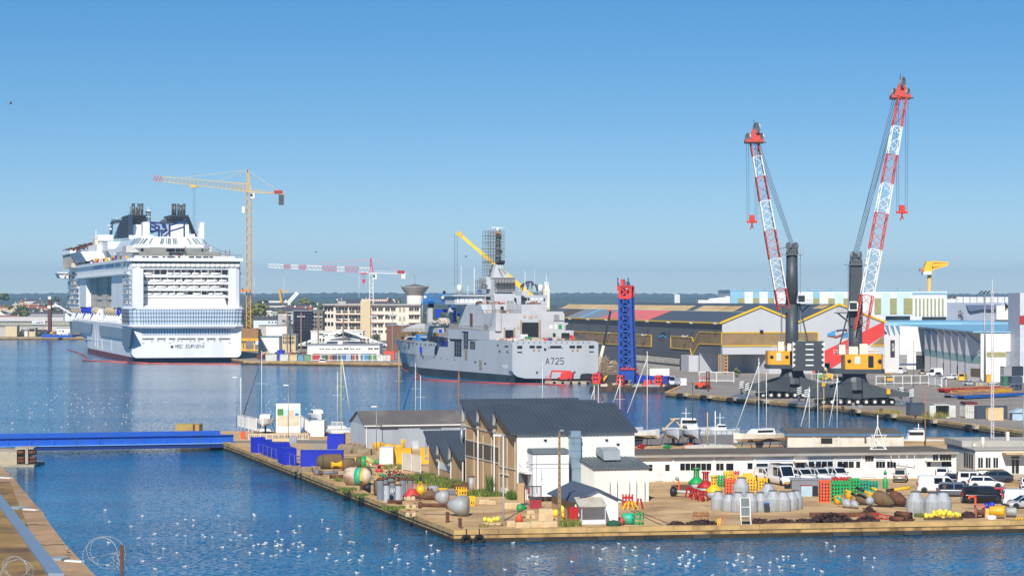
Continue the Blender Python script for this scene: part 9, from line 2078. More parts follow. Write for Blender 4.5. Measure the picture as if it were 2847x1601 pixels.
def navbuoy(p,col,label,s=1.):
 O('beacon_buoy',label,'buoy',p,[('float',tkg,lambda m:m.rev([(.3*s,0),(1.0*s,.35*s),(1.05*s,.9*s)],n=20)),('cone',col,lambda m:m.rev([(1.05*s,.9*s),(1.0*s,1.15*s),(.35*s,1.75*s),(.3*s,1.8*s)],n=20)),('tower',col,lambda m:[m.bar((.32*s*cos(a),.32*s*sin(a),1.7*s),(.28*s*cos(a),.28*s*sin(a),2.7*s),.12*s)for a in(.3,1.35,2.4,3.44,4.5,5.5)]+[m.rev([(.28*s,z),(.36*s,z),(.36*s,z+.14),(.28*s,z+.14)],n=16)for z in(2.05*s,2.35*s)]),('platform',col,lambda m:m.rev([(.1,2.7*s),(.5*s,2.7*s),(.5*s,2.85*s),(.1,2.86*s)],n=16))])
navbuoy(ZL(600,1012),bgreen,'green beacon buoy in the row of three beside the orange crates',1.);navbuoy(ZL(682,1050),redp,'red beacon buoy between the green and yellow ones',1.);navbuoy(ZL(757,1090),byel,'yellow beacon buoy, nearest of the three',1.)
lie('bell_buoy','black flared buoy with a long white stem lying on the yard',ZL(385,1060),rad(-32),.6,[('flare',black,[(.05,-.1),(.58,-.05),(.6,.2),(.25,.7)]),('stem',white,[(.2,.7),(.17,2.4),(.22,2.5),(.02,2.52)])])
for X,Y in((545,1070),(600,1090),(660,1105)):O('red_trestle','red trestle in the group beside the beacon buoys','trestle',ZL(X,Y),[('frame',redp,lambda m:[m.bar((x,y,0),(x*.35,y,1.15),.14)for x in(-.45,.45)for y in(-.4,.4)]+[m.bar((0,-.5,1.15),(0,.5,1.15),.2)])],rad(30),'red trestles by the beacon buoys')
O('scrap_rack','rack of red and yellow rods behind the white stem','rack',ZL(470,1030),[('rods',rustm,lambda m:[m.bar((-1.2,y*.3,.2+y*.12),(1.3,y*.3+.1,.3+y*.12),.12)for y in range(6)]),('post',orange,lambda m:m.bar((-.4,0,0),(-.4,0,1.6),.18)),('lamp',greyp,lambda m:m.sph((-.6,0,1.75),.26))])
gs1='crate stacks in the buoy yard'
for p,h,mt,lb in((ZL(898,1040),1.95,orange,'orange crate stack behind the grey tanks'),(ZL(885,965),1.9,byel,'yellow crate stack behind the orange one, left'),(ZL(990,985),1.6,byel,'yellow crate stack right of the orange one'),(ZL(1085,1015),1.9,byel,'yellow crate stack above the domed tank'),(ZL(1190,1000),1.5,byel,'yellow crate stack at the right of the yellow group'),(ZL(940,935),1.5,bred_,'faded red crate stack at the back of the yellow group'),(ZL(815,975),1.5,bgreen,'green crate stack behind the yellow beacon buoy'),(ZL(1060,960),1.6,byel,'yellow crate stack at the back beside the green beacon'),(ZM(155,1068),2.6,orange,'tall orange crate stack beside the tall green one'),(ZM(258,1066),2.5,bgreen,'tall green crate stack right of the orange one'),(ZM(352,985),1.6,bgreen,'green crate stack second from the orange one'),(ZM(452,980),1.9,bgreen,'green crate stack in the middle of the green row'),(ZM(545,978),1.6,mat('crate green teal',(20,140,110),.5),'teal green crate stack near the spindle buoys'),(ZM(640,960),1.3,mat('crate green teal',(0,0,0)),'low teal green crate stack at the end of the row'),(ZM(275,905),1.1,redp,'red crate stack behind the tall green one'),(ZM(370,900),1.1,redp,'red crate stack at the back beside the parked vans'),(ZM(150,925),1.1,bgreen,'low green crate stack behind the tall orange one')):crate(p,h,mt,lb,gs1,.6)
O('green_beacon','tall slim green lattice beacon before the white workshop','beacon',ZL(1005,880),[('legs',teal,lambda m:[m.bar((x,y,0),(x*.4,y*.4,1.7),.08)for x in(-.3,.3)for y in(-.3,.3)]),('lantern',teal,lambda m:m.rev([(.3,1.7),(.3,1.8),(.16,1.9),(.2,2.5),(.05,2.7)],n=12)),('cage',teal,lambda m:m.tube([(.4*cos(t*.5)-.0,0,2.6+1.1*sin(t*.5))for t in range(7)],.03,5)),('topmark',teal,lambda m:m.rev([(.05,3.6),(.22,3.8),(.05,4.0)],n=10))])
def tank(p,label,s=1.,n=14):O('plastic_tank',label,'tank',p,[('shell',tkg,lambda m:m.rev([(.78*s,0),(.82*s,.1),(.82*s,1.25*s),(.74*s,1.4*s),(.42*s,1.95*s),(.4*s,2.05*s)],n=n,sm=False)),('rib',tkg,lambda m:[(m.ext([(-.06*s,.0),(.06*s,.0),(.06*s,1.35*s),(-.06*s,1.35*s)],-.92*s,-.7*s,'Y'),m.nx())]),('rim',mat('tank rim',(92,94,98),.5),lambda m:m.rev([(.42*s,2.05*s),(.44*s,2.12*s),(.3*s,2.14*s),(.02,2.1*s)],n=12))],RN.u(-.5,.5),'grey plastic tanks in the buoy yard')
for p,lb,s in((ZL(795,1180),'grey tank at the left end of the tank cluster',1.),(ZL(890,1196),'grey tank second from the left of the cluster',.95),(ZL(1000,1090),'raised domed grey tank at the back of the cluster',1.25),(ZL(975,1200),'grey tank left of the ramp',1.05),(ZL(1080,1200),'grey tank just behind the ramp',1.05),(ZL(1172,1192),'grey tank left of the blue lidded bin',1.),(ZL(1285,1192),'grey tank right of the blue lidded bin',1.1),(ZL(1375,1192),'broad grey tank, third from the right of the cluster',1.05),(ZL(1448,1180),'grey tank second from the right of the cluster',1.),(ZL(1490,1172),'grey tank at the right end of the cluster',1.),(ZL(1240,1120),'grey tank in the back row of the cluster',1.1),(ZM(1070,1202),'large grey tank left of the yellow ball heap',1.25),(ZM(1240,1195),'grey tank partly hidden behind two others',1.15),(ZM(1348,1195),'large grey tank right of the pair by the yellow balls',1.2)):tank(p,lb,s)
O('wheelie_bin','dark wheeled bin with a bright blue lid','bin',ZL(1228,1202),[('body',mat('bin dark',(50,54,58),.5),lambda m:m.loft([[(-.22,-.25,0),(.22,-.25,0),(.22,.25,0),(-.22,.25,0)],[(-.29,-.32,.95),(.29,-.32,.95),(.29,.32,.95),(-.29,.32,.95)]])),('lid',mat('bin lid blue',(30,100,190),.4),lambda m:m.box(-.31,-.35,.95,.31,.35,1.05))])
O('gangway','white framed gangway ramp tipped up at the quay edge','gangway',ZL(1042,1318),[('frame',white,lambda m:[m.bar((x,0,0),(x,.9,2.8),.08)for x in(-.5,.5)]+[m.bar((-.5,.3*k,.93*k),(.5,.3*k,.93*k),.07)for k in range(4)]+[m.box(-.55,-.5,0,-.48,.1,.5),m.box(.48,-.5,0,.55,.1,.5)]),('tread',mat('tread grey green',(104,112,110),.7),lambda m:m.ext([(.3,.98),(.92,2.75),(.97,2.72),(.36,.95)],-.46,.46,'X'))])
def heap(p,L,W,H,label,n=60,mt=chain,seed=1,name='chain_heap',cat='chain heap'):
 r=RR(seed);m=M()
 for i in range(n):x,y=r.u(-1,1),r.u(-1,1);k=max(.12,(1-x*x)*(1-y*y*.6));blob(m,(x*L/2,y*W/2,H*k*r.u(.2,.8)),r.u(.12,.3),.7,r)
 for i in range(n):x=r.u(-1,1);m.bar((x*L/2,r.u(-W,W)/2,H*(1-x*x)*.8),(x*L/2+r.u(-.5,.5),r.u(-W,W)/2,H*(1-x*x)*r.u(.2,1.)),.06)
 g_=gnd(p);tag(m.b(name,mt,None,(g_[0],g_[1]+W*.4,QZ)),label,cat)
for i,(p,L,W,H,lb)in enumerate(((ZL(425,1325),1.7,.8,.55,'small heap of rusty chain at the quay edge, leftmost'),(ZL(645,1325),3.8,1.,.7,'heap of rusty chain below the timber pallets'),(ZL(1170,1305),1.8,1.2,.6,'heap of rusty chain right of the gangway'),(ZL(1370,1308),3.4,1.2,.6,'heap of rusty chain with coloured rope scraps'),(ZL(1560,1300),1.6,1.,.55,'low heap of rusty chain before the big one'),(ZM(235,1285),5.2,2.6,1.2,'biggest heap of rusty chain on the quay edge'),(ZM(590,1278),2.6,1.2,.8,'heap of rusty chain left of the red lattice boom'),(ZM(610,1198),1.2,.9,1.1,'rusty chain piled under the pale ball buoy'),(ZM(1610,1230),1.7,.9,.8,'dark net and chain heap left of the red machine'))):heap(p,L,W,H,lb,int(30+L*24),seed=i)
O('pallet_stack','stack of timber pallets on the chain heap','pallets',ZL(645,1290),[('boards',timber,lambda m:[m.box(-.9+.03*k,-.5,.5+k*.16,.9-.05*k,.6,.6+k*.16)for k in range(4)]),('bearer',timber,lambda m:[(m.box(x,-.5,.3,x+.12,.6,.5),m.nx())for x in(-.8,0,.7)])])
O('trestle_pair','red and yellow trestle beside the pallet stack','trestle',ZL(828,1328),[('red_frame',mat('faded red',(0,0,0)),lambda m:[m.bar((x,0,0),(x*.8,0,1.),.1)for x in(-.05,.42)]+[m.bar((-.05,0,1),(.35,0,1),.1)]),('yellow_frame',byel,lambda m:[m.bar((x,.2,0),(x+.1,.2,.85),.13)for x in(-.45,-.25)])]);O('steel_plate_bin','low rusty skip behind the biggest chain heap','skip',ZL(1660,1245),[('body',rustm,lambda m:m.box(-.6,0,0,7,.15,.5))])
O('grey_skip','long grey covered skip in front of the small white vans','skip',ZL(1620,1000),[('body',mat('skip grey',(122,126,134),.6,var=.1),lambda m:m.box(-2.3,0,0,2.6,2,1.2)),('cover',mat('skip cover',(140,144,152),.6),lambda m:m.box(-2.4,-.1,1.2,2.7,2.1,1.3))]);O('pale_blue_box','pale blue tarpaulined box left of the orange crates','box',ZL(1600,1060),[('body',mat('hut pale blue',(0,0,0)),lambda m:m.box(-.85,0,0,.5,1,1.25)),('dark_side',black,lambda m:m.box(.52,0,0,1.2,1,1.2)),('red_rim',redp,lambda m:m.box(-.87,-.02,1.25,.52,1,1.3))]);O('dark_drum','dark drum with a yellow band left of the long skip','drum',ZL(1412,990),[('shell',black,lambda m:m.rev([(.36,0),(.36,.8),(.02,.82)],n=14)),('band',yellow,lambda m:m.rev([(.37,.62),(.37,.76)],n=14,caps=False))])
O('green_light_buoy','slim green light buoy with a conical cap beside the teal crates','buoy',ZM(765,930),[('body',bgreen,lambda m:m.rev([(.3,0),(.33,.1),(.33,1.0),(.2,1.25),(.16,1.3)],n=16)),('white_band',white,lambda m:m.rev([(.16,1.3),(.14,1.75)],n=12)),('cap',bgreen,lambda m:m.rev([(.26,1.75),(.02,2.4)],n=14))]);O('green_light_buoy','small teal light buoy behind the slim green one','buoy',ZM(806,828),[('body',teal,lambda m:m.rev([(.22,0),(.22,.8),(.12,1.),(.12,1.4),(.03,1.5)],n=14))])
def spindle(p,L,r_,rz,nose,pole,label,lift=None,pl=2.2,up=.35):
 t=lie('spindle_buoy',label,p,rz,r_,[('body',nose,[(.05,-L*.42),(r_*.5,-L*.3),(r_,L*.02),(r_*.92,L*.3),(r_*.3,L*.38)]),('pole',pole[0],[(.16,L*.38),(.15,L*.38+pl*.5)]),('pole_tip',pole[1],[(.17,L*.38+pl*.5),(.16,L*.38+pl),(.02,L*.38+pl)])],tilt=pi/2-up,lift=lift or r_);return t
spindle(ZM(745,1120),3.4,.85,rad(150),bbrn,(yellow,black),'big brown spindle buoy with black and yellow pole, middle of three',.9);spindle(ZM(895,1115),3.2,.8,rad(150),rustm,(black,yellow),'rust brown spindle buoy, right of three',.85);spindle(ZM(545,1100),2.4,.62,rad(135),bbrn,(black,yellow),'brown spindle buoy with black and yellow pole, left of three',.65,1.8);spindle(ZM(385,1130),1.6,.5,rad(125),tkg,(teal,teal),'pale spindle buoy with a teal stem',.5,1.2);spindle(ZM(462,1135),1.4,.45,rad(120),tkg,(redp,byel),'pale spindle buoy with a red collar',.45,.9)
for X,Y,lb in((285,1092,'yellow disc buoy lying left of the teal stemmed one'),(395,1040,'yellow disc buoy behind the teal stemmed one')):lie('disc_buoy',lb,ZM(X,Y),rad(20),.52,[('disc',byel,[(.1,-.35),(.5,-.3),(.54,0),(.5,.3),(.1,.35)])])
O('ball_buoy','pale ball buoy with a yellow stem on the chain pile','buoy',ZM(610,1190),[('ball',tkg,lambda m:m.sph((0,0,1.45),.48,14,10)),('stem',byel,lambda m:(m.bar((0,0,1.9),(0,0,2.6),.06),m.sph((0,0,1.98),.12,8,6)))]);lie('pole_buoy','yellow and black pole lying behind the rust brown spindle buoy',ZM(930,1010),rad(8),.2,[('pole',byel,[(.2,-1.),(.2,1.)]),('tip',black,[(.22,-1.9),(.22,-1.)])],lift=.9,tilt=1.45)
O('tree_stump','weathered brown driftwood trunk standing among the cars','trunk',ZM(1362,1015),[('wood',mat('driftwood',(104,78,56),.9,var=.3,vs=3,bump=.05),lambda m:m.rev([(.3,0),(.2,.5),(.24,1.0),(.34,1.3),(.1,1.45)],n=9,sm=False))]);O('rusty_pipes','bundle of rusty pipes and tray at the quay edge','pipes',ZM(920,1262),[('pipe',rustm,lambda m:[(m.rev([(.2,-1.),(.24,-1.),(.24,1.),(.2,1.)],(x,0,.28+z_),12,'Y',caps=False),m.nx())for x,z_ in((-.5,0),(.05,.0),(.6,.1),(.3,.42),(.55,.5))]),('tray',rustm,lambda m:m.loft([[(-.5,-1.3,.02),(.5,-1.3,.02),(.5,-.9,.02),(-.5,-.9,.02)],[(-.8,-1.4,.3),(.8,-1.4,.3),(.8,-.8,.3),(-.8,-.8,.3)]]))],rad(40))
O('red_lattice_boom','red lattice boom lying left of the rusty pipes','boom',ZM(745,1245),[('frame',redp,lambda m:lattice(m,Vector((-1.2,0,.4)),Vector((1.,0,.25)),Vector((0,1,0)),Vector((0,0,1)),.5,.35,.5,.35,5,.07,.05))],rad(-25))
bm=O('float_ball','yellow float ball in the big heap at the quay edge','float',ZM(1350,1235),[('ball',lemon,lambda m:m.sph((0,0,.2),.21,10,7))],0,'float balls in the big heap');pr_=protos(bm);r=RR(12);b0=Vector(bm.location)
for i in range(44):x=r.u(-1.9,1.9);k=1-abs(x)/2.1;dup(pr_,(b0.x+x,b0.y+r.u(-.2,.9),QZ+r.u(0,.9)*k),r.random()*3,scale=r.u(.8,1.25))
O('timber_edge','dark timber baulk holding back the yellow ball heap','timber',ZM(1350,1250),[('baulk',mat('dark timber',(86,70,52),.9),lambda m:m.box(-2.1,-.1,0,2.1,.12,.2))]);O('orange_davit','orange bent davit post right of the yellow balls','davit',ZM(1672,1145),[('post',orange,lambda m:(m.bar((0,0,0),(0,0,1.5),.2),m.bar((.1,0,1.5),(-.7,0,1.5),.2),m.bar((-.7,0,1.55),(-.7,0,1.2),.16)))]);O('winch_unit','faded red winch machine right of the yellow balls','machine',ZM(1720,1228),[('frame',mat('faded red',(0,0,0)),lambda m:[m.bar((x,y,0),(x,y,1.3),.1)for x in(-.5,.5)for y in(-.3,.3)]+[m.box(-.55,-.35,1.2,.55,.35,1.4)]),('drum',rustm,lambda m:m.rev([(.5,-.4),(.5,-.3),(.3,-.25),(.3,.25),(.5,.3),(.5,.4)],(0,0,.6),14,'X'))])
lie('yellow_tank','yellow cylinder tank on a yellow frame',ZM(1890,1235),rad(-15),.55,[('shell',yellow,[(.1,-.85),(.5,-.8),(.55,-.6),(.55,.6),(.5,.8),(.1,.85)])],'tank',lift=.8);lie('grey_tank','grey horizontal tank with a steel strap, right of the yellow one',ZM(2035,1222),rad(-10),.48,[('shell',tkg,[(.1,-.6),(.44,-.55),(.48,-.4),(.48,.4),(.44,.55),(.1,.6)])],'tank',lift=.6)
O('bulk_bag','white bulk bag in front of the yellow tank','bag',ZM(1835,1250),[('bag',mat('bag white',(222,220,214),.8,bump=.05,bs=4),lambda m:m.rev([(.5,0),(.55,.25),(.5,.5),(.2,.55)],n=10,sm=False))]);O('blue_drum','pair of blue drums behind the white bag','drum',ZM(1810,1160),[('drum',bluep,lambda m:(m.rev([(.28,0),(.28,.7),(.02,.72)],(-.25,0,.2),12),m.nx(),m.rev([(.28,0),(.28,.8),(.02,.82)],(.35,0,.2),12)))]);O('yellow_cradle','small yellow cradle near the right end of the quay','cradle',ZM(2105,1258),[('frame',yellow,lambda m:[m.box(x,-.2,0,x+.15,.2,.3)for x in(-.35,-.05,.25)]+[m.box(-.35,-.2,.3,.4,.2,.36)])]);O('yellow_locker','pale yellow locker left of the white bag','locker',ZM(1775,1222),[('body',mat('locker yellow',(222,196,110),.5),lambda m:m.box(-.35,-.2,0,.45,.3,.95))])
gf='long black fenders on the island quay wall'
for a,b_ in((ZK(970,1425),ZK(1140,1425)),(ZK(1660,1418),ZK(1825,1418)),(ZK(2110,1412),ZK(2275,1412)),(ZL(135,1412),ZL(290,1412)),(ZL(565,1405),ZL(718,1403)),(ZM(232,1372),ZM(402,1372)),(ZM(530,1362),ZM(692,1362)),(ZM(948,1350),ZM(1122,1350))):
 e0,e1=on_edge(a,[A2,A3]),on_edge(b_,[A2,A3])
 if e0 and e1:m=M();m.bar((e0[0],e0[1]-.3,.25),(e1[0],e1[1]-.3,.25),.34,.42);tag(m.b('rubber_fender',mat('fender grey black',(62,60,58),.7)),'long black rubber fender low on the island quay wall','fender',gf)
for p,lb in((ZJ(1770,1195),'truck tyre fender hanging at the quay corner'),(ZJ(1912,1190),'truck tyre fender right of the corner one')):
 e0=on_edge(p,[A2,A3]);m=M();m.rev([(.28,-.16),(.5,-.16),(.55,0),(.5,.16),(.28,.16),(.28,-.16)],(0,0,0),16,'Y',sm=False,caps=False);m.bar((0,-.05,.5),(0,.1,1.1),.1);tag(m.b('tyre_fender',rubber,None,(e0[0],e0[1]-.25,.35),e0[2]),lb,'tyre')
def vh(p,deg,label,paint,van=0,**kw):
 k=van_kw()if van else{};k.update(kw);return veh(p,rad(deg),'parked_van' if van else 'parked_car',label,paint,'vehicles parked on the island',cat='van' if van else 'car',**k)
vh(ZL(1365,955),-72,'tall white van with a roof rack facing out from the white workshop',PW,1,gl=((.02,.3),(.34,.6)),H=2.5,L=5.4,rack=2)
for X,Y,lb in((1230,925,'small white van left of the tall white van'),(1545,935,'small white van first right of the tall white van'),(1695,930,'small white van second right of the tall white van')):vh(ZL(X,Y),-68,lb,PW,1,L=4.2,W=1.75,H=1.8,gl=((.02,.3),(.36,.62)))
for X,Y,lb in((95,862,'small white van third right of the tall white van'),(275,858,'small white van beside the low green crates, last of the row')):vh(ZM(X,Y),-68,lb,PW,1,L=4.2,W=1.75,H=1.8,gl=((.02,.3),(.36,.62)))
vh(ZM(920,862),78,'beige off road car showing its rear, parked before the white workshop',PB,H=1.75,L=4.4,rack=1,rear=.25);vh(ZM(1345,832),75,'white hatchback parked beside the white workshop end',PW,L=4.0);vh(ZM(1858,868),178,'dark slate estate car parked before the white office',PN,L=4.8,rear=.7,rack=1)
vh(ZM(1305,972),-4,'long white van with a dark side window, side on',PW,1,L=5.3,H=2.05,gl=((.03,.3),(.36,.58)));vh(ZM(1480,1012),-8,'grey people carrier between the long white and the black van',PG,L=4.7,H=1.7,hood=.9,rear=.3);vh(ZM(1755,1078),-4,'black van with dark windows, side on, nearest of the car park',PK,1,L=5.0,H=1.98,gl=((.03,.26),(.29,.58),(.61,.92)))
vh(ZM(1965,1052),-10,'red car behind the black van',PR,L=4.2);vh(ZM(1660,905),-6,'white van behind the grey people carrier',PW,1,L=4.4,H=1.85,gl=((.03,.3),(.36,.58),(.62,.9)),rack=1);vh(ZM(1780,925),-6,'white car with a roof rack behind the black van',PW,L=4.4,rack=1);vh(ZM(1510,900),-6,'slate car half hidden behind the long white van',PN,L=4.2);vh(ZM(2150,1100),-4,'white van at the right edge of the car park',PW,1,L=4.6,H=1.85,gl=((.03,.3),));vh(ZM(2170,1132),-172,'silver blue car at the right edge, nearest the quay',PS,L=4.2);vh(ZM(2195,935),80,'white car at the right edge before the office steps',PW,L=4.2)
aluw=mat('mast pale',(206,206,200),.4);ybuf=mat('mast buff',(196,166,104),.6);wood=mat('mast wood',(176,106,50),.6);ylg=mat('mast lime',(206,206,90),.5);sailb=mat('sail cover blue',(24,60,160),.7)
def yacht(top,Ym,label,mt=aluw,L=9.,hullm=white,stay=None,furl=None,boom=None,z0=0.,r_=.085,rz=.3,afloat=True):
 a=at(top,Ym);t=thing('sailing_yacht',label,'yacht',(a[0],Ym,z0),0,None);H=a[2]-z0
 m=M();rg=[[(f*L,-w*1.3,1.0+s),(f*L,-w*.9,.1),(f*L,0,-.4),(f*L,w*.9,.1),(f*L,w*1.3,1.0+s)]for f,w,s in((-.5,.7,0),(-.2,1,0),(.15,.95,.05),(.38,.5,.15),(.5,.03,.25))];m.loft(rg,sm=False);m.T=None;h_=m.b('hull',hullm,t);h_.rotation_euler[2]=rz
 m=M();m.ext([(-L*.22,.95),(L*.2,.95),(L*.14,1.5),(-L*.2,1.55)],-.75,.75,'Y');c_=m.b('cabin',white,t);c_.rotation_euler[2]=rz
 m=M();m.cyl((0,0,.9),(0,0,H),r_,r_*.75,8);m.bar((-.9,0,H*.62),(.9,0,H*.62),.05);m.b('mast',mt,t)
 m=M();
 for x,y in((-1.2,0),(1.2,0),(L*.45*cos(rz),L*.45*sin(rz)),(-L*.45*cos(rz),-L*.45*sin(rz))):m.bar((x,y,1.),(0,0,H*.97),.02);m.nx()
 m.y('stay',steel,t)
 if furl:d=at(furl,Ym);m=M();m.cyl((d[0]-a[0],0,d[2]-z0),(.15,0,H*.95),.1,.06,6);m.b('furled_sail',white if stay is None else stay,t)
 if boom:m=M();m.cyl((0,0,2.),(boom,-.3,1.7),.2,.14,8);m.b('sail_cover',sailb,t)
 return t
for a in((ZI(462,90),430.,'yacht with a tall pale mast and dark furled sail beside the billboard',aluw,9.,white,mat('furl navy',(60,70,100),.7),ZI(280,735)),(ZI(1225,300),440.,'yacht with a short white mast left of the lime one',),(ZI(1262,128),425.,'teal hulled yacht with a lime yellow mast',ylg,9.,teal,None,ZI(1350,700)),(ZI(1845,88),450.,'yacht with a buff mast, seen before the naval ship bow',ybuf),(ZI(2012,212),450.,'yacht with a pale mast and blue striped halyard',aluw,9.,white,sailb,ZI(1890,680)),(ZI(2062,338),445.,'yacht with a short pale mast right of the striped halyard',),(ZI(2448,298),440.,'yacht with a varnished wooden mast behind the grey shed',wood),(ZE(30,920),460.,'yacht with a white mast above the sawtooth ridge',),(ZE(550,1158),450.,'yacht with a short mast, left of a pair by the barge',aluw,8.,white,None,ZE(512,1315)),(ZE(592,1150),445.,'yacht with a short mast, right of a pair by the barge',),(ZE(810,1088),440.,'yacht with a mast just right of the blue tower',aluw,9.,white,None,ZE(742,1340)),(ZE(1085,820),415.,'yacht with a blue sail cover and the tallest left mast',aluw,10.,white,None,ZE(885,1440),4.2),(ZL(565,38),425.,'dark masted yacht behind the two hulls on stands',MATS['mast grey'],8.),(ZG(173,912),400.,'big white yacht on the yard with a tall thick mast',aluw,9.,white,None,ZL(945,490),-4.),(ZG(234,1030),405.,'yacht with a slim mast right of the big yard yacht',),(ZL(1610,80),430.,'yacht with a short mast left of four above the concrete store',aluw,9.,white,None,ZL(1535,435)),(ZG(648,1040),425.,'yacht with a white mast before the right crane wheels',),(ZL(1740,88),428.,'yacht with a buff mast above the concrete store',ybuf),(ZG(804,1048),420.,'yacht with the right hand mast above the concrete store',aluw,9.,white,None,ZL(1785,430))):yacht(*a)
def ashore(p,L,hullm,bottom,label,rz,mast=None,cab=True):
 t=thing('boat_ashore',label,'boat',gnd(p)+(QZ,),rz,'boats standing ashore');m=M();k=1.1
 m.loft([[(f*L,-w*1.5,k+1.3+s),(f*L,-w*1.3,k+.7),(f*L,0,k+.1),(f*L,w*1.3,k+.7),(f*L,w*1.5,k+1.3+s)]for f,w,s in((-.5,.7,0),(-.2,1,0),(.15,.95,.1),(.38,.5,.25),(.5,.03,.4))],sm=False);m.b('hull',hullm,t);m=M();m.loft([[(f*L,-w*1.27,k+.68),(f*L,0,k+.05),(f*L,w*1.27,k+.68)]for f,w in((-.45,.6),(-.1,.98),(.2,.8),(.42,.1))],close=False,caps=False);m.ext([(-.8,k),(.8,k),(.5,.1),(-.4,.1)],-.1,.1,'Y');m.b('keel',bottom,t)
 m=M()
 for x in(-L*.3,L*.25):
  for s in(-1,1):m.bar((x,s*1.5,0),(x,s*.9,k+.6),.1);m.nx()
 m.y('stand',rustm,t)
 if cab:m=M();m.ext([(-L*.25,k+1.3),(L*.2,k+1.4),(L*.1,k+2.1),(-L*.22,k+2.2)],-.9,.9,'Y');c_=m.b('cabin',white,t);m=M();m.box(-L*.2,-.93,k+1.6,L*.1,.93,k+1.95);m.b('cabin_window',glass,c_)
 return t
mr=mat('antifoul maroon',(92,36,42),.7);nv=mat('antifoul dark',(40,48,56),.7);hg_=mat('hull pale grey blue',(176,184,196),.4)
ashore(ZL(392,605),7.5,hg_,mr,'pale grey hull with maroon keel standing on the yard',rad(-80),cab=False);ashore(ZL(550,600),7.,hg_,nv,'pale grey hull with dark keel beside the maroon keeled one',rad(-75));ashore(ZL(80,612),7.,white,nv,'white hull stored behind the white workshop corner',rad(10),cab=False);ashore(ZL(1165,640),10.,mat('hull cream white',(220,214,200),.4),nv,'big cream white motor sailer ashore with windows and a round dish',rad(-150));ashore(ZI(500,915),7.5,white,nv,'white motor cruiser ashore between slatted fence and billboard',rad(-90));ashore(ZI(1020,860),8.5,white,greyp,'white cabin cruiser ashore behind the ribbed container',rad(-75))
O('timber_cradle','timber cradle frame lying over the pale grey hull','frame',ZL(392,600),[('beams',mat('timber buff',(196,168,124),.8),lambda m:[m.bar((-1.6,x*.4,2.4),(.2,x*.4,4.2),.2)for x in(-1,0,1)]+[m.bar((.2,0,4.2),(1.7,.2,2.4),.2),m.bar((-.5,-.4,4.2),(1,-.4,4.3),.22)])]);O('trimaran','white trimaran with a buff mast lying behind the workshop roof','yacht',ZL(745,668),[('hull',white,(lambda m:[(m.loft([[(-4.2,y-.3,.9),(-4.2,y+.3,.9),(-4,y,.3)],[(0,y-.5,1.2),(0,y+.5,1.2),(0,y,.3)],[(3.4,y-.1,1.),(3.4,y+.1,1.),(3.3,y,.5)]]),m.nx())for y in(-2.4,0,2.4)])),('beam',white,lambda m:[(m.bar((x,-2.4,1.1),(x,2.4,1.1),.2),m.nx())for x in(-1.4,1.)]),('mast',ybuf,lambda m:m.cyl((-.8,0,1),(-.8,0,6.2),.09,n=8)),('white_mast',white,lambda m:m.cyl((.4,0,1),(.4,0,6.4),.08,n=8))])
boat(ZL(560,512),11.,3.2,1.3,0.,white,'white fishing boat moored behind the two hulls on stands',mast=5.);boat(ZL(840,512),6.,2.4,1.,0.,white,'small white boat with a reel moored in the marina',mast=4.);boat(ZM(1040,520),10.,3.,1.3,pi,white,'white motor boat moored behind the concrete store',mast=4.)
for a,b_,lb in((ZL(150,520),ZL(1400,515),'long steel crash barrier along the marina road'),):fence(a,b_,.9,26,'crash_barrier',lb,steel,w=.12)
for p,mt,lb in((ZL(115,660),redp,'tangle of red frames on the yard behind the workshop roof'),(ZL(345,665),bgreen,'tangle of green frames on the yard behind the workshop roof'),(ZL(550,655),orange,'tangle of orange frames on the yard behind the workshop roof')):heap(p,3.,1.6,1.4,lb,26,mt,5,'frame_tangle','frames')
def person(loc,label,cloth,helm,rz=0.):
 t=thing('person',label,'person',loc,rz);m=M();el=lambda z,rx,ry,x=0:[(x+rx*cos(k*pi/4),ry*sin(k*pi/4),z)for k in range(8)]
 m.loft([el(.85,.17,.12),el(1.05,.16,.11),el(1.35,.22,.13),el(1.46,.15,.1),el(1.52,.06,.06),el(1.6,.09,.1),el(1.7,.1,.11),el(1.78,.05,.06)],sm=True)
 for s in(-1,1):m.loft([el(.0,.06,.12,s*.1),el(.08,.05,.07,s*.1),el(.45,.07,.08,s*.1),el(.9,.1,.11,s*.09)],sm=True);m.loft([el(1.42,.06,.06,s*.21),el(1.12,.05,.05,s*.27),el(.88,.035,.04,s*.25)],sm=True)
 m.b('body',cloth,t);m=M();m.rev([(.13,1.68),(.12,1.76),(.05,1.83),(.01,1.84)],n=10);m.b('helmet',helm,t)
for X,lb in((1370,'person in blue overalls and pale helmet standing on the naval ship bridge roof'),(1412,'person in blue overalls bending by the first one on the bridge roof')):x,z=BR.g(ZU(X,312),y3+1);w_=BR.w(x,y3+1);person((w_[0],w_[1],z),lb,mat('overall blue',(30,70,170),.8),white)
gw=mat('gull white',(230,230,228),.7,var=.02);gg=mat('gull grey',(150,154,160),.7);gb_=mat('gull yellow bill',(200,150,60),.6)
def gullm(m,s=1.,flap=False):
 m.rev([(.02,-.24),(.07,-.16),(.1,0),(.085,.12),(.05,.2),(.02,.22)],(0,0,.09),8,'X');m.sph((.2,0,.2),.055,8,6);m.cur=2;m.bar((.24,0,.2),(.32,0,.19),.025);m.cur=1
 if flap:[m.loft([[(-.08,s_*.05,.14),(.1,s_*.05,.14)],[(-.1,s_*.35,.24),(.06,s_*.35,.24)],[(-.16,s_*.7,.2),(-.1,s_*.7,.2)]],close=False,caps=False)for s_ in(-1,1)]
 else:[m.loft([[(.1,s_*.07,.16),(.02,s_*.1,.08)],[(-.12,s_*.07,.17),(-.1,s_*.1,.1)],[(-.3,s_*.01,.15),(-.26,s_*.03,.13)]],close=False,caps=False)for s_ in(-1,1)]
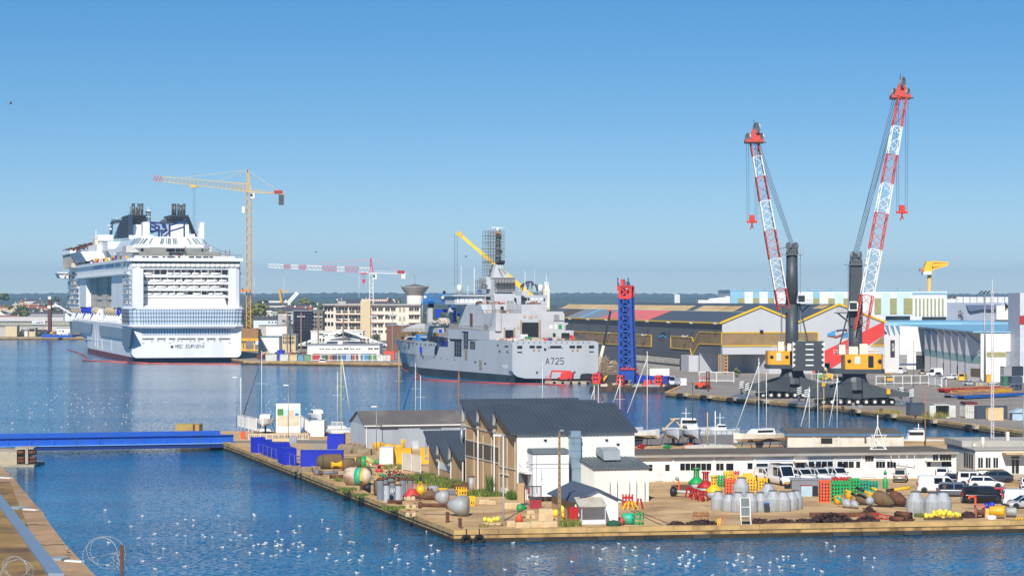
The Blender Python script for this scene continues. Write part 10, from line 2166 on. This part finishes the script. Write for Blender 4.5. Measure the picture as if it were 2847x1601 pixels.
m=M();gullm(m);g0=m.b('gull',[gw,gg,gb_]);r=RR(51);first=True
for label,grp,(x0,x1,y0,y1),n,ok in(('white gull floating on the lock channel before the island quay','gulls on the lock channel',(200,1250,1400,1600),92,lambda u,v:u>200+(v-1400)*.55 and v>1395+max(0,(u-500)*.12)),('white gull floating on the water below the front quay wall','gulls below the front quay',(1180,2560,1508,1600),74,lambda u,v:True),('white gull floating on the basin beyond the blue bridge','gulls on the far basin',(0,480,1050,1198),96,lambda u,v:v>1060+abs(u-200)*.2),('white gull floating on the basin behind the billboard','gulls behind the billboard',(480,1000,1085,1160),18,lambda u,v:True)):
 k=0
 while k<n:
  u,v=r.u(x0,x1),r.u(y0,y1)
  if not ok(u,v):continue
  q_=r.random()
  if q_<.6:u=u*.4+.6*(x0+(x1-x0)*(.3 if q_<.2 else(.62 if q_<.42 else .85)));v=v*.6+.4*(y0+(y1-y0)*(.35 if q_<.3 else .75))
  if not ok(u,v):continue
  o=g0 if first else g0.copy();first or COL.objects.link(o);first=False;x,y=gnd((u,v),0);o.location=(x,y,-.02);o.rotation_euler=(0,0,r.choice((0,pi))+r.u(-.8,.8));s_=r.u(.62,.85);o.scale=(s_,s_,s_);tag(o,label,'gull',grp);k+=1
m=M();gullm(m);m.cur=2;m.bar((0,-.03,-.12),(0,-.03,.05),.015);m.bar((0,.03,-.12),(0,.03,.05),.015);x,y=gnd(ZN(597,1240));o=m.b('gull',[mat('gull speckled',(170,150,126),.8,var=.3,vs=20),gg,gb_],None,(x,y,QZ+.12*1.7),-1.2);o.scale=(1.7,)*3;tag(o,'speckled brown young gull standing on the near quay edge','gull')
for p,Yd,s_,lb in(((28,290),150.,.6,'dark bird flying high at the left of the sky'),(ZD(675,300),420.,1.2,'small bird flying left of the scaffolded mast'),(ZC(735,92),500.,1.2,'small bird flying above the red and white crane')):m=M();gullm(m,1,True);o=m.b('flying_bird',[gg,gg,gb_],None,at(p,Yd),.6);o.scale=(s_,)*3;tag(o,lb,'bird')
